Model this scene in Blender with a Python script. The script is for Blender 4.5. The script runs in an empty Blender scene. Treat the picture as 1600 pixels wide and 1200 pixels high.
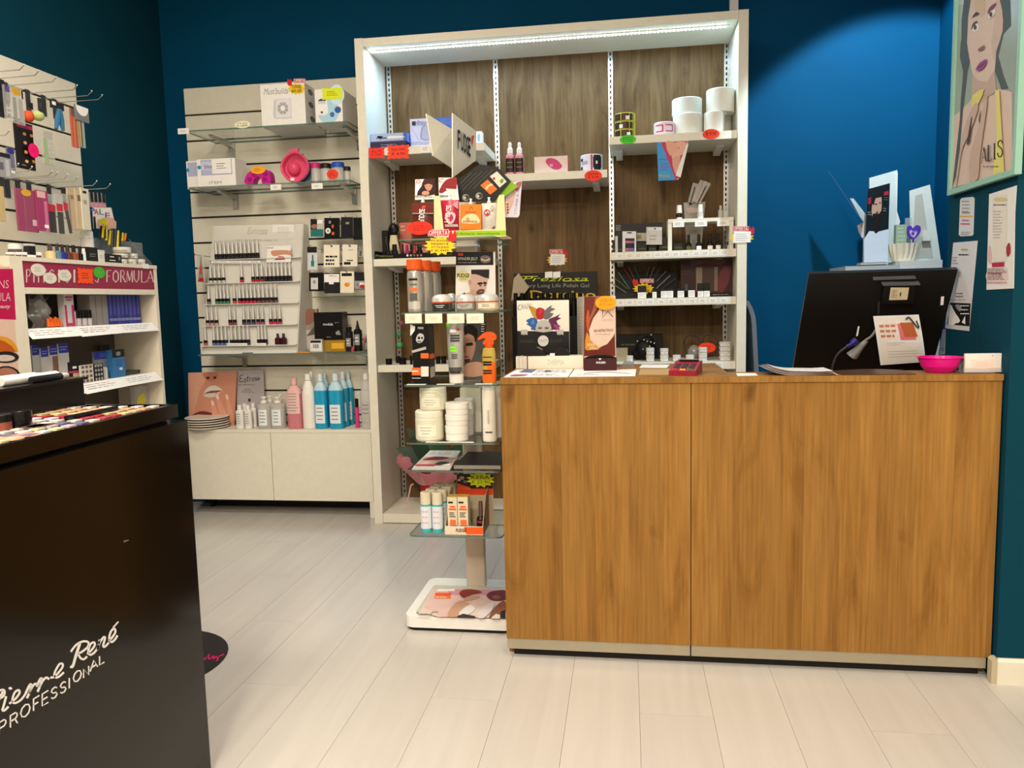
import bpy, math, random
from mathutils import Vector, Matrix
RN = random.Random(7)
D = bpy.data
SC = bpy.context.scene
COL = SC.collection
V = Vector
# ---------------------------------------------------------------- camera, world, lights, exposure
FPX, PITCH, ROLL, YAW, EYE = 1219.5, .1061, -.0234, .1473, 1.1
_cy, _sy, _cp, _sp = math.cos(YAW), math.sin(YAW), math.cos(PITCH), math.sin(PITCH)
CW = V((-_sy*_cp, _cy*_cp, -_sp))
_r0 = V((_cy, _sy, 0))
_u0 = _r0.cross(CW)
CR = _r0*math.cos(ROLL) + _u0*math.sin(ROLL)
CU = _u0*math.cos(ROLL) - _r0*math.sin(ROLL)
CO = V((0, 0, EYE))
cd = D.cameras.new('camera')
cd.sensor_fit = 'HORIZONTAL'
cd.sensor_width = 36
cd.lens = FPX*36/1600
cd.clip_start = .02
cam = D.objects.new('camera', cd)
COL.objects.link(cam)
cam.matrix_world = Matrix(((CR.x, CU.x, -CW.x, 0), (CR.y, CU.y, -CW.y, 0), (CR.z, CU.z, -CW.z, EYE), (0, 0, 0, 1)))
SC.camera = cam
SC.view_settings.view_transform = 'Standard'
SC.view_settings.look = 'None'
SC.view_settings.gamma = 1
SC.view_settings.use_curve_mapping = False
SC.view_settings.exposure = 0.0
wd = D.worlds.new('world')
SC.world = wd
wd.use_nodes = True
wd.node_tree.nodes['Background'].inputs[0].default_value = (.9, .8, .65, 1)
wd.node_tree.nodes['Background'].inputs[1].default_value = .05
CEIL = 2.9
def area(name, loc, size, power, col, rot=(0, 0, 0), sy=None, spread=None):
    l = D.lights.new(name, 'AREA')
    l.energy = power
    l.color = col
    l.shape = 'RECTANGLE'
    l.size = size
    l.size_y = sy or size
    if spread:
        l.spread = spread
    o = D.objects.new(name, l)
    o.location = loc
    o.rotation_euler = rot
    COL.objects.link(o)
    return o
WARM = (1.0, .89, .74)
for i, (x, y, p) in enumerate(((-1.45, 2.0, 38), (.15, 1.3, 12), (-1.1, .1, 64), (.9, .0, 28), (-.2, -1.5, 150), (1.7, 1.2, 12))):
    area('ceiling_lamp', (x, y, CEIL-.03), .5, p, WARM)
sp = D.lights.new('wall_spot', 'SPOT')
sp.energy = 150
sp.color = (.66, .87, 1.0)
sp.spot_size = math.radians(89)
sp.spot_blend = .24
sp.shadow_soft_size = .03
so = D.objects.new('wall_spot', sp)
so.location = (1.1, 3.19, 2.74)
so.rotation_euler = (V((1.4, 4.06, .9))-V((1.1, 3.19, 2.74))).to_track_quat('-Z', 'Y').to_euler()
COL.objects.link(so)

# ---------------------------------------------------------------- measuring: photograph pixel -> point on a real plane
def ray(px, py):
    return CW + CR*((px-800)/FPX) - CU*((py-600)/FPX)
def pY(px, py, Y):
    d = ray(px, py)
    return CO + d*(Y/d.y)
def pX(px, py, X):
    d = ray(px, py)
    return CO + d*(X/d.x)
def pZ(px, py, Z):
    d = ray(px, py)
    return CO + d*((Z-EYE)/d.z)
def proj(P):
    d = P-CO
    return 800+FPX*d.dot(CR)/d.dot(CW), 600-FPX*d.dot(CU)/d.dot(CW)
class Crop:
    def __init__(s, k, ox, oy):
        s.k, s.ox, s.oy = k, ox, oy
    def __call__(s, x, y):
        return s.ox+x/s.k, s.oy+y/s.k
c0 = Crop(1, 0, 0)
c1 = Crop(4.615, 0, 80); c2 = Crop(5.454, 0, 280); c3 = Crop(4.617, 0, 440); c4 = Crop(5, 270, 110)
c5 = Crop(4.8, 290, 320); c6 = Crop(4.285, 270, 540); c7 = Crop(6, 550, 150); c8 = Crop(6, 570, 320)
c9 = Crop(5.454, 570, 480); c10 = Crop(6, 580, 660); c11 = Crop(6, 780, 200); c12 = Crop(5.4545, 780, 380)
c13 = Crop(6, 930, 120); c14 = Crop(6.154, 930, 310); c15 = Crop(5.714, 930, 430); c16 = Crop(5, 1200, 250)
c17 = Crop(3.81, 1180, 400); c18 = Crop(3.75, 1440, 0); c19 = Crop(3.75, 1450, 280); c20 = Crop(6.154, 600, 860)
c21 = Crop(4.2105, 0, 940); c22 = Crop(4.615, 0, 600); c23 = Crop(8.42, 630, 260); c24 = Crop(12, 600, 170); c25 = Crop(9.23, 0, 150)
def fit(c, x0, x1, yt, Y, z):
    """left, right, top of a thing standing at height z in the vertical plane Y"""
    a = pY(*c(x0, yt), Y); b_ = pY(*c(x1, yt), Y)
    zt = (a.z+b_.z)/2
    px, py = proj(V((a.x, Y, z)))
    q0, q1 = c(x0, yt)[0], c(x1, yt)[0]
    my = (c(x0, yt)[1]+py)/2
    return pY(q0, my, Y).x, pY(q1, my, Y).x, zt

# ---------------------------------------------------------------- materials
def lin(h):
    h = h.lstrip('#')
    o = []
    for i in (0, 2, 4):
        v = int(h[i:i+2], 16)/255
        o.append(v/12.92 if v <= .04045 else ((v+.055)/1.055)**2.4)
    return tuple(o)
MC = {}
def nn(nt, typ, **kw):
    n = nt.nodes.new(typ)
    for k, v in kw.items():
        setattr(n, k, v)
    return n
def newmat(name):
    m = D.materials.new(name)
    m.use_nodes = True
    nt = m.node_tree
    return m, nt, nt.nodes['Principled BSDF']
def m(col, r=.5, metal=0., emit=0., name=None, spec=.25):
    """plain painted / printed / moulded surface with a faint procedural mottle"""
    key = (col, r, metal, emit, spec)
    if key in MC:
        return MC[key]
    mt, nt, bs = newmat(name or 'surface_'+col.strip('#'))
    c = lin(col)
    tc = nn(nt, 'ShaderNodeTexCoord')
    no = nn(nt, 'ShaderNodeTexNoise')
    no.inputs['Scale'].default_value = 35
    mx = nn(nt, 'ShaderNodeMix', data_type='RGBA')
    nt.links.new(tc.outputs['Object'], no.inputs['Vector'])
    nt.links.new(no.outputs[0], mx.inputs[0])
    mx.inputs[6].default_value = (*[x*.94 for x in c], 1)
    mx.inputs[7].default_value = (*[min(1, x*1.05) for x in c], 1)
    nt.links.new(mx.outputs[2], bs.inputs['Base Color'])
    bs.inputs['Roughness'].default_value = r
    bs.inputs['Metallic'].default_value = metal
    bs.inputs['Specular IOR Level'].default_value = spec
    if emit:
        bs.inputs['Emission Color'].default_value = (*c, 1)
        bs.inputs['Emission Strength'].default_value = emit
    MC[key] = mt
    return mt
def seethrough(name, tint, gloss=.05, diff=0., dcol=(1, 1, 1), rough=.03):
    mt, nt, bs = newmat(name)
    out = nt.nodes['Material Output']
    nt.nodes.remove(bs)
    tr = nn(nt, 'ShaderNodeBsdfTransparent')
    tr.inputs[0].default_value = (*tint, 1)
    gl = nn(nt, 'ShaderNodeBsdfGlossy')
    gl.inputs['Roughness'].default_value = rough
    fr = nn(nt, 'ShaderNodeLayerWeight')
    fr.inputs[0].default_value = .12
    ad = nn(nt, 'ShaderNodeMath', operation='MULTIPLY_ADD')
    ad.inputs[1].default_value = .35
    ad.inputs[2].default_value = gloss
    nt.links.new(fr.outputs['Fresnel'], ad.inputs[0])
    mx = nn(nt, 'ShaderNodeMixShader')
    nt.links.new(ad.outputs[0], mx.inputs[0])
    src = tr
    if diff:
        df = nn(nt, 'ShaderNodeBsdfDiffuse')
        df.inputs[0].default_value = (*dcol, 1)
        m2 = nn(nt, 'ShaderNodeMixShader')
        m2.inputs[0].default_value = diff
        nt.links.new(tr.outputs[0], m2.inputs[1])
        nt.links.new(df.outputs[0], m2.inputs[2])
        src = m2
    nt.links.new(src.outputs[0], mx.inputs[1])
    nt.links.new(gl.outputs[0], mx.inputs[2])
    nt.links.new(mx.outputs[0], out.inputs[0])
    return mt
GLASS = seethrough('shelf_glass', (.955, .975, .965), .025)
GEDGE = seethrough('shelf_glass_edge', (.25, .36, .31), .10, .45, (.16, .25, .21), .15)
CLEAR = seethrough('clear_plastic', (.93, .93, .92), .03, .10, (.9, .9, .9))
CLEARP = seethrough('clear_packet', (.93, .92, .90), .06, .22, (.8, .8, .8), .15)
ACRYL = seethrough('frosted_acrylic', (.9, .88, .84), .03, .62, (.86, .85, .80), .25)
PINKNET = seethrough('pink_netting', (.95, .7, .72), .0, .45, (.75, .32, .36), .4)
BLUELIQ = seethrough('blue_liquid', (.12, .62, .85), .05, .6, (.02, .50, .82), .08)
PINKLIQ = seethrough('pink_liquid', (.95, .45, .5), .05, .55, (.85, .32, .38), .08)
CLEARLIQ = seethrough('clear_liquid', (.9, .9, .89), .04, .40, (.82, .80, .78), .08)
AMBER = seethrough('amber_plastic', (.8, .55, .12), .05, .5, (.6, .36, .04), .1)
def wood(name, dark, mid, light, plank=.095, knot=.5, rough=.45, gs=1.0):
    mt, nt, bs = newmat(name)
    L = nt.links.new
    tc = nn(nt, 'ShaderNodeTexCoord')
    mp = nn(nt, 'ShaderNodeMapping')
    mp.inputs['Scale'].default_value = (1, 1, .16)
    L(tc.outputs['Object'], mp.inputs[0])
    sx = nn(nt, 'ShaderNodeSeparateXYZ')
    L(tc.outputs['Object'], sx.inputs[0])
    # boards
    a = nn(nt, 'ShaderNodeMath', operation='DIVIDE'); a.inputs[1].default_value = plank
    L(sx.outputs[0], a.inputs[0])
    fl = nn(nt, 'ShaderNodeMath', operation='FLOOR'); L(a.outputs[0], fl.inputs[0])
    wn = nn(nt, 'ShaderNodeTexWhiteNoise', noise_dimensions='1D'); L(fl.outputs[0], wn.inputs['W'])
    # offset grain per board
    off = nn(nt, 'ShaderNodeVectorMath', operation='MULTIPLY_ADD')
    off.inputs[1].default_value = (3, 3, 9)
    L(wn.outputs['Color'], off.inputs[0]); L(mp.outputs[0], off.inputs[2])
    n1 = nn(nt, 'ShaderNodeTexNoise')
    n1.inputs['Scale'].default_value = 11*gs; n1.inputs['Detail'].default_value = 6; n1.inputs['Roughness'].default_value = .62; n1.inputs['Distortion'].default_value = 1.1
    L(off.outputs[0], n1.inputs['Vector'])
    n2 = nn(nt, 'ShaderNodeTexNoise')
    n2.inputs['Scale'].default_value = 120*gs; n2.inputs['Detail'].default_value = 2
    mp2 = nn(nt, 'ShaderNodeMapping'); mp2.inputs['Scale'].default_value = (1, 1, .03)
    L(tc.outputs['Object'], mp2.inputs[0]); L(mp2.outputs[0], n2.inputs['Vector'])
    rp = nn(nt, 'ShaderNodeValToRGB')
    e = rp.color_ramp.elements
    e[0].position = .30; e[0].color = (*dark, 1)
    e[1].position = .70; e[1].color = (*light, 1)
    k = e.new(.48); k.color = (*mid, 1)
    L(n1.outputs[0], rp.inputs[0])
    # fine pores
    mx = nn(nt, 'ShaderNodeMix', data_type='RGBA', blend_type='MULTIPLY')
    r2 = nn(nt, 'ShaderNodeMapRange'); r2.inputs[1].default_value = .3; r2.inputs[2].default_value = .7; r2.inputs[3].default_value = .80; r2.inputs[4].default_value = 1.1
    L(n2.outputs[0], r2.inputs[0])
    mx.inputs[0].default_value = 1
    L(rp.outputs[0], mx.inputs[6]); L(r2.outputs[0], mx.inputs[7])
    r3 = nn(nt, 'ShaderNodeMapRange'); r3.inputs[3].default_value = .92; r3.inputs[4].default_value = 1.06
    L(wn.outputs['Value'], r3.inputs[0])
    m3 = nn(nt, 'ShaderNodeMix', data_type='RGBA', blend_type='MULTIPLY'); m3.inputs[0].default_value = 1
    L(mx.outputs[2], m3.inputs[6]); L(r3.outputs[0], m3.inputs[7])
    # knots and cracks
    mp3 = nn(nt, 'ShaderNodeMapping'); mp3.inputs['Scale'].default_value = (9.5, 9.5, 4.6)
    L(tc.outputs['Object'], mp3.inputs[0])
    nd = nn(nt, 'ShaderNodeTexNoise'); nd.inputs['Scale'].default_value = 14; L(tc.outputs['Object'], nd.inputs['Vector'])
    va = nn(nt, 'ShaderNodeVectorMath', operation='MULTIPLY_ADD'); va.inputs[1].default_value = (.35, .35, .35)
    L(nd.outputs['Color'], va.inputs[0]); L(mp3.outputs[0], va.inputs[2])
    vo = nn(nt, 'ShaderNodeTexVoronoi'); vo.inputs['Scale'].default_value = 1.0
    L(va.outputs[0], vo.inputs['Vector'])
    r4 = nn(nt, 'ShaderNodeMapRange'); r4.inputs[1].default_value = .05; r4.inputs[2].default_value = .19; r4.inputs[3].default_value = knot; r4.inputs[4].default_value = 0
    L(vo.outputs['Distance'], r4.inputs[0])
    sc = nn(nt, 'ShaderNodeSeparateColor'); L(vo.outputs['Color'], sc.inputs[0])
    gt = nn(nt, 'ShaderNodeMath', operation='GREATER_THAN'); gt.inputs[1].default_value = .70; L(sc.outputs[0], gt.inputs[0])
    mu = nn(nt, 'ShaderNodeMath', operation='MULTIPLY'); L(r4.outputs[0], mu.inputs[0]); L(gt.outputs[0], mu.inputs[1])
    m4 = nn(nt, 'ShaderNodeMix', data_type='RGBA')
    m4.inputs[7].default_value = (*[x*.45 for x in dark], 1)
    L(mu.outputs[0], m4.inputs[0]); L(m3.outputs[2], m4.inputs[6])
    L(m4.outputs[2], bs.inputs['Base Color'])
    bs.inputs['Roughness'].default_value = rough
    bs.inputs['Specular IOR Level'].default_value = .14
    bp = nn(nt, 'ShaderNodeBump'); bp.inputs['Strength'].default_value = .12; bp.inputs['Distance'].default_value = .002
    L(n2.outputs[0], bp.inputs['Height']); L(bp.outputs[0], bs.inputs['Normal'])
    return mt
def wallpaint(name, col, rough=.65):
    mt, nt, bs = newmat(name)
    L = nt.links.new
    tc = nn(nt, 'ShaderNodeTexCoord')
    n = nn(nt, 'ShaderNodeTexNoise'); n.inputs['Scale'].default_value = 3; n.inputs['Detail'].default_value = 4
    L(tc.outputs['Object'], n.inputs['Vector'])
    mx = nn(nt, 'ShaderNodeMix', data_type='RGBA')
    mx.inputs[6].default_value = (*[c*.9 for c in col], 1); mx.inputs[7].default_value = (*[c*1.1 for c in col], 1)
    L(n.outputs[0], mx.inputs[0]); L(mx.outputs[2], bs.inputs['Base Color'])
    bs.inputs['Roughness'].default_value = rough
    bs.inputs['Specular IOR Level'].default_value = .06
    n2 = nn(nt, 'ShaderNodeTexNoise'); n2.inputs['Scale'].default_value = 160
    L(tc.outputs['Object'], n2.inputs['Vector'])
    bp = nn(nt, 'ShaderNodeBump'); bp.inputs['Strength'].default_value = .08; bp.inputs['Distance'].default_value = .002
    L(n2.outputs[0], bp.inputs['Height']); L(bp.outputs[0], bs.inputs['Normal'])
    return mt
def floormat():
    mt, nt, bs = newmat('pale_laminate')
    L = nt.links.new
    tc = nn(nt, 'ShaderNodeTexCoord')
    oi = nn(nt, 'ShaderNodeObjectInfo')
    mp = nn(nt, 'ShaderNodeMapping'); mp.inputs['Scale'].default_value = (1, .07, 1)
    L(tc.outputs['Object'], mp.inputs[0])
    ad = nn(nt, 'ShaderNodeVectorMath', operation='MULTIPLY_ADD'); ad.inputs[1].default_value = (1, 1, 1)
    L(mp.outputs[0], ad.inputs[0]); L(oi.outputs['Random'], ad.inputs[2])
    n = nn(nt, 'ShaderNodeTexNoise'); n.inputs['Scale'].default_value = 22; n.inputs['Detail'].default_value = 5; n.inputs['Distortion'].default_value = .6
    L(ad.outputs[0], n.inputs['Vector'])
    rp = nn(nt, 'ShaderNodeValToRGB')
    rp.color_ramp.elements[0].position = .3; rp.color_ramp.elements[0].color = (.49, .46, .425, 1)
    rp.color_ramp.elements[1].position = .7; rp.color_ramp.elements[1].color = (.53, .50, .465, 1)
    L(n.outputs[0], rp.inputs[0])
    r = nn(nt, 'ShaderNodeMapRange'); r.inputs[3].default_value = .985; r.inputs[4].default_value = 1.012
    L(oi.outputs['Random'], r.inputs[0])
    mx = nn(nt, 'ShaderNodeMix', data_type='RGBA', blend_type='MULTIPLY'); mx.inputs[0].default_value = 1
    L(rp.outputs[0], mx.inputs[6]); L(r.outputs[0], mx.inputs[7]); L(mx.outputs[2], bs.inputs['Base Color'])
    bs.inputs['Roughness'].default_value = .24
    bs.inputs['Specular IOR Level'].default_value = .5
    return mt
CREAM = m('#ddd8c8', .38, name='cream_laminate')
WHITE = m('#e6e4df', .35, name='white_laminate')
PAPER = m('#e9e7e4', .7, name='white_paper')
BLACK = m('#0c0b0b', .35, name='black_plastic')
BLACKG = m('#080706', .15, name='gloss_black', spec=.36)
DARK = m('#1a1816', .6, name='dark_gap')
STEEL = m('#b9b9b6', .25, .9, name='bright_steel')
SILVER = m('#cfcdc8', .32, .35, name='silver_plastic')
GREY = m('#8b8c8c', .5, name='grey_plastic')
INK = m('#17161a', .7, name='black_ink')
GINK = m('#8d8a86', .7, name='grey_ink')
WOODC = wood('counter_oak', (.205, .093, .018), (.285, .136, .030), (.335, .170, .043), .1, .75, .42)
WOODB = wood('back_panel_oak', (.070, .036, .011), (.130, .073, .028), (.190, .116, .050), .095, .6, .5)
WOODP = m('#cfc0ae', .5, name='whitewashed_wood')

# ---------------------------------------------------------------- mesh builder (world coordinates)
def spl(pts, n=4, closed=True):
    out = []
    L = len(pts)
    rng = range(L) if closed else range(L-1)
    for i in rng:
        g = (lambda k: pts[k % L]) if closed else (lambda k: pts[max(0, min(L-1, k))])
        p0, p1, p2, p3 = g(i-1), g(i), g(i+1), g(i+2)
        for j in range(n):
            t = j/n
            out.append(tuple(.5*((2*p1[k])+(-p0[k]+p2[k])*t+(2*p0[k]-5*p1[k]+4*p2[k]-p3[k])*t*t+(-p0[k]+3*p1[k]-3*p2[k]+p3[k])*t**3) for k in range(len(p1))))
    if not closed:
        out.append(tuple(pts[-1]))
    return out
class B:
    def __init__(s):
        s.v, s.f, s.mi, s.sm, s.mats, s.M = [], [], [], [], [], None
    def ix(s, mt):
        if mt not in s.mats:
            s.mats.append(mt)
        return s.mats.index(mt)
    def add(s, vs, fs, mt, smooth=False):
        o = len(s.v)
        if s.M is not None:
            vs = [s.M @ V(p) for p in vs]
        s.v += [tuple(p) for p in vs]
        k = s.ix(mt)
        for f in fs:
            s.f.append([i+o for i in f]); s.mi.append(k); s.sm.append(smooth)
    def box(s, x0, x1, y0, y1, z0, z1, mt, side=None, top=None):
        vs = [(x0, y0, z0), (x1, y0, z0), (x1, y1, z0), (x0, y1, z0), (x0, y0, z1), (x1, y0, z1), (x1, y1, z1), (x0, y1, z1)]
        s.add(vs, [(0, 1, 5, 4), (2, 3, 7, 6)], mt)
        s.add(vs, [(1, 2, 6, 5), (3, 0, 4, 7)], side or mt)
        s.add(vs, [(0, 3, 2, 1), (4, 5, 6, 7)], top or side or mt)
    def prism(s, pts, ax, a, b, mt, side=None, smooth=False):
        """polygon pts in the two other axes, extruded along ax from a to b"""
        n = len(pts)
        def P(p, t):
            return (t, p[0], p[1]) if ax == 0 else (p[0], t, p[1]) if ax == 1 else (p[0], p[1], t)
        vs = [P(p, a) for p in pts]+[P(p, b) for p in pts]
        s.add(vs, [list(range(n))[::-1], list(range(n, 2*n))], mt)
        s.add(vs, [(i, (i+1) % n, n+(i+1) % n, n+i) for i in range(n)], side or mt, smooth)
    def slab(s, pts, d, mt, side=None):
        """flat 3-D polygon pts thickened by vector d"""
        n = len(pts); d = V(d)
        vs = [tuple(p) for p in pts]+[tuple(V(p)+d) for p in pts]
        s.add(vs, [list(range(n))[::-1], list(range(n, 2*n))], mt)
        s.add(vs, [(i, (i+1) % n, n+(i+1) % n, n+i) for i in range(n)], side or mt)
    def rrect(s, x0, x1, y0, y1, r, n=4):
        o = []
        for cx, cy, a in ((x1-r, y1-r, 0), (x0+r, y1-r, 90), (x0+r, y0+r, 180), (x1-r, y0+r, 270)):
            for i in range(n+1):
                t = math.radians(a+90*i/n)
                o.append((cx+r*math.cos(t), cy+r*math.sin(t)))
        return o
    def lathe(s, prof, mt, c=(0, 0, 0), n=18, pw=1., sy=1., mats=None, a0=0., a1=2*math.pi, cap=True, rot=0.):
        """prof: list of (radius, height); pw<1 squares the section"""
        full = abs(a1-a0-2*math.pi) < 1e-6
        k = n if full else n+1
        vs = []
        for r, z in prof:
            for i in range(k):
                t = a0+(a1-a0)*i/n+rot
                cs, sn = math.cos(t), math.sin(t)
                x = r*math.copysign(abs(cs)**pw, cs); y = r*math.copysign(abs(sn)**pw, sn)*sy
                vs.append((c[0]+x, c[1]+y, c[2]+z))
        for j in range(len(prof)-1):
            fs = []
            for i in range(n if not full else k):
                i2 = (i+1) % k
                fs.append((j*k+i, j*k+i2, (j+1)*k+i2, (j+1)*k+i))
            s.add(vs, fs, mats[j] if mats else mt, True)
        if cap and full:
            s.add(vs, [list(range(k))[::-1]], mats[0] if mats else mt)
            s.add(vs, [list(range((len(prof)-1)*k, len(prof)*k))], mats[-1] if mats else mt)
    def tube(s, pts, r, mt, n=6, taper=None):
        pts = [V(p) for p in pts]
        vs = []
        up = V((0, 0, 1))
        for i, p in enumerate(pts):
            t = (pts[min(i+1, len(pts)-1)]-pts[max(i-1, 0)]).normalized()
            a = t.cross(up)
            if a.length < .05:
                a = t.cross(V((1, 0, 0)))
            a.normalize(); b = a.cross(t)
            rr = r*(taper[i] if taper else 1)
            for j in range(n):
                g = 2*math.pi*j/n
                vs.append(p+a*(rr*math.cos(g))+b*(rr*math.sin(g)))
        fs = []
        for i in range(len(pts)-1):
            for j in range(n):
                fs.append((i*n+j, i*n+(j+1) % n, (i+1)*n+(j+1) % n, (i+1)*n+j))
        s.add(vs, fs, mt, True)
        L = len(pts)-1
        s.add(vs, [list(range(n))[::-1], list(range(L*n, L*n+n))], mt)
    def ball(s, c, rx, ry, rz, mt, n=12, q=8):
        prof = [(max(1e-4, math.sin(math.pi*i/q)), -math.cos(math.pi*i/q)) for i in range(q+1)]
        vs, fs = [], []
        for r, z in prof:
            for i in range(n):
                t = 2*math.pi*i/n
                vs.append((c[0]+rx*r*math.cos(t), c[1]+ry*r*math.sin(t), c[2]+rz*z))
        for j in range(q):
            for i in range(n):
                fs.append((j*n+i, j*n+(i+1) % n, (j+1)*n+(i+1) % n, (j+1)*n+i))
        s.add(vs, fs, mt, True)
    def grid(s, fn, nu, nv, mt, th=.0008, nrm=(0, 0, 1)):
        """curved thin sheet fn(u,v) with thickness along nrm"""
        nrm = V(nrm)*th
        P = [[V(fn(i/nu, j/nv)) for i in range(nu+1)] for j in range(nv+1)]
        flat = [p for row in P for p in row]
        N = len(flat)
        vs = flat+[p+nrm for p in flat]
        w = nu+1
        fs = []
        for j in range(nv):
            for i in range(nu):
                a = j*w+i
                fs.append((a, a+w, a+w+1, a+1)); fs.append((N+a, N+a+1, N+a+w+1, N+a+w))
        for i in range(nu):
            fs.append((i, i+1, N+i+1, N+i)); a = nv*w+i; fs.append((a+1, a, N+a, N+a+1))
        for j in range(nv):
            a = j*w; fs.append((a+w, a, N+a, N+a+w)); a = j*w+nu; fs.append((a, a+w, N+a+w, N+a))
        s.add(vs, fs, mt, True)
    def mesh(s, name, loc):
        me = D.meshes.new(name)
        l = V(loc)
        me.from_pydata([tuple(V(p)-l) for p in s.v], [], s.f)
        for x in s.mats:
            me.materials.append(x)
        me.polygons.foreach_set('material_index', s.mi)
        me.polygons.foreach_set('use_smooth', s.sm)
        me.update()
        if any(s.sm):
            me.set_sharp_from_angle(angle=math.radians(42))
        return me
    def base(s):
        xs = [p[0] for p in s.v]; ys = [p[1] for p in s.v]; zs = [p[2] for p in s.v]
        return V(((min(xs)+max(xs))/2, (min(ys)+max(ys))/2, min(zs)))
WL = {}
def _tag(o, label, cat, group):
    if label:
        o['label'] = label
    if cat:
        o['category'] = cat
    if group:
        o['group'] = group
def T(name, label, cat, loc, group=None):
    o = D.objects.new(name, None)
    o.empty_display_size = .05
    COL.objects.link(o)
    o.location = loc
    WL[o.name] = V(loc)
    _tag(o, label, cat, group)
    return o
def S(name, b, label, cat, group=None, loc=None):
    loc = b.base() if loc is None else V(loc)
    o = D.objects.new(name, b.mesh(name, loc))
    COL.objects.link(o)
    o.location = loc
    WL[o.name] = loc
    _tag(o, label, cat, group)
    return o
def Pt(name, b, par, label=None, stuff=False):
    loc = b.base()
    o = D.objects.new(name, b.mesh(name, loc))
    COL.objects.link(o)
    o.parent = par
    o.location = loc-WL[par.name]
    WL[o.name] = loc
    if label:
        o['label'] = label
    if stuff:
        o['kind'] = 'stuff'
    return o
def ST(name, b, par=None):
    if par is not None:
        return Pt(name, b, par)
    loc = b.base()
    o = D.objects.new(name, b.mesh(name, loc))
    COL.objects.link(o)
    o.location = loc
    WL[o.name] = loc
    o['kind'] = 'structure'
    return o
def cp(root, loc, label=None, group=None, rz=None, scale=None):
    r = root.copy()
    COL.objects.link(r)
    r.location = loc
    WL[r.name] = V(loc)
    if rz is not None:
        r.rotation_euler = (0, 0, rz)
    if scale:
        r.scale = scale
    if label:
        r['label'] = label
    if group:
        r['group'] = group
    for ch in root.children:
        c = ch.copy(); COL.objects.link(c); c.parent = r
        for g in ch.children:
            d = g.copy(); COL.objects.link(d); d.parent = c
    return r
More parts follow.
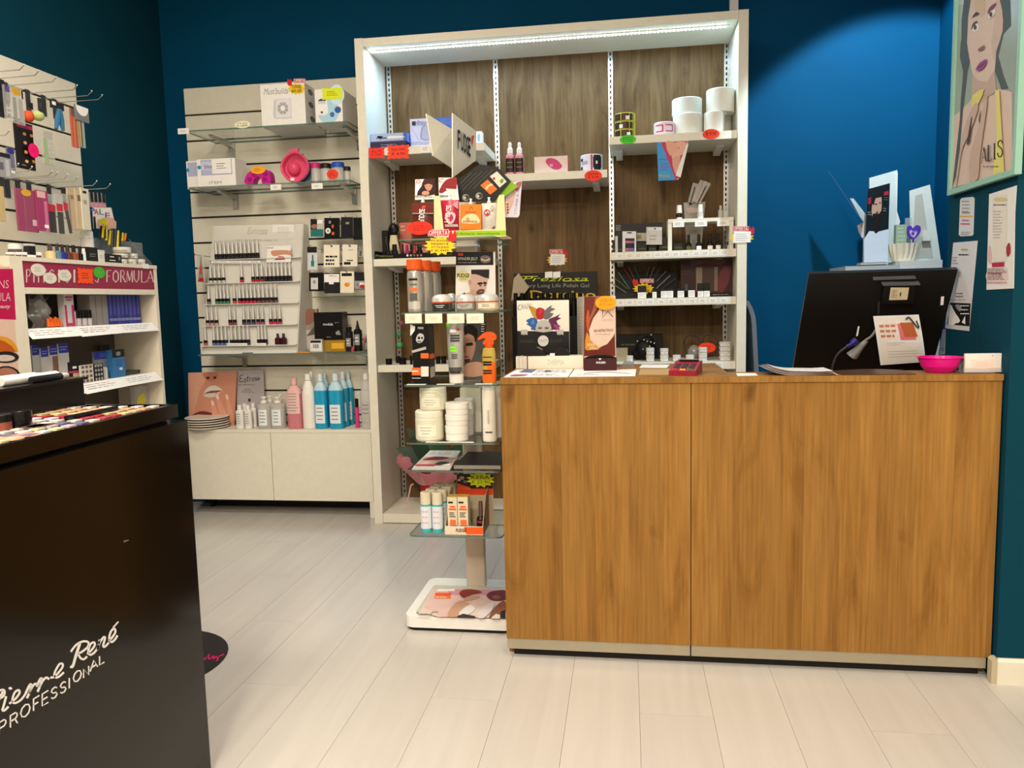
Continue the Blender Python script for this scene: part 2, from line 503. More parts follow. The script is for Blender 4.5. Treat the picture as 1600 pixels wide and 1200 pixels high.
# ---------------------------------------------------------------- flat print on a face
TXT = {}
def txt(sv, shear=0., off=0.):
    k = (sv, shear, off)
    if k not in TXT:
        cu = D.curves.new('lettering', 'FONT')
        cu.body = sv; cu.resolution_u = 2; cu.shear = shear; cu.offset = off
        ob = D.objects.new('lettering', cu)
        me = D.meshes.new_from_object(ob)
        vs = [(p.co.x, p.co.y) for p in me.vertices]
        fs = [list(p.vertices) for p in me.polygons]
        D.objects.remove(ob); D.curves.remove(cu); D.meshes.remove(me)
        x0 = min(p[0] for p in vs); x1 = max(p[0] for p in vs); y0 = min(p[1] for p in vs); y1 = max(p[1] for p in vs)
        TXT[k] = ([((p[0]-x0)/(x1-x0), (p[1]-y0)/(y1-y0)) for p in vs], fs, (x1-x0)/(y1-y0))
    return TXT[k]
class Art:
    """flat print: O corner, U and Vv full edge vectors, N outward; c a crop for photo-measured points"""
    def __init__(s, b, O, U, Vv, N, c=None, e=.00022):
        s.b, s.O, s.U, s.V, s.N, s.c, s.e, s.k = b, V(O), V(U), V(Vv), V(N), c, e, 1
    def P(s, u, v):
        return s.O+s.U*u+s.V*v+s.N*(s.e*s.k)
    def X(s, x, y):
        """point of the face seen at crop pixel x,y"""
        d = ray(*s.c(x, y))
        t = (s.O-CO).dot(s.N)/d.dot(s.N)
        return CO+d*t+s.N*(s.e*s.k)
    def _f(s, pts, mt):
        s.b.add(pts, [list(range(len(pts)))], mt)
        s.k += 1
    def rect(s, u0, v0, u1, v1, mt):
        s._f([s.P(u0, v0), s.P(u1, v0), s.P(u1, v1), s.P(u0, v1)], mt)
    def poly(s, pts, mt, sm=0):
        if sm:
            pts = spl(pts, sm)
        s._f([s.P(*p) for p in pts], mt)
    def ell(s, u, v, ru, rv, mt, n=20, a=0.):
        s._f([s.P(u+ru*math.cos(t)*math.cos(a)-rv*math.sin(t)*math.sin(a), v+ru*math.cos(t)*math.sin(a)+rv*math.sin(t)*math.cos(a)) for t in [2*math.pi*i/n for i in range(n)]], mt)
    def star(s, u, v, ru, rv, mt, n=14, k=.78):
        s._f([s.P(u+ru*(1 if i % 2 else k)*math.cos(math.pi*i/n), v+rv*(1 if i % 2 else k)*math.sin(math.pi*i/n)) for i in range(2*n)], mt)
    def text(s, t, u0, v0, u1, v1, mt, shear=0., off=0., rise=0.):
        vs, fs, _ = txt(t, shear, off)
        s.b.add([s.P(u0+(u1-u0)*x, v0+(v1-v0)*y+rise*x) for x, y in vs], fs, mt)
        s.k += 1
    def lines(s, u0, v0, u1, v1, n, mt, fill=.45):
        h = (v1-v0)/n
        for i in range(n):
            v = v1-h*(i+.5)
            u = u0
            end = u1-(u1-u0)*RN.uniform(0, .3)
            k = s.k
            while u < end-.01*(u1-u0):
                w = min(end-u, (u1-u0)*RN.uniform(.10, .28))
                s.k = k
                s.rect(u, v-h*fill/2, u+w, v+h*fill/2, mt)
                u += w+(u1-u0)*.04
            s.k = k
        s.k += 1
    def xpoly(s, pts, mt, sm=0):
        if sm:
            pts = spl(pts, sm)
        s._f([s.X(*p) for p in pts], mt)
    def xrect(s, x0, y0, x1, y1, mt):
        s.xpoly([(x0, y1), (x1, y1), (x1, y0), (x0, y0)], mt)
    def xell(s, x, y, rx, ry, mt, n=18, a=0.):
        s.xpoly([(x+rx*math.cos(t)*math.cos(a)-ry*math.sin(t)*math.sin(a), y-rx*math.cos(t)*math.sin(a)-ry*math.sin(t)*math.cos(a)) for t in [2*math.pi*i/n for i in range(n)]], mt)
    def xtext(s, t, x0, y0, x1, y1, mt, shear=0., off=0., rise=0.):
        """text box: left-bottom (x0,y1) to right-top (x1,y0); rise lifts its right end (crop pixels)"""
        vs, fs, _ = txt(t, shear, off)
        s.b.add([s.X(x0+(x1-x0)*x, y1-(y1-y0)*y-rise*x) for x, y in vs], fs, mt)
        s.k += 1
    def xstroke(s, pts, w, mt, sm=5, closed=False):
        """pen stroke of width w crop pixels"""
        p = spl(pts, sm, closed) if sm else pts
        n = len(p)
        L, Rr = [], []
        for i in range(n):
            a = p[max(0, i-1)]; b_ = p[min(n-1, i+1)]
            dx, dy = b_[0]-a[0], b_[1]-a[1]
            l = math.hypot(dx, dy) or 1
            ww = w[0]+(w[1]-w[0])*i/(n-1) if isinstance(w, tuple) else w
            L.append(s.X(p[i][0]-dy/l*ww/2, p[i][1]+dx/l*ww/2)); Rr.append(s.X(p[i][0]+dy/l*ww/2, p[i][1]-dx/l*ww/2))
        s.b.add(L+Rr, [(i, i+1, n+i+1, n+i) for i in range(n-1)], mt)
        s.k += 1
    def xlines(s, x0, y0, x1, y1, n, mt, fill=.45, rise=0.):
        h = (y1-y0)/n
        for i in range(n):
            y = y0+h*(i+.5)
            x = x0; end = x1-(x1-x0)*RN.uniform(0, .3)
            k = s.k
            while x < end-.01*(x1-x0):
                w = min(end-x, (x1-x0)*RN.uniform(.10, .28))
                ra = rise*(x-x0)/(x1-x0); rb = rise*(x+w-x0)/(x1-x0)
                s.k = k
                s.xpoly([(x, y+h*fill/2-ra), (x+w, y+h*fill/2-rb), (x+w, y-h*fill/2-rb), (x, y-h*fill/2-ra)], mt)
                x += w+(x1-x0)*.04
            s.k = k
        s.k += 1
def fY(b, x0, x1, Y, z0, z1, c=None):        # face looking at -Y
    return Art(b, (x0, Y, z0), (x1-x0, 0, 0), (0, 0, z1-z0), (0, -1, 0), c)
def fXp(b, y0, y1, X, z0, z1, c=None):       # face looking at +X
    return Art(b, (X, y0, z0), (0, y1-y0, 0), (0, 0, z1-z0), (1, 0, 0), c)
def fXm(b, y0, y1, X, z0, z1, c=None):       # face looking at -X, y0 the left (far) edge
    return Art(b, (X, y0, z0), (0, y1-y0, 0), (0, 0, z1-z0), (-1, 0, 0), c)
def fZ(b, x0, x1, y0, y1, Z, c=None):        # face looking up
    return Art(b, (x0, y0, Z), (x1-x0, 0, 0), (0, y1-y0, 0), (0, 0, 1), c)
def carton(name, label, cat, c, x0, x1, yt, Y, z, d, mt, art=None, group=None, side=None, top=None):
    X0, X1, zt = fit(c, x0, x1, yt, Y, z)
    b = B()
    b.box(X0, X1, Y, Y+d, z, zt, mt, side, top)
    if art:
        art(fY(b, X0, X1, Y, z, zt, c))
    return S(name, b, label, cat, group)
def sticker(label, c, x0, y0, x1, y1, Y, col, style='oval', words=(), group=None, n=14, k=.8, cat='price tag', name='price_tag', ink=INK, rot=0.):
    """thin die-cut card facing the room, its back at Y"""
    a = pY(*c(x0, y1), Y); d = pY(*c(x1, y0), Y)
    cx, cz, rx, rz = (a.x+d.x)/2, (a.z+d.z)/2, (d.x-a.x)/2, (d.z-a.z)/2
    b = B()
    if style == 'oval':
        pts = [(cx+rx*math.cos(t), cz+rz*math.sin(t)) for t in [2*math.pi*i/28 for i in range(28)]]
    elif style == 'star':
        pts = [(cx+rx*(1 if i % 2 else k)*math.cos(math.pi*i/n), cz+rz*(1 if i % 2 else k)*math.sin(math.pi*i/n)) for i in range(2*n)]
    elif style == 'zig':
        pts = []
        q = 7
        for (ax, az, bx, bz) in ((-1, -1, 1, -1), (1, -1, 1, 1), (1, 1, -1, 1), (-1, 1, -1, -1)):
            for i in range(q):
                f = (1 if i % 2 == 0 else .86)
                pts.append((cx+rx*f*(ax+(bx-ax)*i/q), cz+rz*f*(az+(bz-az)*i/q)))
    else:
        pts = [(cx-rx, cz-rz), (cx+rx, cz-rz), (cx+rx, cz+rz), (cx-rx, cz+rz)]
    b.prism(pts, 1, Y-.0015, Y, col)
    A = fY(b, cx-rx, cx+rx, Y-.0015, cz-rz, cz+rz, c)
    for i, w in enumerate(words):
        N = len(words)
        if not w:
            continue
        h = .62/N
        A.text(w, .2, .81-h*(i+1)+h*.18, .8, .81-h*i-h*.1, ink)
        A.k = 1
    if not any(words):
        A.lines(.24, .28, .76, .74, 3, ink, .25)
    return S(name, b, label, cat, group)

def offerta(label, c, x0, y0, x1, y1, Y, side='R', words=(), card=False, group=None):
    """yellow burst with a red OFFERTA banner and a red hand; card covers it with a white price card"""
    P_ = lambda u, v: pY(*c(x0+(x1-x0)*u, y1-(y1-y0)*v), Y)
    b = B()
    n = 13; k = .74
    pts = [(.5+.5*(1 if i % 2 else k)*math.cos(math.pi*i/n), .37+.37*(1 if i % 2 else k)*math.sin(math.pi*i/n)) for i in range(2*n)]
    b.slab([P_(*p) for p in pts], (0, .0012, 0), m('#e8c225', .6))
    A = Art(b, P_(0, 0), P_(1, 0)-P_(0, 0), P_(0, 1)-P_(0, 0), (0, -1, 0), c)
    RED = m('#c4202c', .6)
    sh = .0 if side == 'R' else .2
    h = [(.74, .52), (.96, .55), (1.0, .75), (.95, .98), (.88, .80), (.82, 1.0), (.76, .80)] if side == 'R' else [(.24, .55), (.04, .6), (0, .8), (.04, 1.0), (.12, .9), (.2, .98), (.26, .8)]
    A.poly(h, RED)
    A.poly([(.14+sh, .73), (.76+sh, .73), (.76+sh, .99), (.14+sh, .99)], PAPER)
    A.poly([(.15+sh, .745), (.75+sh, .745), (.75+sh, .975), (.15+sh, .975)], RED)
    A.text('OFFERTA', .17+sh, .77, .73+sh, .95, PAPER, 0, .008)
    if card:
        A.poly([(.16, .06), (.84, .1), (.86, .7), (.2, .72)], PAPER); A.lines(.28, .16, .76, .6, 4, GINK, .2)
    else:
        nw = len(words)
        for i, w in enumerate(words):
            A.text(w, .24, .62-.5*(i+1)/nw+.035, .76, .62-.5*i/nw-.02, INK, .1); A.k = 6
    return S('offer_tag', b, label, 'price tag', group)
# ================================================================ the room
BLUE = wallpaint('blue_wall_paint', (.0006, .056, .130))
TEAL_ = wallpaint('teal_wall_paint', (.0033, .043, .071))
PLASTER = wallpaint('pale_plaster', (.62, .58, .50))
X0R, X1R, Y0R, Y1R = -2.47, 1.46, -2.6, 4.06
FLM = floormat()
b = B(); b.box(X0R, 2.6, Y0R, Y1R, -.06, -.012, m('#8f877c', .8))
floor = ST('floor', b)
pw, pl = .192, 1.285
xi = X0R
i = 0
while xi < 2.6-.001:
    x1 = min(xi+pw, 2.6)
    y = Y0R-(i*.437 % pl)
    while y < Y1R:
        a0, a1 = max(y, Y0R), min(y+pl, Y1R)
        if a1-a0 > .02:
            b = B(); b.box(xi+.0004, x1-.0004, a0+.0004, a1-.0004, -.012, 0, FLM)
            Pt('plank', b, floor)
        y += pl
    xi += pw; i += 1
b = B(); b.box(X0R-.1, 2.7, Y0R-.1, Y1R+.1, CEIL, CEIL+.1, PLASTER); ST('ceiling', b)
b = B(); b.box(X0R-.1, X1R+.1, Y1R, Y1R+.1, -.012, CEIL, BLUE); ST('wall_back', b)
b = B(); b.box(X0R-.1, X0R, Y0R-.1, Y1R, -.012, CEIL, TEAL_); ST('wall_left', b)
b = B(); b.box(X1R, X1R+.1, 2.71, Y1R, -.012, CEIL, BLUE); ST('wall_right', b)
b = B(); b.box(1.02, 2.6, 2.268, 2.71, -.012, CEIL, TEAL_); ST('wall_right_pier', b)
b = B(); b.box(2.6, 2.7, Y0R, 2.71, -.012, CEIL, PLASTER); ST('wall_right_front', b)
b = B(); b.box(X0R-.1, 2.7, Y0R-.1, Y0R, -.012, CEIL, PLASTER); ST('wall_front', b)
b = B()
b.prism([(2.254, 0), (2.268, 0), (2.268, .073), (2.262, .073), (2.254, .066)], 0, 1.018, 2.6, CREAM)
b.prism([(1.004, 0), (1.02, 0), (1.02, .073), (1.012, .073), (1.004, .066)], 1, 2.258, 2.284, m('#b9ad93', .6))
ST('baseboard_right', b)
a = pY(1140, 6, 4.04)
b = B(); b.box(a.x, pY(1153.5, 6, 4.04).x, 4.035, 4.06, 2.3, CEIL, WHITE); ST('trim_1', b)

# ---------------------------------------------------------------- open shelf unit with oak back
UX0, UX1, UY0, UY1, UZ = -1.265, .541, 3.70, 4.055, 2.35
IX0, IX1 = UX0+.042, UX1-.042
unit = T('shelf_unit', 'tall white open shelf unit with an oak back and a light strip under its top', 'shelf unit', ((UX0+UX1)/2, (UY0+UY1)/2, 0))
for xa in (UX0, IX1):
    b = B(); b.box(xa, xa+.042, UY0, UY1, 0, UZ, CREAM); Pt('side_panel', b, unit)
b = B(); b.box(IX0+.001, IX1-.001, UY0, UY1, 2.312, UZ-.002, CREAM); Pt('top_panel', b, unit)
b = B(); b.box(IX0+.001, IX1-.001, UY0+.003, UY1, .004, .05, CREAM); Pt('base_panel', b, unit)
RAILX = [-1.201, -.644, -.070, .487]
for i in range(3):
    b = B()
    xa = RAILX[i]+.013 if i else IX0+.001
    xb = RAILX[i+1]-.013 if i < 2 else IX1-.001
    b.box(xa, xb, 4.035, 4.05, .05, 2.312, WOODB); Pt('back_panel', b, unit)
for xr in RAILX:
    b = B(); b.box(xr-.0115, xr+.0115, 4.026, 4.046, .051, 2.311, STEEL)
    r_ = Pt('slotted_rail', b, unit)
    b = B()
    z = .08
    while z < 2.29:
        b.box(xr-.0035, xr+.0035, 4.0250, 4.0262, z, z+.014, DARK); z += .026
    Pt('rail_slot', b, r_, stuff=True)
SH = {}
def shelf(key, xa, xb, z, y0=3.722):
    b = B(); b.box(xa+.001, xb-.001, y0, 4.024, z-.035, z, CREAM)
    s_ = Pt('shelf', b, unit)
    for x in (xa+.03, xb-.075):
        b = B(); b.prism([(3.86, z-.036), (4.024, z-.036), (4.024, z-.058), (4.0, z-.058), (3.86, z-.042)], 0, x, x+.032, WHITE)
        Pt('shelf_bracket', b, s_)
    SH[key] = z
shelf('L1', IX0, -.656, 1.845); shelf('L2', IX0, -.656, 1.318); shelf('L3', IX0, -.656, .798)
shelf('M1', -.64, -.083, 1.694); shelf('M3', -.64, -.083, .70)
shelf('R1', -.075, IX1, 1.840); shelf('R2', -.075, IX1, 1.314); shelf('R3', -.075, IX1, 1.097); shelf('R4', -.075, IX1, .797)
b = B(); b.box(IX0+.03, IX1-.03, 3.765, 3.778, 2.307, 2.3118, WHITE)
led = Pt('light_strip', b, unit)
b = B()
LEDM = m('#eefaff', .4, 0, 22, name='lit_diode')
n = 96
for i in range(n):
    x = IX0+.02+(IX1-IX0-.07)*i/(n-1)
    b.box(x-.0045, x+.0045, 3.7655, 3.7775, 2.3035, 2.3069, LEDM)
Pt('diode', b, led, stuff=True)
area('shelf_light_strip', ((IX0+IX1)/2, 3.772, 2.303), IX1-IX0-.08, 13.0, (.46, .76, 1.0), sy=.012)
# price strips along the right hand shelf fronts
for key, n in (('R2', 12), ('R3', 11), ('R4', 8)):
    z = SH[key]
    b = B()
    for i in range(n):
        xa = -.05+i*(.52/n)+RN.uniform(0, .006)
        b.box(xa, xa+.034, 3.7208, 3.7218, z-.029, z-.006, PAPER)
        A = fY(b, xa, xa+.034, 3.7208, z-.029, z-.006); A.lines(.2, .2, .85, .8, 2, GINK, .35)
    Pt('price_strip', b, unit, stuff=True)

# ---------------------------------------------------------------- slatted back panel on the back wall
PX0, PX1, PYF = -2.322, -1.27, 4.0
slatw = T('slat_panel', 'cream slatted display panel on the blue back wall beside the shelf unit', 'display panel', ((PX0+PX1)/2, 4.03, .47))
b = B(); b.box(PX0, PX1, 4.018, 4.055, .47, 2.261, m('#2a2a30', .6)); Pt('backing_board', b, slatw)
zt = 2.261
ZG = [2.1235-.1345*k for k in range(13)]
for zg in ZG+[.466]:
    if zt-zg > .03:
        b = B(); b.box(PX0, PX1, PYF, 4.019, zg+.005, zt-(.005 if zt < 2.2 else 0), CREAM); Pt('slat', b, slatw)
    zt = zg
def glass_shelf(label, z, x0, x1, y0, y1, brk, th=.008):
    t = T('glass_shelf', label, 'shelf', ((x0+x1)/2, y1, z-th), 'glass shelves on the slatted panel')
    b = B()
    b.box(x0, x1, y0, y1, z-th, z, GEDGE, GEDGE, GLASS); Pt('glass_pane', b, t)
    for x in brk:
        b = B()
        b.box(x-.012, x+.012, y1-.015, y1-.001, z-.085, z-.010, STEEL)
        b.prism([(y0+.07, z-.0095), (y1-.003, z-.0095), (y1-.003, z-.04), (y1-.02, z-.04), (y0+.07, z-.016)], 0, x-.010, x+.010, STEEL)
        Pt('bracket', b, t)
    return t
GZ1, GZ2, GZ3 = 1.975, 1.707, .862
glass_shelf('upper glass shelf on the cream slatted panel, holding two boxed appliances', GZ1, -2.155, -1.315, 3.70, 3.998, (-2.06, -1.36))
glass_shelf('middle glass shelf on the cream slatted panel, holding the pink manicure bowl', GZ2, -2.18, -1.33, 3.74, 3.998, (-2.06, -1.40))
glass_shelf('lowest glass shelf on the cream slatted panel, under the nail polish rack', GZ3, -2.19, -1.275, 3.745, 3.998, (-2.06, -1.36))

# ---------------------------------------------------------------- white base cabinet
cab = T('base_cabinet', 'low white cabinet with two plain doors below the slatted panel', 'cabinet', (-1.8, 3.9, 0))
b = B(); b.box(-2.305, -1.30, 3.816, 4.05, .087, .444, CREAM); Pt('body', b, cab)
b = B(); b.box(-2.307, -1.298, 3.797, 4.052, .4445, .462, CREAM); Pt('cabinet_top', b, cab)
for xa, xb in ((-2.305, -1.8455), (-1.8425, -1.3)):
    b = B(); b.box(xa, xb, 3.797, 3.815, .085, .4435, CREAM); Pt('door', b, cab)
b = B(); b.box(-1.322, -1.299, 3.80, 4.05, 0, .086, CREAM); Pt('foot', b, cab)
b = B(); b.box(-2.30, -2.28, 3.96, 4.05, 0, .086, DARK); Pt('foot', b, cab)
b = B(); b.box(-2.279, -1.323, 3.99, 4.03, 0, .086, DARK); Pt('kick_board', b, cab)

# ---------------------------------------------------------------- oak counter
CX0, CX1, CYF = -.376, 1.0155, 2.2864
ctr = T('shop_counter', 'oak effect shop counter with two front panels beside the blue pier', 'counter', ((CX0+CX1)/2, 2.45, 0))
sx = pY(1079.5, 1000, CYF).x
for xa, xb in ((CX0+.001, sx-.0012), (sx+.0012, CX1-.001)):
    b = B(); b.box(xa, xb, CYF+.004, CYF+.022, .062, .8525, WOODC); Pt('front_panel', b, ctr)
for xa, xb in ((CX0+.002, sx-.002), (sx+.002, CX1-.012)):
    b = B(); b.box(xa, xb, CYF+.007, CYF+.02, .028, .0618, m('#a39a86', .4, .3)); Pt('plinth_strip', b, ctr)
b = B(); b.prism([(CX0, CYF), (CX1, CYF), (CX1, 2.425), (.30, 2.425), (.30, 2.76), (CX0, 2.76)], 2, .853, .87, WOODC); Pt('counter_top', b, ctr)
for xa in (CX0+.002, sx-.009, CX1-.022):
    b = B(); b.box(xa, xa+.018, CYF+.046, 2.75 if xa < .2 else 2.42, .0, .8525, WOODC); Pt('end_panel', b, ctr)
b = B(); b.box(CX0+.02, CX1-.022, CYF+.03, CYF+.045, .0, .12, DARK); Pt('kick_board', b, ctr)
b = B(); b.box(.302, CX1-.022, 2.43, 2.93, .70, .72, WOODC); Pt('desk_top', b, ctr)
b = B(); b.box(.302, .32, 2.43, 2.93, 0, .6995, WOODC); Pt('end_panel', b, ctr)
b = B(); b.box(CX1-.04, CX1-.022, 2.43, 2.93, 0, .6995, WOODC); Pt('end_panel', b, ctr)

# ---------------------------------------------------------------- glass stand on a white pole
SX0, SX1, SY0, SY1, SPX = -.727, -.410, 2.46, 2.80, -.56
GS = [1.305, 1.070, .834, .643, .550, .330]
stand = T('display_stand', 'white pole display stand with six clear glass shelves left of the counter', 'display stand', (SPX, 2.64, 0))
b = B()
bx0, bx1 = -.752, -.380
b.prism(b.rrect(bx0, bx1, 2.455, 2.825, .03), 2, .012, .05, WHITE, None, True); Pt('base_plate', b, stand)
b = B(); b.prism(b.rrect(bx0+.006, bx1-.006, 2.461, 2.819, .03), 2, .0, .012, BLACK); Pt('base_pad', b, stand)
b = B(); b.prism(b.rrect(SPX-.036, SPX+.036, 2.742, 2.776, .008, 3), 2, .05, 1.50, WOODP, None, True); Pt('pole', b, stand)
for z in GS:
    b = B()
    pts = b.rrect(SX0, SX1, SY0, SY1, .02, 3)
    b.prism(pts, 2, z-.006, z, GLASS, GEDGE); g = Pt('glass_shelf', b, stand)
    b = B(); b.box(SPX-.05, SPX+.05, 2.70, 2.7415, z-.012, z-.0065, WHITE); Pt('shelf_support', b, g)
# header boards at the pole top
def board(px, Yn, Yf, label):
    q = [pY(*c7(*p), Yn if i in (0, 3) else Yf) for i, p in enumerate(px)]
    b = B(); d = (q[1]-q[0]).cross(q[3]-q[0]).normalized()
    b.slab(q, d*.004, m('#d9d4c4', .5))
    return b, q, d
b, q, d = board([(697, 165), (935, 310), (940, 675), (760, 560)], 2.66, 2.77, '')
Pt('header_board', b, stand, 'blank cream header board')
b, q, d = board([(945, 160), (1165, 330), (1160, 605), (945, 765)], 2.60, 2.77, '')
nrm = d if d.y < 0 else -d
fo = q[0]+nrm*.0046
A = Art(b, fo, q[1]-q[0], q[3]-q[0], nrm, c7)
lets = [('F', 990, 310, 1018, 500), ('U', 1024, 352, 1050, 505), ('N', 1056, 372, 1080, 520), ('G', 1060, 0, 0, 0), ('E', 1086, 395, 1108, 560)]
for t, x0, y0, x1, y1 in (('F', 992, 312, 1014, 492), ('U', 1022, 335, 1046, 510), ('D', 1052, 352, 1072, 528), ('G', 1072, 366, 1090, 545), ('E', 1092, 384, 1111, 560)):
    A.xtext(t, x0, y0, x1, y1, INK, 0, .02, -14); A.k = 1
A.xpoly([(1122, 375), (1148, 368), (1140, 400), (1128, 470), (1120, 440)], m('#d2492a', .6))
Pt('header_board', b, stand, 'header board with black lettering and a small red mark')
# ================================================================ goods on the slatted wall and its glass shelves
def vessel(name, label, cat, x, y, z, parts, group=None, art=None, rz=0.):
    """turned or moulded container; parts: (part name, profile, material, options)"""
    if len(parts) == 1:
        b = B()
        p = parts[0]
        o = p[3] if len(p) > 3 else {}
        b.lathe(p[1], p[2], (x, y, z), **{k: v for k, v in o.items() if k in ('n', 'pw', 'sy', 'mats', 'rot')})
        patch(b, o, x, y, z)
        if art:
            art(b)
        return S(name, b, label, cat, group, loc=(x, y, z))
    t = T(name, label, cat, (x, y, z), group)
    for i, p in enumerate(parts):
        b = B()
        o = p[3] if len(p) > 3 else {}
        b.lathe(p[1], p[2], (x, y, z), **{k: v for k, v in o.items() if k in ('n', 'pw', 'sy', 'mats', 'rot')})
        patch(b, o, x, y, z)
        if art and i == 0:
            art(b)
        Pt(p[0], b, t)
    return t
def patch(b, o, x, y, z):
    """wrapped label: r, z0, z1, half angle, material [, printed lines]"""
    for r, za, zb, ha, mt, *ln in o.get('lab', ()):
        kw = dict(pw=o.get('pw', 1.), sy=o.get('sy', 1.))
        b.lathe([(r, za), (r, zb)], mt, (x, y, z), n=8, a0=-math.pi/2-ha, a1=-math.pi/2+ha, cap=False, **kw)
        if ln:
            n = ln[0]; lm = ln[1] if len(ln) > 1 else GINK
            h = (zb-za)/(n+1)
            for i in range(n):
                f = RN.uniform(.4, .75)
                zc = zb-h*(i+.9)
                b.lathe([(r+.0004, zc-h*.14), (r+.0004, zc+h*.14)], lm, (x, y, z), n=6, a0=-math.pi/2-ha*f, a1=-math.pi/2+ha*f*.8, cap=False, **kw)
# ---- upper glass shelf
def a_(A):
    A.xtext("Must'builda", 710, 140, 900, 190, GINK, .3, 0, 8)
    A.xpoly([(800, 225), (925, 218), (930, 375), (800, 380), (785, 360), (790, 240)], m('#c9c7cd'), 0)
    A.xpoly([(805, 228), (922, 222), (925, 365), (806, 372)], m('#dddbe0'))
    A.xell(860, 296, 42, 48, m('#a5a3a9')); A.xell(860, 296, 18, 21, m('#eceaee'))
    for k in range(8):
        t = k*math.pi/4
        A.xpoly([(860+16*math.cos(t-.08), 296-18*math.sin(t-.08)), (860+44*math.cos(t-.05), 296-50*math.sin(t-.05)), (860+44*math.cos(t+.05), 296-50*math.sin(t+.05)), (860+16*math.cos(t+.08), 296-18*math.sin(t+.08))], m('#e6e4e8')); A.k -= 1
X0, X1, zt = fit(c4, 690, 1035, 103, 3.73, GZ1)
b = B(); b.box(X0, X1, 3.73, 3.97, GZ1, zt, PAPER)
a_(fY(b, X0, X1, 3.73, GZ1, zt, c4))
A = fXp(b, 3.73, 3.97, X1, GZ1, zt)
for u, v in ((.3, .85), (.7, .8), (.3, .55), (.75, .5), (.35, .22), (.75, .18)):
    A.ell(u, v, .13, .07, m('#6d6d74')); A.k = 1
S('appliance_box', b, 'white boxed nail dust fan with a round grille picture, on the upper glass shelf', 'box')
def a_(A):
    A.xell(1215, 320, 85, 95, m('#a9d0e2')); A.xell(1280, 190, 60, 80, m('#c9e2ec'))
    A.xpoly([(1128, 240), (1205, 235), (1215, 330), (1190, 352), (1135, 350), (1118, 300)], m('#e9eaec'))
    A.xell(1166, 240, 30, 18, m('#3a3f45')); A.xpoly([(1137, 240), (1196, 238), (1196, 262), (1137, 264)], m('#c9ccd0'))
    A.xell(1290, 308, 25, 26, m('#2d55a8')); A.xell(1246, 345, 18, 20, m('#2d6fb8'))
    A.xell(1165, 328, 9, 9, m('#333333'))
carton('appliance_box', 'white box with blue discs printed on its front, right end of the upper glass shelf', 'box', c4, 1112, 1325, 143, 3.73, GZ1, .2, PAPER, a_)
offerta('yellow burst offer tag with a red banner, stuck to the white dust fan box', c4, 893, 64, 1042, 192, 3.7292, 'L', ('TUNNEL', '60.00'))
sticker('lemon yellow burst price tag on the box with blue discs', c4, 1168, 130, 1325, 232, 3.7292, m('#d9e621', .6), 'zig')
sticker('cream oval price tag on the front edge of the upper glass shelf', c4, 485, 391, 606, 456, 3.6995, m('#e6e0c4', .7), 'oval', ('10 pz', '1.00'))
sticker('small white label at the far left end of the upper glass shelf', c4, 42, 450, 126, 500, 3.6995, PAPER, 'rect')
# ---- middle glass shelf
def a_(A):
    A.rect(.10, .42, .92, .98, m('#aeb2d2')); A.rect(.12, .62, .55, .9, m('#c6c8e0'))
    A.text('bleaches', .2, .66, .62, .82, m('#2d3550')); A.ell(.06, .72, .05, .07, m('#2b8fb5')); A.text('ITEM', .3, .1, .62, .2, GINK)
carton('product_box', 'lilac banded white box, partly hidden at the left end of the middle glass shelf', 'box', c4, 110, 200, 708, 3.80, GZ2, .12, PAPER, lambda A: (A.rect(.1, .45, 1, .95, m('#aeb2d2')), A.ell(.12, .68, .12, .08, m('#2b8fb5'))))
carton('product_box', 'white box with a lilac band behind a handwritten price card on the middle glass shelf', 'box', c4, 192, 490, 690, 3.765, GZ2, .12, PAPER, a_)
sticker('white rounded price card leaning on the lilac banded box', c4, 310, 684, 452, 810, 3.7635, PAPER, 'rect', ('', ''))
# toe separator
zb = GZ2
b = B()
pts = [pY(*c4(*p), 3.77) for p in spl([(562, 882), (568, 830), (600, 790), (655, 775), (715, 770), (755, 800), (762, 882), (700, 884), (690, 850), (660, 825), (632, 855), (622, 884)], 3)]
zmin = min(p.z for p in pts)
pts = [p+V((0, 0, zb-zmin)) for p in pts]
b.slab(pts, (0, .05, 0), m('#c3178c', .45))
A = fY(b, 0, 1, 3.77, 0, 1, c4)
for x, y in ((600, 855), (635, 818), (720, 855), (725, 812)):
    A.xell(x, y-2, 20, 18, m('#8d0f66', .5)); A.k = 1
S('toe_separator', b, 'magenta foam toe separator below an orange oval tag', 'toe separator')
sticker('orange oval tag on the magenta foam toe separator', c4, 610, 745, 722, 812, 3.7692, m('#f0a31c', .6), 'oval')
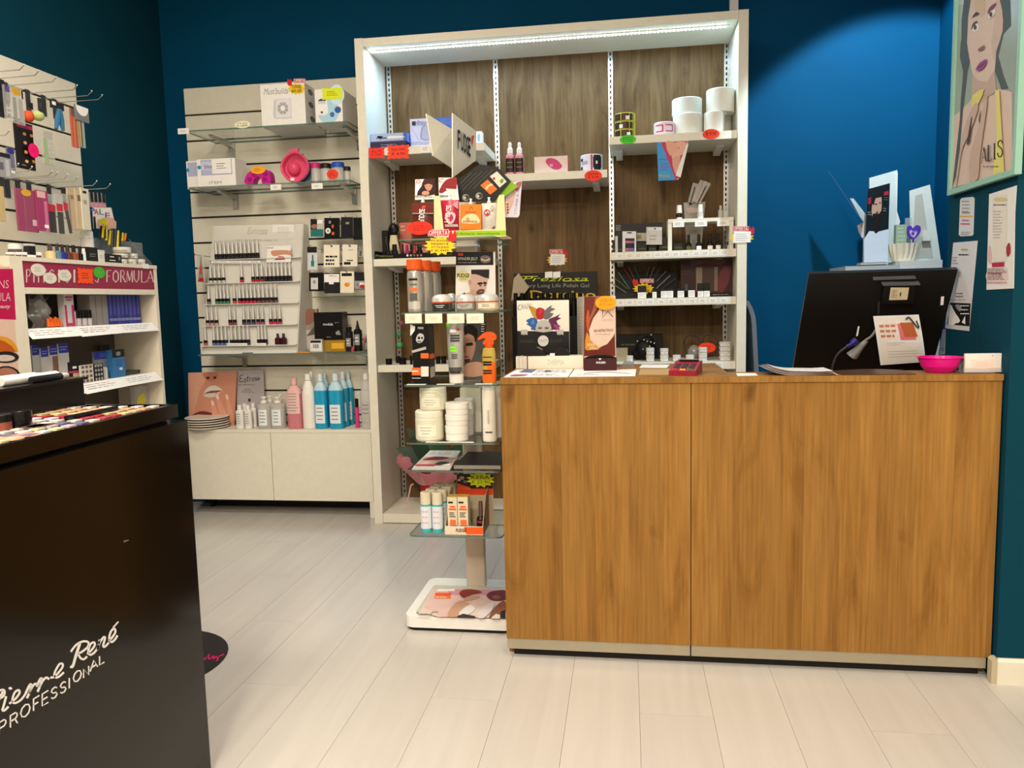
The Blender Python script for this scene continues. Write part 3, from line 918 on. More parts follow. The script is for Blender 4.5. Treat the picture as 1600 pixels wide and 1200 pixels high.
# manicure bowls, propped on edge
def bowl(label, cx, cy, rx, ry, Y, mt, mt2, hub, name='manicure_bowl'):
    q = [pY(*c4(cx+rx*(1+.12*math.cos(2*t))*math.cos(t), cy-ry*math.sin(t)*(1 if math.sin(t) > 0 else 1.02)), Y) for t in [2*math.pi*i/28 for i in range(28)]]
    dz = GZ2-min(p.z for p in q)+.0008
    q = [p+V((0, 0, dz)) for p in q]
    cen = sum(q, V((0, 0, 0)))/len(q)
    b = B()
    rings = [(1.0, 0.0), (1.0, .010), (.86, .012), (.84, .004), (.74, .038), (.48, .05)]
    vs, fs = [], []
    n = len(q)
    for s_, d_ in rings:
        for p in q:
            vs.append(cen+(p-cen)*s_+V((0, d_, 0)))
    for j in range(len(rings)-1):
        if j == 1:
            continue
        for i in range(n):
            fs.append((j*n+i, j*n+(i+1) % n, (j+1)*n+(i+1) % n, (j+1)*n+i))
    fs = [f for f in fs]
    vs2 = [cen+(p-cen)*s_+V((0, d_, 0)) for s_, d_ in ((1.0, 0), (.95, -.004), (.86, 0), (.80, .03), (.55, .044)) for p in q]
    f2 = [(j*n+i, j*n+(i+1) % n, (j+1)*n+(i+1) % n, (j+1)*n+i) for j in range(4) for i in range(n)]+[list(range(4*n, 5*n))]
    b.add(vs2, f2, mt, True)
    vs3 = [cen+(p-cen)*s_+V((0, d_, 0)) for s_, d_ in ((1.0, 0.001), (.97, .02), (.84, .045), (.5, .055)) for p in q]
    b.add(vs3, [(j*n+i, j*n+(i+1) % n, (j+1)*n+(i+1) % n, (j+1)*n+i) for j in range(3) for i in range(n)]+[list(range(3*n, 4*n))], mt, True)
    if hub:
        h = pY(*c4(*hub), Y+.02)+V((0, 0, dz))
        b.ball((h.x, h.y+.012, h.z), .034, .026, .034, mt2)
        h = pY(*c4(935, 855), Y-.003)+V((0, 0, dz*.5))
        b.box(h.x-.010, h.x+.010, h.y-.002, h.y+.004, h.z-.004, h.z+.010, PAPER)
    b.box(cen.x-.022, cen.x+.022, Y+.002, Y+.016, max(p.z for p in q)-.006, max(p.z for p in q)+.010, mt)
    return S(name, b, label, 'bowl')
bowl('blue manicure bowl standing on edge behind the pink one', 985, 755, 88, 112, 3.83, m('#2c6f9c', .35), None, None)
bowl('pink manicure bowl with a round hub, standing on edge on the middle glass shelf', 950, 750, 100, 124, 3.765, m('#e0567c', .3), m('#d84a72', .3), (938, 762))
def pot(label, x0, x1, yt, Y, col, lid):
    X0, X1, zt = fit(c4, x0, x1, yt, Y, GZ2)
    r = (X1-X0)/2; h = zt-GZ2
    return vessel('plastic_pot', label, 'pot', (X0+X1)/2, Y+r, GZ2, [('cup', [(r*.86, 0), (r*.94, h*.74)], CLEARLIQ), ('lid', [(r, h*.745), (r, h*.96), (r*.93, h)], m(lid, .4))], 'clear pots with coloured lids')
pot('clear pot with a magenta lid beside the pink bowl', 1062, 1140, 718, 3.80, None, '#c22a78')
pot('clear pot with a black lid next to the pink bowl', 1142, 1222, 722, 3.79, None, '#1d1b1d')
pot('clear pot with a royal blue lid behind the red disc', 1226, 1322, 712, 3.80, None, '#2b53b2')
pot('clear pot with a black lid at the right end of the middle glass shelf', 1324, 1380, 748, 3.84, None, '#1d1b1d')
sticker('red disc price tag in front of the clear lidded pots', c4, 1205, 770, 1292, 852, 3.7465, m('#e03a22', .6), 'oval')
sticker('small white price label on the middle shelf edge below the pink bowl', c4, 765, 890, 846, 936, 3.7395, PAPER, 'rect')
sticker('small white price label on the middle shelf edge below the clear pots', c4, 1086, 880, 1170, 928, 3.7395, PAPER, 'rect')

# ---- nail polish rack on the lowest glass shelf
yb, ytp = 549, 350
def rackY(py):
    return 3.775+(3.935-3.775)*(yb-py)/(yb-ytp)
BLp, BRp, TRp, TLp = [pY(*p, rackY(p[1])) for p in ((316, 549), (463, 549), (473, 350), (335, 353))]
dz = GZ3-min(BLp.z, BRp.z)
rack = T('polish_rack', 'frosted acrylic nail polish rack sloping up against the slatted panel', 'rack', ((BLp.x+BRp.x)/2, 3.86, GZ3))
b = B(); b.slab([V((BLp.x, BLp.y, GZ3)), V((BRp.x, BRp.y, GZ3)), TRp, TLp], (0, .005, 0), ACRYL)
A = Art(b, BLp, BRp-BLp, TLp-BLp, (BRp-BLp).cross(TLp-BLp).normalized(), c5)
A.xtext('Extrosa', 462, 168, 612, 220, m('#b3ada2'), .35, -.008, 0); A.xlines(365, 250, 700, 280, 1, m('#b9b2a6'), .3)
Pt('sloped_back', b, rack)
b = B(); b.slab([V((BRp.x+.001, BRp.y, GZ3)), V((BRp.x+.001, 3.99, GZ3)), V((TRp.x+.001, 3.99, TRp.z)), TRp+V((.001, 0, 0))], (.005, 0, 0), ACRYL); Pt('side_cheek', b, rack)
b = B(); b.slab([V((BLp.x-.001, BLp.y, GZ3)), V((BLp.x-.001, 3.99, GZ3)), V((TLp.x-.001, 3.99, TLp.z)), TLp+V((-.001, 0, 0))], (-.005, 0, 0), ACRYL); Pt('side_cheek', b, rack)
ROWS = [404, 441, 474, 507.5, 539]
RZ = []
for i, y in enumerate(ROWS):
    Yk = rackY(y)
    pl_ = pY(318, y, Yk-.012); pr_ = pY(465, y, Yk-.012)
    z = (pl_.z+pr_.z)/2
    RZ.append((z, Yk))
    if i < 5:
        b = B(); b.box(BLp.x+.002, BRp.x+.004, Yk-.026, Yk-.0012, z-.004, z, ACRYL); Pt('ledge', b, rack)
def pmesh(col, blk='#121013'):
    b = B()
    b.lathe([(.0085, 0), (.0098, .002), (.0098, .013)], m(col, .25), n=12)
    b.lathe([(.0099, .013), (.0099, .026), (.0085, .028)], m(blk, .3), n=12)
    b.lathe([(.0082, .028), (.0072, .045), (.0048, .088), (.0052, .096), (.003, .099)], SILVER, n=12)
    return b
PCOL = {}
def polish(col, x, y, z, label, group):
    if col not in PCOL:
        o = S('nail_polish_bottle', pmesh(col), label, 'nail polish', group, loc=(0, 0, 0))
        o.location = (x, y, z); PCOL[col] = o
        return o
    return cp(PCOL[col], (x, y, z), label, group)
ORD = ['first from left', 'second', 'third', 'fourth', 'fifth', 'sixth', 'seventh', 'eighth', 'ninth', 'tenth', 'eleventh']
CL = [(0, 215, 555, 11, ['#2b2a2e'], 'dark nail polish in the unbroken top row of the rack'),
      (1, 172, 300, 4, ['#c9c5bd'], 'pale nail polish at the left of the second rack row'),
      (1, 404, 438, 1, ['#c02534'], 'lone red nail polish in the middle of the second rack row'),
      (1, 490, 590, 3, ['#a32634'], 'red nail polish left of the plums in the second rack row'),
      (1, 591, 798, 7, ['#2c2135'], 'dark plum nail polish at the right of the second rack row'),
      (2, 156, 192, 1, ['#77706c'], 'lone grey nail polish at the left end of the third rack row'),
      (2, 222, 332, 4, ['#3f7d55'], 'green nail polish in the third rack row'),
      (2, 348, 384, 1, ['#c4472c'], 'single orange nail polish between greens and reds in the third rack row'),
      (2, 392, 535, 5, ['#bf2440'], 'bright red nail polish in the third rack row'),
      (2, 536, 692, 5, ['#6a4a4c'], 'brown nail polish at the right of the third rack row'),
      (3, 148, 248, 3, ['#c98d8a'], 'pinkish nail polish at the left of the fourth rack row'),
      (3, 318, 384, 2, ['#8d3f48'], 'dull red nail polish, one of a pair in the fourth rack row'),
      (3, 420, 526, 3, ['#4d4566'], 'violet grey nail polish in the fourth rack row'),
      (3, 527, 595, 2, ['#9a4a7a'], 'mauve nail polish in the fourth rack row'),
      (3, 622, 725, 3, ['#c01f4a'], 'crimson nail polish at the right of the fourth rack row'),
      (4, 132, 166, 1, ['#b85a5a'], 'lone rosy nail polish at the left end of the bottom rack row'),
      (4, 198, 318, 4, ['#5a6f9c'], 'slate blue nail polish in the bottom rack row'),
      (4, 330, 485, 5, ['#3c3a44'], 'charcoal nail polish behind a white strip in the bottom rack row'),
      (4, 537, 613, 3, ['#4c4048'], 'dark nail polish at the right of the bottom rack row')]
for row, xa, xb, n, cols, lab in CL:
    z, Yk = RZ[row]
    w = (xb-xa)/n
    for i in range(n):
        px = c5(xa+w*(i+.5), 0)[0]
        X = pY(px, ROWS[row]-8, Yk-.0125).x
        polish(cols[i % len(cols)], X, Yk-.0125, z+.0004, lab+(', '+ORD[i] if n > 1 else ''), 'nail polishes on the rack')
for i, (xa, xb) in enumerate(((672, 712), (714, 757))):
    z, Yk = RZ[4]
    X0, X1 = [pY(*c5(x, 1020), Yk-.014).x for x in (xa, xb)]
    r = (X1-X0)/2
    vessel('nail_polish_bottle', ['left plum polish with a dark round cap at the bottom right of the rack', 'right plum polish with a dark round cap at the bottom right of the rack'][i], 'nail polish', (X0+X1)/2, Yk-.0125, z+.0004,
           [('bottle', [(r, 0), (r, .03), (r*.5, .036)], m('#3a1420', .2), {'pw': .6}), ('cap', [(r*.5, .0365), (r*.45, .056)], m('#4a2a30', .4), {'n': 10})])
b = B()
z, Yk = RZ[0]
q = [pY(*c5(*p), Yk-.02) for p in ((605, 432), (790, 432), (788, 303), (612, 312))]
b.slab(q, (0, .0012, 0), PAPER)
A = Art(b, q[0], q[1]-q[0], q[3]-q[0], (0, -1, 0), c5)
A.xpoly([(640, 350), (690, 340), (790, 345), (788, 378), (740, 372), (660, 385)], m('#c98f74'), 3); A.xpoly([(665, 415), (700, 385), (740, 388), (745, 412)], m('#b5504a')); A.xlines(612, 316, 670, 330, 1, m('#b03a3a'), .4)
S('picture_card', b, 'cream card with a printed hand, beside the top row of polishes', 'card')
b = B()
q = [pY(*c5(*p), rackY(358)-.004) for p in ((648, 246), (812, 240), (816, 148), (652, 148))]
b.slab(q, (0, .001, 0), PAPER)
A = Art(b, q[0], q[1]-q[0], q[3]-q[0], (0, -1, 0), c5)
A.xlines(690, 165, 800, 225, 4, GINK, .2); A.xell(674, 230, 12, 10, m('#d8cf6a'))
S('certificate_card', b, 'white certificate card at the top right of the polish rack', 'card')
for xa, xb, ya, yb_, lab, row in ((192, 560, 420, 438, 'row of white price strips under the top rack row', 0), (310, 462, 1038, 1058, 'white price strip before the charcoal polishes', 4), (530, 602, 1038, 1058, 'short white price strip at the bottom right of the rack', 4)):
    b = B(); Y = RZ[row][1]-.0275
    q = [pY(*c5(*p), Y) for p in ((xa, yb_), (xb, yb_), (xb, ya), (xa, ya))]
    b.slab(q, (0, .0008, 0), PAPER); A = Art(b, q[0], q[1]-q[0], q[3]-q[0], (0, -1, 0)); A.lines(.03, .2, .97, .8, 1, GINK, .3)
    S('price_strip', b, lab, 'price strip')

# ---- packets on hooks at the right of the slatted panel
def hook(par, x, z, ln, y1=PYF, r=.0022):
    b = B(); b.tube([(x, y1-.001, z), (x, y1-ln, z+.004), (x, y1-ln-.012, z+.016)], r, STEEL, 6)
    b.box(x-.012, x+.012, y1-.004, y1-.0005, z-.02, z+.012, STEEL)
    return S('display_hook', b, par, 'hook', None)
HY = 3.86
def packet(name, label, c, x0, x1, y0, y1, Y, mt, art=None, d=.006, group=None, cat='packet', hookz=True, hl=None):
    q = [pY(*c(*p), Y) for p in ((x0, y1), (x1, y1), (x1, y0), (x0, y0))]
    b = B(); b.slab(q, (0, d, 0), mt)
    A = Art(b, q[0], q[1]-q[0], q[3]-q[0], (0, -1, 0), c)
    if art:
        art(A)
    o = S(name, b, label, cat, group)
    return o, (q[2]+q[3])/2
HK = [
 ('blister_packet', 'teal and black carded packet with a face, first in the top row of hooks', 937, 1032, 106, 246, CLEARP, lambda A: (A.rect(0, .05, 1, .45, m('#1f6f6c')), A.rect(0, .45, .5, 1, m('#14161f')), A.ell(.3, .6, .25, .12, m('#9a6a5a')), A.rect(.55, .75, .95, .95, PAPER))),
 ('carded_packet', 'black card with a white disc and orange marks, second in the top row of hooks', 1040, 1154, 98, 250, BLACK, lambda A: (A.ell(.25, .36, .17, .14, PAPER), A.ell(.25, .36, .08, .07, GREY), A.rect(.5, .5, .62, .66, m('#d8622c')), A.rect(.5, .16, .66, .3, m('#d8622c')), A.rect(.3, .72, .44, .86, GREY))),
 ('carded_packet', 'plain black packet with a dark window, third in the top row of hooks', 1165, 1254, 92, 248, m('#1c1a1b', .4), lambda A: (A.rect(.08, .1, .92, .6, m('#26262a', .2)), A.rect(.4, .66, .7, .76, GREY))),
 ('carded_packet', 'black packet beside the shelf unit, last in the top row of hooks', 1258, 1330, 95, 262, BLACK, lambda A: A.rect(.1, .12, .9, .5, m('#232125', .2))),
 ('blister_packet', 'narrow packet with a small teal bottle, first in the middle row of hooks', 912, 992, 315, 494, CLEARP, lambda A: (A.rect(0, .76, .9, 1, m('#15141c')), A.rect(.05, .04, .95, .74, m('#c7cbd0')), A.rect(.36, .18, .66, .42, m('#23776f')), A.rect(.45, .42, .58, .66, m('#2b5d58')))),
 ('carded_packet', 'cream card printed with dark lines, second in the middle row of hooks', 1036, 1154, 300, 466, m('#e7dfcd', .5), lambda A: (A.lines(.12, .05, .9, .55, 3, INK, .5), A.ell(.5, .93, .07, .03, DARK))),
 ('carded_packet', 'cream card with a black picture at its foot, third in the middle row of hooks', 1176, 1288, 298, 462, m('#e7dfcd', .5), lambda A: (A.rect(.1, .08, .55, .2, INK), A.lines(.3, .2, .9, .34, 1, INK, .4), A.ell(.5, .93, .07, .03, DARK), A.lines(.4, .7, .8, .8, 1, GINK, .3))),
 ('blister_packet', 'slim clear packet, last in the middle row of hooks', 1296, 1332, 305, 392, CLEARP, lambda A: (A.rect(.1, .6, .9, .95, m('#8f8a80')), A.rect(.2, .1, .7, .55, m('#5a5550')))),
 ('carded_packet', 'black card with a silver label, first in the bottom row of hooks', 926, 1034, 508, 648, BLACK, lambda A: (A.rect(.12, .1, .62, .72, m('#c9c7c4')), A.ell(.37, .5, .1, .1, GREY))),
 ('blister_packet', 'dark packet with a torn white header, second in the bottom row of hooks', 1040, 1158, 512, 664, m('#232124', .3), lambda A: (A.rect(0, .55, .95, .95, PAPER), A.rect(.3, .45, .6, .56, PAPER), A.lines(.3, .8, .8, .9, 1, GINK, .3))),
 ('carded_packet', 'cream card with an orange splash, third in the bottom row of hooks', 1160, 1262, 500, 660, m('#e9dfc8', .5), lambda A: (A.rect(.1, .78, .85, .92, INK), A.ell(.5, .38, .2, .1, m('#e08a2a')), A.ell(.62, .42, .1, .06, m('#e9a23a')))),
 ('blister_packet', 'packet of red and white balls under a black header, last in the bottom hook row', 1268, 1350, 505, 635, CLEARP, lambda A: (A.rect(0, .5, 1, 1, m('#1a181a')), A.ell(.6, .28, .3, .14, PAPER), A.ell(.7, .18, .28, .1, m('#c22a3a')), A.ell(.3, .3, .15, .1, m('#7a7ab0')))),
]
for i, (nm, lab, x0, x1, y0, y1, mt, art) in enumerate(HK):
    o, top = packet(nm, lab, c5, x0, x1, y0, y1, 3.862, mt, art)
    zh = top.z-.006
    row = ('top', 'middle', 'bottom')[i//4]; pos = ('first', 'second', 'third', 'last')[i % 4]
    b = B(); b.tube([(top.x, PYF-.001, zh), (top.x, 3.845, zh+.003), (top.x, 3.836, zh+.013)], .002, STEEL, 6)
    b.box(top.x-.01, top.x+.01, PYF-.004, PYF-.0005, zh-.016, zh+.01, STEEL)
    S('display_hook', b, f'steel hook carrying the {pos} packet of the {row} row right of the polish rack', 'hook')
b = B()
a = pY(*c5(960, 690), 3.84); d = pY(*c5(1345, 690), 3.84)
b.box(a.x, d.x, 3.82, 3.998, a.z-.004, a.z, GEDGE, GEDGE, CLEAR)
S('clear_tray', b, 'clear plastic tray below the hooked packets right of the polish rack', 'tray')
# hook at the left edge with a red-tipped pack
o, top = packet('blister_packet', 'tapered packet with red tweezers hanging left of the polish rack', c5, 88, 142, 378, 578, 3.86, CLEARP, lambda A: (A.poly([(.1, .02), (.9, .02), (.55, .95), (.45, .95)], m('#8d857a')), A.poly([(.05, 0), (.95, 0), (.8, .16), (.3, .14)], m('#b3202e')), A.poly([(.2, .3), (.7, .3), (.55, .7)], m('#c2404a'))))
b = B(); b.tube([(top.x, PYF-.001, top.z-.004), (top.x, 3.80, top.z), (top.x-.0, 3.79, top.z+.014)], .0022, STEEL, 6)
b.box(top.x-.012, top.x+.012, PYF-.004, PYF-.0005, top.z-.03, top.z+.01, STEEL)
S('display_hook', b, 'steel hook carrying the red tweezers packet', 'hook')

# ---- small goods on the lowest glass shelf
Zs = GZ3+.0005
o, _ = packet('paper_sachet', 'crumpled grey and brown paper sachet right of the polish rack', c5, 884, 985, 745, 1060, 3.90, m('#8f8578', .6), lambda A: (A.poly([(.1, .6), (.9, .75), (.8, .98), (.2, .98)], m('#8a5f4c'), 2), A.poly([(.1, .1), (.7, .05), (.8, .4), (.2, .5)], m('#b5aea4'), 2), A.poly([(.2, .35), (.9, .4), (.8, .6)], m('#5d4f48'))), d=.02)
o.location.z = Zs
def a_(A):
    A.xtext('modula', 1032, 885, 1105, 905, PAPER); A.xtext('pro', 1120, 880, 1150, 890, GINK); A.xpoly([(1125, 955), (1150, 940), (1165, 975), (1130, 975)], GREY); A.xtext('kit', 1060, 985, 1090, 997, GINK)
X0, X1, zt = fit(c5, 1028, 1196, 1015, 3.83, Zs)
b = B(); b.box(X0, X1, 3.83, 3.93, Zs, zt, AMBER, AMBER, AMBER); fY(b, X0, X1, 3.83, Zs, zt).rect(.4, .25, .95, .75, m('#d9a52a', .4))
S('amber_box', b, 'amber plastic box below the matt black box', 'box')
zz = zt+.0004
X0, X1, zt = fit(c5, 965, 1176, 806, 3.85, zz)
b = B(); b.box(X0, X1, 3.85, 3.93, zz, zt, BLACK); a_(fY(b, X0, X1, 3.85, zz, zt, c5))
S('product_box', b, 'matt black box with small white print on top of the amber box', 'box')
def a_(A):
    A.rect(.08, .08, .95, .92, m('#d9d7d3')); A.rect(.1, .72, .9, .9, INK)
    for k in range(9):
        A.rect(.28+k*.05, .3, .28+k*.05+RN.uniform(.015, .03), .62, INK); A.k -= 1
carton('barcode_packet', 'silver packet with a bar code in front of the amber box', 'packet', c5, 928, 1026, 1008, 3.80, Zs, .02, m('#bdbbb7', .3, .3), a_)
for x0, x1, yt, lab, bc in ((1190, 1246, 918, 'small black bottle with a white label beside the amber box', '#1b191b'), (1252, 1312, 868, 'taller black glue bottle with a pointed nozzle near the shelf unit', '#141214')):
    X0, X1, zt = fit(c5, x0, x1, yt, 3.82, Zs); r = (X1-X0)/2; h = zt-Zs
    nz = yt < 900
    vessel('glue_bottle', lab, 'bottle', (X0+X1)/2, 3.82+r, Zs, [('bottle', [(r, 0), (r, h*.66), (r*.5, h*.74)] if nz else [(r*.9, 0), (r, h*.8), (r*.6, h*.86)], m(bc, .3), {'lab': [(r+.0004, h*.2, h*.55, .7, m('#8a8886'), 2, PAPER)]}),
        ('nozzle' if nz else 'cap', [(r*.5, h*.745), (r*.3, h*.86), (r*.12, h)] if nz else [(r*.7, h*.865), (r*.7, h)], BLACK)])
X0, X1, zt = fit(c5, 1240, 1258, 1000, 3.80, Zs)
vessel('lip_tube', 'tiny red tube between the two black bottles', 'tube', (X0+X1)/2, 3.80, Zs, [('tube', [(.006, 0), (.006, .012), (.004, .014), (.004, .022), (.001, .026)], m('#d23a4a', .4), {'n': 10})])
o, _ = packet('flat_packet', 'pinkish clear packet leaning at the right end of the lowest glass shelf', c5, 1312, 1362, 866, 985, 3.94, CLEARP, lambda A: (A.poly([(.1, .1), (.5, .05), (.9, .9), (.6, .95)], m('#c99aa0')), A.poly([(.5, .5), (.9, .4), (.8, .9)], m('#8a5a6a'))))
o.location.z = Zs
b = B(); a = pZ(*c5(835, 1110), Zs); d = pZ(*c5(950, 1105), Zs)
b.box(a.x, d.x, 3.765, 3.785, Zs, Zs+.004, m('#e0952a', .5)); S('nail_file', b, 'flat orange file lying at the front of the lowest glass shelf', 'nail file')
b = B(); a = pY(*c5(430, 1112), 3.76); b.box(a.x, a.x+.05, 3.752, 3.768, Zs, Zs+.006, m('#6d6a66', .4)); S('nail_file', b, 'thin grey file lying before the foot of the polish rack', 'nail file')

# ---- goods on the base cabinet
Zc = .4625
b = B()
q = [pY(*c6(*p), 3.93) for p in ((108, 490), (410, 505), (428, 172), (103, 182))]
q[0].z = q[1].z = Zc; 
b.slab(q, (0, .006, 0), m('#c98a72', .45))
A = Art(b, q[0], q[1]-q[0], q[3]-q[0], (0, -1, 0), c6)
A.xpoly([(103, 182), (250, 180), (180, 300), (140, 460), (108, 490)], m('#d39c84'))
A.xpoly([(205, 182), (300, 180), (300, 215), (275, 232), (235, 236), (210, 215)], m('#b97862'), 2)
A.xell(235, 216, 13, 9, m('#5d2a20')); A.xell(282, 214, 11, 9, m('#5d2a20'))
A.xpoly([(205, 325), (230, 285), (262, 268), (300, 272), (332, 300), (300, 305), (260, 300), (222, 315)], m('#d8cdc0'), 3)
A.xpoly([(207, 328), (240, 318), (290, 310), (320, 306), (300, 335), (255, 348), (215, 342)], m('#d2c4b6'), 3)
A.xpoly([(210, 322), (255, 305), (325, 300), (300, 313), (250, 318)], m('#7a4a40'), 2)
A.xpoly([(118, 475), (180, 440), (240, 445), (300, 470), (300, 500), (120, 488)], m('#6d2c22'), 2)
for f in ([(285, 318), (305, 330), (350, 430), (380, 500), (330, 500), (300, 400)], [(352, 330), (372, 335), (395, 420), (412, 500), (375, 500), (362, 400)], [(258, 365), (276, 372), (300, 440), (320, 500), (272, 500), (262, 430)]):
    A.xpoly(f, m('#d59880'), 2)
for x, y in ((300, 342), (365, 343), (268, 385)):
    A.xell(x, y, 9, 18, m('#e6c6bc'), a=.3); A.k -= 1
S('lips_poster', b, 'pink cardboard picture of silver lips and painted fingernails on the base cabinet', 'poster')
b = B()
q = [pY(*c6(*p), 3.955) for p in ((425, 402), (612, 400), (606, 160), (424, 172))]
q[0].z = q[1].z = Zc
b.slab(q, (0, .006, 0), m('#b0a8ac', .5))
A = Art(b, q[0], q[1]-q[0], q[3]-q[0], (0, -1, 0), c6)
gm = m('#3c383c')
for st in ([(472, 196), (450, 204), (448, 214), (460, 219), (446, 227), (450, 243), (474, 236)], [(492, 222), (479, 226), (490, 238), (477, 248)], [(503, 204), (499, 236), (508, 238)], [(494, 216), (512, 213)], [(516, 239), (515, 221), (527, 216)], [(540, 216), (530, 224), (532, 236), (542, 233), (545, 220), (539, 215)], [(560, 214), (550, 219), (559, 229), (549, 236)], [(577, 214), (565, 218), (564, 231), (575, 226), (578, 213), (580, 232)]):
    A.xstroke(st, 4.5, gm); A.k -= 1
A.k += 1
A.xlines(440, 258, 575, 266, 1, gm, .4); A.xtext('NAIL POLISH', 475, 288, 520, 298, gm); A.xlines(460, 300, 560, 318, 2, m('#6d666c'), .35); A.xpoly([(505, 355), (522, 355), (522, 375), (505, 375)], gm)
S('sign_card', b, 'grey lilac sign card with dark script lettering behind the clear bottles', 'sign')
for i in range(5):
    b = B()
    a = pY(*c6(100, 515), 3.87); d = pY(*c6(372, 515), 3.87)
    r = (d.x-a.x)/2*.96; z0 = Zc+i*.0125
    b.lathe([(r*.7, 0), (r, .006), (r, .0085), (r*.95, .010), (r*.6, .008)], m('#ded6c8', .35), ((a.x+d.x)/2+RN.uniform(-.004, .004), 3.862+RN.uniform(-.003, .003), z0+.0003), n=32)
    S('pale_plate', b, ('lowest', 'second', 'middle', 'fourth', 'topmost')[i]+' of the five pale discs stacked in front of the lips picture', 'plate', 'stacked pale discs')
def cbottle(name, label, c, x0, x1, yt, Y, z, kind, mt, capm=WHITE, lab=None, group=None, pw=.8, labm=PAPER, lines=4, sy=.8, topm=None):
    X0, X1, zt = fit(c, x0, x1, yt, Y, z)
    r = (X1-X0)/2; h = zt-z
    o = {'pw': pw, 'sy': sy}
    k = r*(2**.5)**0
    if kind == 'litre':
        body = [(r*.94, 0), (r, .008), (r, h*.70), (r*.86, h*.77), (r*.36, h*.86)]
        cap = [(r*.42, h*.865), (r*.38, h), (r*.3, h+.0005)]
    elif kind == 'slim':
        body = [(r*.95, 0), (r, .006), (r, h*.62), (r*.8, h*.76), (r*.42, h*.88)]
        cap = [(r*.46, h*.885), (r*.42, h*.99), (r*.3, h)]
    elif kind == 'flip':
        body = [(r*.95, 0), (r, .004), (r, h*.74), (r*.5, h*.80)]
        cap = [(r*.6, h*.803), (r*.58, h*.99), (r*.45, h)]
    elif kind == 'pump':
        body = [(r*.95, 0), (r, .005), (r, h*.72), (r*.9, h*.76), (r*.4, h*.79)]
        cap = [(r*.52, h*.795), (r*.5, h*.87), (r*.2, h*.88), (r*.2, h*.94), (r*.42, h*.945), (r*.42, h)]
    if topm:
        o['mats'] = [mt, mt, topm, topm]
    if lab:
        o['lab'] = [(r+.0006, h*lab[0], h*lab[1], lab[2] if len(lab) > 2 else .75, labm, lines)]
    return vessel(name, label, 'bottle', (X0+X1)/2, Y+r*sy, z+.0003, [('bottle', body, mt, o), ('cap', cap, capm, {'n': 12})], group)
LAB = m('#dfe6ea', .5)
Ym = 3.815
for x0, x1, yt, Y, l in ((415, 465, 400, Ym, 'small white bottle nearest the lips picture'), (472, 520, 400, Ym, 'second small white bottle from the lips picture'), (450, 498, 390, 3.865, 'small white bottle in the back row, behind the first two'), (512, 552, 385, 3.865, 'small white bottle in the back row, next to the clear pump bottles')):
    cbottle('white_bottle', l, c6, x0, x1, yt, Y, Zc, 'flip', m('#e8e4dc', .35), WHITE, (.12, .7), 'small white bottles on the cabinet', labm=m('#d9d9d6'), lines=5)
for x0, x1, yt, Y, l in ((556, 640, 345, Ym, 'clear pump bottle, left of the front pair'), (642, 735, 345, Ym+.004, 'clear pump bottle, right of the front pair beside the pink bottle'), (610, 672, 338, 3.88, 'clear pump bottle in the back row, left'), (690, 742, 330, 3.88, 'clear pump bottle in the back row, right')):
    cbottle('pump_bottle', l, c6, x0, x1, yt, Y, Zc, 'pump', CLEARLIQ, m('#e4e0d8', .4), (.1, .6, .6), 'clear pump bottles on the cabinet', labm=LAB)
cbottle('lotion_bottle', 'tall bottle of pink liquid with a clear top among the white and clear bottles', c6, 752, 850, 222, Ym, Zc, 'litre', PINKLIQ, m('#dcaaa4', .4), (.3, .75, .95), pw=.7, labm=m('#e2b9b4', .5), lines=7, topm=m('#dfb0ac', .3))
cbottle('lotion_bottle', 'tall plain white bottle between the pink and the blue bottles', c6, 853, 940, 192, Ym, Zc, 'slim', m('#e9e4da', .35), WHITE, None, pw=1, lines=0)
cbottle('lotion_bottle', 'white bottle half hidden behind the tall white one', c6, 905, 948, 176, 3.90, Zc, 'slim', m('#e9e4da', .35), WHITE, None, pw=1)
for x0, x1, yt, Y, l in ((938, 1022, 192, Ym, 'blue liquid bottle, left of the front pair'), (1033, 1128, 190, Ym-.004, 'blue liquid bottle, right of the front pair'), (992, 1040, 172, 3.925, 'blue liquid bottle behind the front pair'), (1100, 1166, 178, 3.885, 'blue liquid bottle just behind and right of the front pair'), (1146, 1200, 174, 3.945, 'rearmost blue liquid bottle at the right of the cluster')):
    cbottle('blue_bottle', l, c6, x0, x1, yt, Y, Zc, 'litre', BLUELIQ, m('#cfdbe2', .4), (.1, .44, .7), 'litre bottles of blue liquid', labm=LAB, pw=.72, topm=m('#b4d2e2', .3))
X0, X1, zt = fit(c6, 1222, 1246, 355, 3.86, Zc)
vessel('pink_tube', 'thin pink bottle with a black cap between blue and clear bottles', 'bottle', (X0+X1)/2, 3.86, Zc+.0003, [('bottle', [(.011, 0), (.011, (zt-Zc)*.7)], m('#d23d80', .3)), ('cap', [(.009, (zt-Zc)*.705), (.009, zt-Zc)], BLACK)])
cbottle('lotion_bottle', 'tall clear bottle with dark print beside the shelf unit', c6, 1246, 1328, 188, Ym, Zc, 'slim', CLEARLIQ, m('#dedbd6', .4), (.2, .5, .8), pw=1, labm=m('#b9b4b2', .5), lines=3)
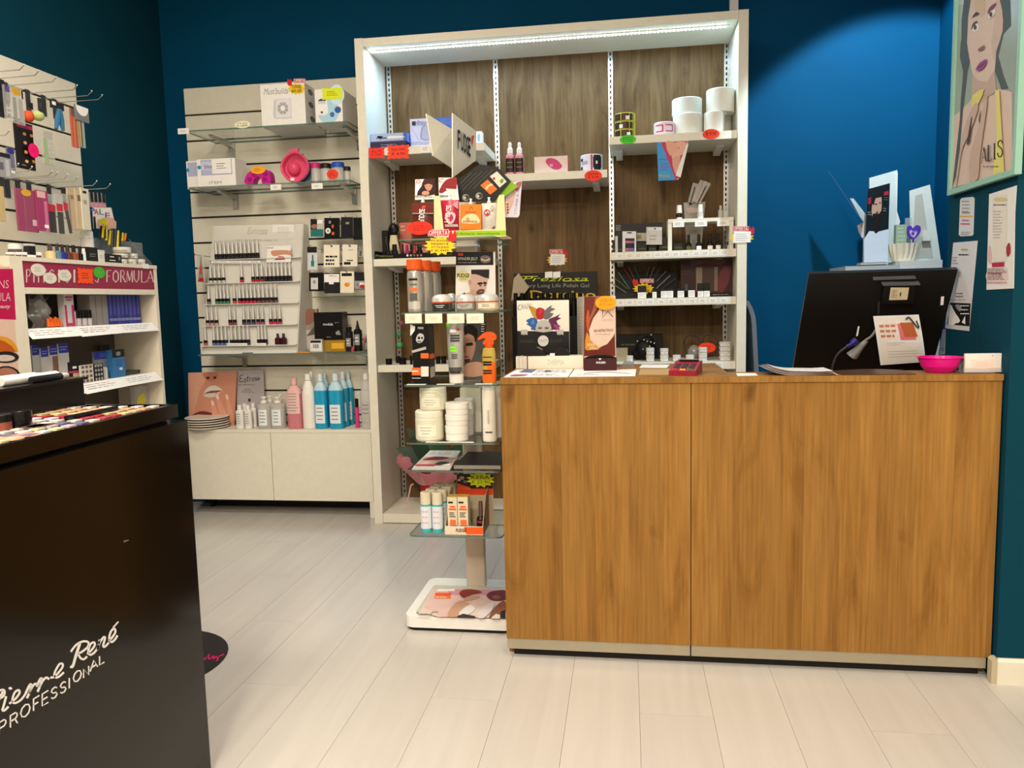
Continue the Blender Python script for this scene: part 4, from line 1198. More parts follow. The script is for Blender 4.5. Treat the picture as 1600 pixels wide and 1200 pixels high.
# ================================================================ goods in the shelf unit
LABG = m('#d8d6d0', .5)
Z = SH['L1']+.0004
X0, X1, zt = fit(c7, 176, 498, 430, 3.745, Z)
NAVY = m('#26233f', .4); ICE = m('#9fb4dd', .35)
b = B(); b.box(X0, X1, 3.745, 3.86, Z, zt, NAVY)
A = fY(b, X0, X1, 3.745, Z, zt, c7); A.lines(.3, .1, .75, .75, 2, m('#8d8ab0'), .3)
S('nail_file_box', b, 'dark blue flat box at the bottom of the pile on the top left shelf', 'box')
z2 = zt+.0004
X0, X1, zt = fit(c7, 172, 516, 350, 3.75, z2)
b = B(); b.box(X0, X1, 3.75, 3.87, z2, zt, m('#3d62b5', .35))
A = fY(b, X0, X1, 3.75, z2, zt, c7)
A.rect(0, .1, .9, 1, ICE); A.poly([(.45, .52), (.5, .38), (.85, .42), (.95, .5), (.86, .62), (.5, .68)], m('#dfe3e6')); A.poly([(.16, .4), (.2, .75), (.26, .3), (.36, .7)], m('#3a3550')); A.lines(.28, .35, .45, .6, 1, INK, .5); A.rect(0, 0, 1, .12, m('#554a78'))
S('nail_file_box', b, 'light blue box with a white pen picture on top of the dark blue box', 'box')
def a_(A):
    A.rect(.0, .0, .50, 1, m('#c3c4e2')); A.rect(.5, .3, 1, 1, m('#4463b8')); A.rect(.5, 0, 1, .3, m('#8f97cd'))
    A.xrect(562, 238, 598, 278, m('#2b2a33')); A.xtext('dnauv', 604, 224, 715, 268, m('#2d3a66')); A.xlines(605, 268, 700, 280, 1, m('#6a72a8'), .3)
    A.xpoly([(662, 282), (720, 278), (735, 410), (660, 412), (640, 390), (645, 330)], m('#8b90b8'), 2); A.xpoly([(670, 290), (718, 288), (728, 400), (665, 402), (652, 385)], m('#a3a8cc'), 2)
    A.xlines(552, 430, 730, 460, 3, m('#6a72a8'), .3); A.xpoly([(553, 290), (640, 430), (636, 432), (553, 298)], m('#9a9cc4'))
    for k in range(4):
        A.xpoly([(830, 222+k*14), (940, 219+k*14), (940, 222+k*14), (830, 225+k*14)], m('#7f95d8')); A.k -= 1
carton('lamp_box', 'pale blue boxed nail lamp standing behind the cream header boards', 'box', c7, 547, 948, 206, 3.80, Z, .14, m('#9aa3d3', .4), a_)
carton('small_box', 'small white box with a blue mark at the right end of the top left shelf', 'box', c7, 1162, 1216, 330, 3.80, Z, .05, PAPER, lambda A: (A.ell(.5, .55, .26, .28, m('#9db4dd')), A.rect(.3, .1, .7, .2, m('#4463b8'))))
RO = m('#ee4226', .6)
sticker('bright red jagged price tag at the left end of the top left shelf', c7, 155, 480, 305, 590, 3.7212, m('#ee2f22', .6), 'zig', ('ALL IN', '€ 10,50'))
sticker('orange red jagged price tag below the light blue box on the top left shelf', c7, 333, 452, 536, 596, 3.7212, RO, 'zig', ('Spin Nail', '€ 4,90'))
sticker('white price label on the top left shelf edge beside the header boards', c7, 640, 458, 736, 535, 3.7212, PAPER, 'rect', ('', ''))
# ---- left middle shelf
Z = SH['L2']+.0004
X0, X1, zt = fit(c8, 92, 853, 455, 3.735, Z)
X0 = max(X0, IX0+.002)
tr = T('tester_tray', 'long black tray with lime lettering on the left middle shelf', 'tray', ((X0+X1)/2, 3.78, Z))
b = B(); b.box(X0, X1, 3.735, 3.739, Z, zt, BLACK); A = fY(b, X0, X1, 3.735, Z, zt, c8)
A.xtext('Preziosa', 95, 468, 262, 490, m('#6f7d22'), .35); A.xtext('semipermanente', 640, 460, 820, 474, m('#6f7d22'), .35)
for i, cc in enumerate(('#d9d6d3', '#c98a8a', '#6a5f62', '#d0463a', '#8a7f7f')):
    A.xell(400+i*32, 474, 10, 11, m(cc)); A.k -= 1
Pt('front_rim', b, tr)
b = B(); b.box(X0, X1, 3.7395, 3.86, Z, Z+.004, BLACK); b.box(X0, X0+.004, 3.7395, 3.86, Z+.004, zt+.018, BLACK); b.box(X1-.004, X1, 3.7395, 3.86, Z+.004, zt, BLACK); b.box(X0, X1, 3.8605, 3.8645, Z, zt+.01, BLACK); Pt('tray_body', b, tr)
zz = Z+.0045
for i, (xa, xb, yt, cc) in enumerate(((190, 240, 376, '#151314'), (252, 308, 372, '#151314'), (345, 368, 370, '#1a1214'), (380, 414, 376, '#9c1f66'), (420, 446, 370, '#151314'), (452, 482, 378, '#a2423e'), (487, 540, 370, '#151314'))):
    Xa, Xb, zt_ = fit(c8, xa, xb, yt, 3.77, zz)
    r = (Xb-Xa)/2
    vessel('gel_polish_bottle', f'short {"magenta" if cc=="#9c1f66" else "brick red" if cc=="#a2423e" else "black"} gel polish bottle in the long black tray, {ORD[i]}', 'nail polish', (Xa+Xb)/2, 3.77, zz, [('bottle', [(r, 0), (r, (zt_-zz)*.5), (r*.8, (zt_-zz)*.56)], m(cc, .3), {'pw': .6}), ('cap', [(r*.8, (zt_-zz)*.565), (r*.75, zt_-zz)], BLACK if cc == '#151314' else m(cc, .4), {'n': 12})], 'gel polishes in the black tray')
X0, X1, zt = fit(c8, 172, 222, 240, 3.875, Z)
X0 = max(X0, IX0+.003)
b = B(); b.box(X0, X1, 3.868, 3.93, Z, zt, m('#171413', .4)); fY(b, X0, X1, 3.868, Z, zt).lines(.6, .4, .8, .8, 5, GREY, .3)
S('product_box', b, 'narrow black box at the left end of the left middle shelf', 'box')
# fan shaped dusting brush
X0, X1, zt = fit(c8, 215, 330, 172, 3.82, zz)
xc = (X0+X1)/2; h = zt-zz
t = T('dusting_brush', 'round dusting brush with cream bristles down and a black handle, in the long tray', 'brush', (xc, 3.82, zz))
b = B(); b.lathe([(.034, 0), (.032, .02), (.017, h*.66)], m('#d3c7a0', .8), (xc, 3.82, zz), n=18, sy=.6); Pt('bristles', b, t)
b = B(); b.lathe([(.018, h*.665), (.026, h*.74), (.027, h*.86), (.018, h*.95), (.006, h)], BLACK, (xc, 3.82, zz), n=16, sy=.6); b.tube([(xc+.02+.018*math.cos(a), 3.80, zz+h*.85+.03*math.sin(a)) for a in [i*.5-1.2 for i in range(8)]], .002, STEEL, 5); Pt('handle', b, t)
X0, X1, zt = fit(c8, 330, 446, 166, 3.875, Z)
carton('product_box', 'coral pink box behind the red oval tag on the left middle shelf', 'box', c8, 330, 440, 166, 3.88, Z, .07, m('#c06a58', .4), lambda A: (A.ell(.5, .3, .4, .2, m('#d99080')), A.lines(.1, .75, .6, .95, 2, m('#e2c0b8'), .3)))
carton('product_box', 'brown and pink box behind the yellow offer burst on the left middle shelf', 'box', c8, 470, 600, 345, 3.885, Z, .06, m('#a0584a', .4), lambda A: A.poly([(.1, .2), (.7, .1), (.9, .6), (.3, .9)], m('#c7877a'), 2))
carton('greige_box', 'plain greige box at the right end of the left middle shelf behind the stand pole', 'box', c8, 858, 1050, 300, 3.86, Z, .1, m('#a5998c', .5))
# ---- left lower shelf: black jars
Z = SH['L3']+.0004
def jar(name, label, c, x0, x1, yt, Y, z, mt, lidm, group=None, lidf=.45, cat='jar', pw=1., lab=None):
    X0, X1, zt = fit(c, x0, x1, yt, Y, z)
    r = (X1-X0)/2; h = zt-z
    o = {'pw': pw}
    if lab:
        o['lab'] = [lab]
    return vessel(name, label, cat, (X0+X1)/2, Y+r, z, [('cup', [(r*.94, 0), (r*.97, h*.04), (r*.97, h*(1-lidf))], mt, o), ('lid', [(r, h*(1-lidf)+.0004), (r, h*.97), (r*.94, h)], lidm, {'pw': pw})], group), zt
for i, (x0, x1, yt, Y) in enumerate(((170, 225, 440, 3.74), (286, 345, 432, 3.74), (257, 300, 418, 3.83), (382, 404, 412, 3.74), (600, 640, 420, 3.76), (645, 690, 418, 3.76))):
    jar('black_jar', 'small black jar on the lower left shelf, '+ORD[i] if i != 2 else 'small black jar in the back row of the lower left shelf', c9, x0, x1, yt, Y, Z, BLACK, BLACK, 'small black jars on the lower left shelf')
for i, (x, y, rr, cc, l) in enumerate(((312, 138, 24, '#8a4a60', 'mauve pink'), (290, 232, 22, '#3d8a58', 'green'), (296, 322, 27, '#4a9a62', 'larger green'))):
    p = pY(*c9(x, y), 3.95); rad = (pY(*c9(x+rr, y), 3.95).x-p.x)
    b = B(); b.ball(p, rad, rad, rad, m(cc, .4)); b.tube([p+V((0, rad*.9, 0)), V((p.x, 4.0345, p.z))], .002, STEEL, 5)
    S('wall_bauble', b, f'{l} round bauble fixed to the oak back above the lower left shelf', 'ornament', loc=p)
# ---- potted plant on the unit base
pl = pZ(655, 793, .052)
pl = V((-.985, 3.86, .0505))
t = T('potted_plant', 'potted plant in a red pot with pink netting on the shelf unit base', 'plant', pl)
b = B(); b.lathe([(.062, 0), (.066, .01), (.088, .17), (.092, .175), (.092, .19), (.082, .19), (.08, .17)], m('#a01525', .4), pl, n=24); Pt('pot', b, t)
b = B(); b.lathe([(.079, .168), (.001, .172)], m('#2a1d14', .9), pl, n=16); Pt('soil', b, t)
b = B()
def net(u, v):
    a = 2*math.pi*u
    r = (.093+.055*v*(1+.9*max(0, -math.cos(a)))+.012*v*math.sin(9*a)+.006*math.sin(23*a)*v)
    return (pl.x+r*math.cos(a), pl.y+r*math.sin(a)*.85, pl.z+.125+.125*v*(1+.25*math.sin(5*a+.6))-.05*v*max(0, math.sin(a+2.2)))
b.grid(net, 60, 6, PINKNET, .0006, (0, 0, 1))
b.tube([V((pl.x-.09-.012*i, pl.y-.10-.004*i, pl.z+.14-.028*i+.02*math.sin(i*1.7))) for i in range(5)], .004, m('#c9a0a6', .6), 5)
Pt('netting', b, t)
GRN = m('#1d3320', .45); GRN2 = m('#2c4a2b', .45)
for i, (a, ln, lift) in enumerate(((2.7, .14, .34), (3.3, .19, .26), (2.2, .15, .4), (4.0, .15, .3), (.3, .20, .27), (5.3, .16, .18), (1.2, .14, .3), (3.0, .13, .36), (.9, .24, .24), (5.9, .26, .16))):
    b = B()
    base = V((pl.x, pl.y-.03, pl.z+.171)); d = V((math.cos(a), math.sin(a)*.25, 0)); sd = V((-lift, -.12, d.x*ln*1.3)).normalized()
    fn = lambda u, v: base+d*(ln*v)+V((0, 0, lift*v-.12*v*v))+sd*((u-.5)*.072*math.sin(math.pi*min(1, v*.92+.06))**.8)
    b.grid(fn, 3, 8, GRN if i % 2 else GRN2, .0012, (0, -.8, .6)); Pt('leaf', b, t)
# ---- middle column
Z = SH['M1']+.0004
for i, (x0, x1) in enumerate(((58, 138), (146, 224))):
    X0, X1, zt = fit(c11, x0, x1, 128, 3.75, Z); r = (X1-X0)/2; h = zt-Z
    vessel('spray_bottle', ['left pink spray bottle with a black label on the middle top shelf', 'right pink spray bottle with a black label on the middle top shelf'][i], 'bottle', (X0+X1)/2, 3.75+r, Z,
        [('bottle', [(r, 0), (r, h*.56), (r*.8, h*.62), (r*.6, h*.65)], m('#c97f86', .2), {'pw': .55, 'lab': [(r+.0006, h*.08, h*.5, 1.1, m('#1c1210', .4), 2, m('#6a5a40'))]}), ('spray_head', [(r*.68, h*.655), (r*.66, h*.80), (r*.4, h*.84), (r*.4, h*.95), (r*.25, h)], WHITE)])
carton('soap_box', 'flat pale pink box with a magenta oval blob on the middle top shelf', 'box', c11, 330, 642, 265, 3.75, Z, .1, m('#d9c2bd', .45), lambda A: (A.xpoly([(435, 310), (450, 288), (490, 282), (540, 300), (580, 340), (588, 365), (560, 388), (520, 390), (480, 370), (445, 335)], m('#c03a72'), 3), A.xtext('BLS', 478, 336, 503, 362, PAPER)), side=m('#b9545e', .4))
def roll(label, c, x0, x1, yt, Y, z, mt, art=None, group=None, name='tape_roll', core=.45):
    X0, X1, zt = fit(c, x0, x1, yt, Y, z); r = (X1-X0)/2; h = zt-z
    b = B(); xc = (X0+X1)/2
    b.lathe([(r*core, h*.999), (r*core, 0), (r*.97, 0), (r, .003), (r, h-.003), (r*.97, h), (r*core, h)], mt, (xc, Y+r, z), n=28, cap=False)
    if art:
        art(b, xc, Y+r, z, r, h)
    return S(name, b, label, 'roll', group, loc=(xc, Y+r, z)), zt
def a_(b, x, y, z, r, h):
    K = dict(cap=False)
    d = -math.pi/2
    b.lathe([(r+.0006, h*.03), (r+.0006, h*.97)], m('#b03a78', .5), (x, y, z), n=3, a0=d-.05, a1=d+.10, **K)
    for a0, a1, za, zb, cc in ((d+.15, d+1.0, .2, .85, '#26262c'), (d+.22, d+.9, .08, .95, '#26262c'), (d-1.2, d-.9, .1, .3, '#26262c'), (d-1.2, d-.85, .62, .78, '#26262c'), (d-1.0, d-.35, .42, .62, '#9f9fb6')):
        b.lathe([(r+.0009+.0002*za, h*za), (r+.0009+.0002*za, h*zb)], m(cc, .5), (x, y, z), n=6, a0=a0, a1=a1, **K)
    b.lathe([(r+.0016, h*.42), (r+.0016, h*.6)], PAPER, (x, y, z), n=3, a0=d+.4, a1=d+.56, **K)
roll('roll of white nail forms printed with a black disc on the middle top shelf', c11, 757, 970, 242, 3.745, Z, m('#d6d2e0', .5), a_)
sticker('red oval tag on the middle shelf edge under the printed roll', c11, 800, 392, 962, 502, 3.7212, m('#ec3a24', .6), 'oval', ('Cartine', '€ 4,90'))
# big black display standing on the low middle shelf
Z = SH['M3']+.0004
Yd = 3.86
a = pY(*c12(125, 260), Yd); d = pY(*c12(833, 252), Yd)
t = T('polish_display', 'black polish display with lime green lettering behind the boxes on the counter', 'display', ((a.x+d.x)/2, 3.9, Z))
b = B(); b.box(a.x, d.x, Yd, Yd+.03, Z, a.z, m('#151311', .45))
A = fY(b, a.x, d.x, Yd, Z, a.z, c12)
LIME = m('#c4c832', .6)
A.xtext('Preziosa', 196, 282, 752, 324, LIME, .3, -.006)
A.xstroke([(545, 323), (765, 319)], 5, LIME, 0); A.xstroke([(196, 283), (330, 282)], 5, LIME, 0)
A.xtext('Very Long Life Polish Gel', 205, 345, 765, 386, m('#a9a79b'), 0, -.012)
A.xtext('Domino', 262, 402, 822, 470, m('#c9a12a'), 0, .012)
Pt('display_board', b, t)
b = B()
for i in range(5):
    x = 395+i*68
    if i in (0, 1):
        q = [pY(*c12(*p), Yd-.0015) for p in ((x-5, 296), (x+58, 292), (x+58, 240), (x-5, 246))]
        b.slab(q, (0, .001, 0), PAPER)
Pt('paper_label', b, t)
b = B(); b.box(a.x, d.x, 3.755, Yd-.001, Z, Z+.32, BLACK); Pt('stepped_base', b, t)
for i in range(11):
    px = c12(140+i*55, 440)[0]
    X = pY(px, 465, 3.80).x
    zt_ = pY(px, c12(0, 425)[1], 3.80).z
    b = B(); z0 = Z+.3205; r = .0125; h = zt_-z0
    b.lathe([(r*1.15, 0), (r*1.15, h*.55), (r*.8, h*.62), (r*.8, h)], BLACK, (X, 3.80, z0), n=12)
    S('gel_polish_bottle', b, 'black gel polish bottle in the row before the large black display, '+ORD[i], 'nail polish', 'black bottles in the large display', loc=(X, 3.80, z0))
q = [pY(*c12(*p), 3.83) for p in ((102, 490), (215, 430), (255, 375), (165, 255), (125, 300))]
b = B(); b.slab(q, (0, .01, 0), m('#a89a85', .7)); S('paper_fan', b, 'folded beige card at the left end of the large black display', 'card')
offerta('offer burst tag under a white price card on the oak back above the black display', c12, 402, 52, 586, 196, 4.0335, 'R', card=True)
# ---- right column, top shelf
Z = SH['R1']+.0004
def gold(b, x, y, z, r, h):
    d = -math.pi/2
    for a0, a1, cc in ((d-1.25, d-.45, '#2b2118'), (d-.35, d+.4, '#3d2a17'), (d+.5, d+.72, '#1e1a12'), (d+.76, d+.95, '#6a6a22')):
        b.lathe([(r+.0006, h*.1), (r+.0006, h*.9)], m(cc, .4), (x, y, z), n=5, a0=a0, a1=a1, cap=False)
    b.lathe([(r+.001, h*.15), (r+.001, h*.6)], PAPER, (x, y, z), n=3, a0=d-.2+.5*math.sin(z*90), a1=d+.15+.5*math.sin(z*90), cap=False)
zz = Z
for i, yt in enumerate((490, 412, 332)):
    o, zz = roll(('lowest', 'middle', 'topmost')[i]+' black and gold printed roll in the pile on the top right shelf', c13, 180, 378, yt, 3.745, zz, m('#b5a52e', .4), gold, 'black and gold rolls')
    zz += .0004
def pk(b, x, y, z, r, h):
    d = -math.pi/2
    for s_ in (-.55, .45):
        for za, zb in ((.25, .33), (.7, .78)):
            b.lathe([(r+.0006, h*za), (r+.0006, h*zb)], m('#c02a74', .5), (x, y, z), n=5, a0=d+s_-.38, a1=d+s_+.3, cap=False)
        b.lathe([(r+.0006, h*.25), (r+.0006, h*.78)], m('#c02a74', .5), (x, y, z), n=2, a0=d+s_+.3, a1=d+s_+.42, cap=False)
roll('white roll with pink loops printed on it beside the white paper rolls', c13, 552, 752, 416, 3.745, Z, m('#e2d3d9', .5), pk)
WR = m('#dedbd0', .6); WR_LIT = m('#dfe6e2', .6)  # second white carries the light strip's bluish tint in its colour
o, z1_ = roll('lower white wax strip roll of the left pile on the top right shelf', c13, 737, 1022, 332, 3.75, Z, WR, None, 'white rolls')
roll('upper white wax strip roll of the left pile, bluish under the light strip', c13, 727, 1014, 182, 3.76, z1_+.0004, WR_LIT, None, 'white rolls')
roll('lower white roll of the right pile, behind the front one by the side panel', c13, 1150, 1290, 322, 3.87, Z, WR, None, 'white rolls')
o, z1_ = roll('lower white roll at the front of the right pile on the top right shelf', c13, 1028, 1228, 318, 3.735, Z, WR, None, 'white rolls')
roll('upper white roll of the right pile, highest thing on the shelf', c13, 1054, 1326, 92, 3.745, z1_+.0004, WR, None, 'white rolls')
sticker('green oval tag on the top right shelf edge under the gold rolls', c13, 230, 540, 382, 635, 3.7212, m('#4cc528', .6), 'oval', ('tessere', 'Nail', '€ 4,90'))
sticker('red oval tag on the top right shelf edge under the white rolls', c13, 1006, 486, 1166, 588, 3.7212, RO, 'oval', ('€ 9,90',))
b = B()
q = [pY(*c13(*p), 3.7185) for p in ((592, 975), (780, 962), (870, 602), (578, 612))]
b.slab(q, (0, .0015, 0), PAPER)
A = Art(b, q[0], q[1]-q[0], q[3]-q[0], (0, -1, 0), c13)
A.xpoly([(592, 975), (755, 968), (615, 612), (578, 612)], m('#3a8fd0')); A.xpoly([(615, 612), (865, 604), (790, 945), (755, 968)], m('#b9305f'))
A.xpoly([(660, 612), (730, 610), (790, 690), (700, 740)], m('#d3a08a'), 2); A.xpoly([(735, 620), (850, 612), (845, 690), (800, 740), (740, 770), (715, 740), (790, 670)], m('#d9a690'), 2); A.xpoly([(720, 760), (800, 750), (770, 880), (745, 900)], m('#cf9a86'), 2); A.xpoly([(865, 606), (872, 640), (800, 945), (752, 925)], m('#e0dcd8'))
A.xtext('melissa', 600, 905, 705, 945, m('#a8b82a')); A.xlines(605, 765, 690, 780, 1, m('#2c6fb0'), .3); A.xlines(610, 800, 700, 880, 3, m('#7a62c0'), .3)
S('hanging_leaflet', b, 'blue and pink leaflet with a hand hanging from the top right shelf', 'leaflet')
# ---- right column, second shelf
Z = SH['R2']+.0004
carton('product_box', 'wide black box at the back of the second right shelf', 'box', c14, 190, 652, 240, 3.88, Z, .1, m('#141210', .4), lambda A: A.lines(.02, .78, .14, .98, 4, GREY, .5))
for i, (x0, x1, yt) in enumerate(((165, 192, 400), (216, 262, 425), (402, 496, 410), (512, 588, 418), (612, 712, 372))):
    carton('product_box', 'small black box with a lime strip on the second right shelf, '+ORD[i], 'box', c14, x0, x1, yt, 3.80, Z, .05, BLACK, lambda A: A.rect(.12, .25, .88, .38, m('#4d5a24')), 'small black boxes on the second right shelf')
carton('slim_box', 'slim white box at the left end of the second right shelf', 'box', c14, 193, 217, 362, 3.79, Z, .03, m('#c9c7c4', .5))
o, _ = packet('blister_packet', 'white blister pack with pink and blue bands on the second right shelf', c14, 262, 394, 315, 512, 3.74, m('#d5d3d8', .4), lambda A: (A.rect(.2, .02, .88, .66, m('#1b1a22')), A.rect(.22, .42, .88, .54, m('#9a5a86')), A.rect(.22, .42, .55, .54, m('#c0667e')), A.rect(.22, .06, .88, .18, m('#6a62a8')), A.rect(.22, .06, .5, .18, m('#b0627e')), A.ell(.5, .93, .2, .03, INK)), d=.02)
o.location.z = Z
o, _ = packet('pouch', 'silver zip pouch leaning among the black boxes on the second right shelf', c14, 492, 642, 275, 444, 3.77, m('#a9a6a2', .35, .2), lambda A: (A.rect(.12, .8, 1, .98, m('#c9c6c2')), A.lines(.2, .2, .8, .6, 2, GINK, .3), A.ell(.55, .9, .06, .04, INK)), d=.012)
o, _ = packet('header_card', 'white card with a black and yellow ribbon beside the silver pouch', c14, 400, 580, 332, 410, 3.785, m('#a7a39b', .5), lambda A: (A.rect(0, .3, .25, .8, m('#8a8426')), A.lines(.4, .2, .9, .6, 2, GINK, .3)), d=.004)
# white riser
X0, X1, zt = fit(c14, 700, 1330, 190, 3.76, Z)
t = T('shelf_riser', 'white riser standing on the second right shelf with three labels on its edge', 'riser', ((X0+X1)/2, 3.82, Z))
b = B(); b.box(X0, X1, 3.76, 3.9, zt-.016, zt, CREAM); Pt('riser_top', b, t)
for x in (X0, X1-.018):
    b = B(); b.box(x, x+.018, 3.762, 3.898, Z, zt-.0165, CREAM); Pt('riser_leg', b, t)
for i, (xa, xb, ya, yb_) in enumerate(((745, 856, 215, 278), (958, 1076, 212, 272), (1172, 1292, 205, 268))):
    sticker(('left', 'middle', 'right')[i]+' white label hanging from the riser edge', c14, xa, ya, xb, yb_, 3.7592, PAPER, 'rect')
zr = zt+.0004
for x0, x1, yt, bm, l in ((778, 842, 62, '#2a1c14', 'dark dropper bottle with a white cap on the left of the riser'), (985, 1042, 55, '#c9c2bd', 'white bottle with a white cap on the middle of the riser')):
    X0, X1, zt = fit(c14, x0, x1, yt, 3.79, zr); r = (X1-X0)/2; h = zt-zr
    vessel('dropper_bottle', l, 'bottle', (X0+X1)/2, 3.79+r, zr, [('bottle', [(r, 0), (r, h*.38), (r*.6, h*.45)], m(bm, .3), {'lab': [(r+.0005, .003, h*.14, .9, PAPER)]}), ('cap', [(r*.85, h*.455), (r*.8, h*.7), (r*.7, h)], WHITE)])
for i, (x0, x1) in enumerate(((1185, 1232), (1236, 1282))):
    X0, X1, zt = fit(c14, x0, x1, 66, 3.79, zr); r = (X1-X0)/2; h = zt-zr
    vessel('clear_bottle', ('left', 'right')[i]+' of two small clear bottles on the right end of the riser', 'bottle', (X0+X1)/2, 3.79+r, zr, [('bottle', [(r, 0), (r, h*.6), (r*.5, h*.7)], CLEARLIQ), ('cap', [(r*.5, h*.705), (r*.5, h)], m('#b9b4ae', .4))])
for i, (x0, x1, yt, wl) in enumerate(((870, 930, 345, 0), (968, 1028, 342, 1), (1075, 1138, 338, 1), (1155, 1214, 332, 1), (1268, 1312, 330, 1))):
    X0, X1, zt = fit(c14, x0, x1, yt, 3.80, Z); r = (X1-X0)/2; h = zt-Z
    vessel('gel_polish_bottle', f'black gel polish bottle {"with a white label" if wl else "with a dark label"} under the riser, '+ORD[i], 'nail polish', (X0+X1)/2, 3.80+r, Z, [('bottle', [(r, 0), (r, h*.42), (r*.6, h*.5)], BLACK, {'pw': .6, 'lab': [(r*1.01, h*.06, h*.28, .7, PAPER if wl else m('#5a5a2a'))]}), ('cap', [(r*.52, h*.505), (r*.45, h)], m('#1a1512', .4))], 'polishes under the riser')
carton('product_box', 'small black box with a green strip under the left end of the riser', 'box', c14, 752, 846, 430, 3.80, Z, .05, BLACK, lambda A: A.rect(.1, .3, .9, .6, m('#2f3d22')))
# bag of nail tips behind
zb_ = zr
q = [pY(*c14(*p), 3.95) for p in ((885, 190), (1020, 190), (1060, 30), (850, 40))]
b = B(); q[0].z = q[1].z = Z+.0002
b.slab(q, (0, .03, 0), CLEARP); A = Art(b, q[0], q[1]-q[0], q[3]-q[0], (0, -1, 0), c14)
A.xpoly([(900, 20), (940, 30), (930, 60), (905, 70)], m('#3a2f2c')); A.xpoly([(880, 90), (990, 100), (1000, 130), (890, 140)], m('#bfa79c'), 2)
S('brush_bag', b, 'clear bag of brushes standing behind the riser', 'bag')
for i, (xa, ya, xb, yb_) in enumerate(((915, 40, 970, -145), (955, 35, 1040, -170), (985, 45, 1085, -155))):
    p0, p1 = pY(*c14(xa, ya), 3.93-.01*i), pY(*c14(xb, yb_), 3.93-.01*i)
    b = B(); d = (p1-p0); sd = V((d.z, 0, -d.x)).normalized()*.012
    b.slab([p0-sd, p0+sd, p1+sd*1.3, p1-sd*1.3], (0, .004, 0), CLEARP); b.tube([p0+V((0, -.001, 0)), p1*.8+p0*.2+V((0, -.001, 0))], .003, m(('#5a3a34', '#c9b8b0', '#6a4a44')[i], .3), 6)
    S('nail_brush_packet', b, ('left', 'middle', 'right')[i]+' clear packet with a brush sticking out of the bag behind the riser', 'packet')
offerta('offer tag under a white price card on the right upright of the shelf unit', c14, 1284, 266, 1532, 440, 3.6985, 'R', card=True)
# ---- right column, third shelf
Z = SH['R3']+.0004
a = pY(*c14(200, 700), 3.93); d = pY(*c14(790, 740), 3.93)
t = T('brush_fan', 'black stand of thin brushes spread like a fan on the third right shelf', 'brush display', ((a.x+d.x)/2, 3.88, Z))
b = B(); b.box(a.x, d.x, 3.93, 3.945, Z, a.z-.01, m('#12110f', .5)); b.box(a.x, d.x, 3.84, 3.9295, Z, Z+.025, BLACK); Pt('stand', b, t)
for i, (xa, ya, xb, yb_, cc) in enumerate(((300, 910, 142, 805, '#8a8a88'), (310, 870, 182, 765, '#8a7a2a'), (330, 870, 225, 715, '#6a8a8a'), (360, 800, 278, 680, '#a04a44'), (385, 800, 325, 660, '#7a6a5a'), (420, 770, 380, 655, '#3a7a6a'), (490, 765, 522, 655, '#6a6a64'), (525, 775, 568, 660, '#8a8a84'), (570, 770, 620, 675, '#6a6a6a'), (590, 800, 682, 702, '#8a8a88'), (590, 865, 722, 740, '#aaa9a4'), (620, 890, 772, 770, '#5a5a58'))):
    b = B(); b.tube([pY(*c14(xa, ya), 3.925), pY(*c14(xb, yb_), 3.90)], .0026, m(cc, .4), 5); Pt('brush', b, t)
offerta('offer burst with a red banner in front of the fan of brushes', c14, 358, 772, 572, 925, 3.80, 'L', ('PENNELLI', '€ 5.90'))
for i, (x0, x1, ya, yt, k) in enumerate(((410, 490, 905, 842, 1), (550, 590, 900, 872, 0), (632, 690, 892, 870, 0), (692, 750, 890, 868, 0), (792, 855, 890, 868, 0), (895, 958, 884, 870, 0), (986, 1042, 892, 815, 0), (1046, 1102, 890, 812, 0))):
    X0, X1, zt = fit(c14, x0, x1, yt, 3.745, Z)
    b = B(); b.box(X0, X1, 3.745, 3.775, Z, zt, BLACK)
    zl = pY(*c14(x0, ya), 3.745).z
    A = fY(b, X0, X1, 3.745, Z, zl); A.rect(0, .03, 1, 1, PAPER); A.lines(.1, .15, .9, .85, 3, GINK, .25)
    S('gel_box', b, 'small white labelled black box at the front of the third right shelf, '+ORD[i], 'box', 'small labelled boxes on the third right shelf')
carton('back_picture', 'dark pink picture panel at the back of the third right shelf', 'picture', c14, 822, 1318, 590, 3.845, Z, .008, m('#3d2020', .5), lambda A: (A.rect(.3, .15, .42, .8, m('#8a7a6a')), A.rect(.43, .12, .64, .78, m('#4d3830')), A.rect(.65, .15, .72, .8, m('#7a6a5c')), A.poly([(.75, .05), (.9, .3), (.98, .7), (.85, .8), (.72, .5)], m('#6a2f34'), 2), A.lines(.02, .6, .25, .75, 2, m('#5a3a3a'), .3), A.poly([(.2, .85), (.5, .9), (.8, .85), (.9, 1), (.2, 1)], m('#5a3030'))))
carton('flat_box', 'flat black box at the right front of the third right shelf', 'box', c14, 1110, 1316, 905, 3.76, Z, .08, BLACK, lambda A: A.lines(.1, .3, .9, .7, 1, GREY, .3))
X0, X1, zt = fit(c14, 860, 905, 825, 3.83, Z)
vessel('small_bottle', 'small grey capped bottle behind the labelled boxes on the third right shelf', 'bottle', (X0+X1)/2, 3.84, Z, [('bottle', [(.014, 0), (.014, .03)], BLACK), ('cap', [(.012, .0305), (.011, zt-Z)], m('#4a5458', .4))])
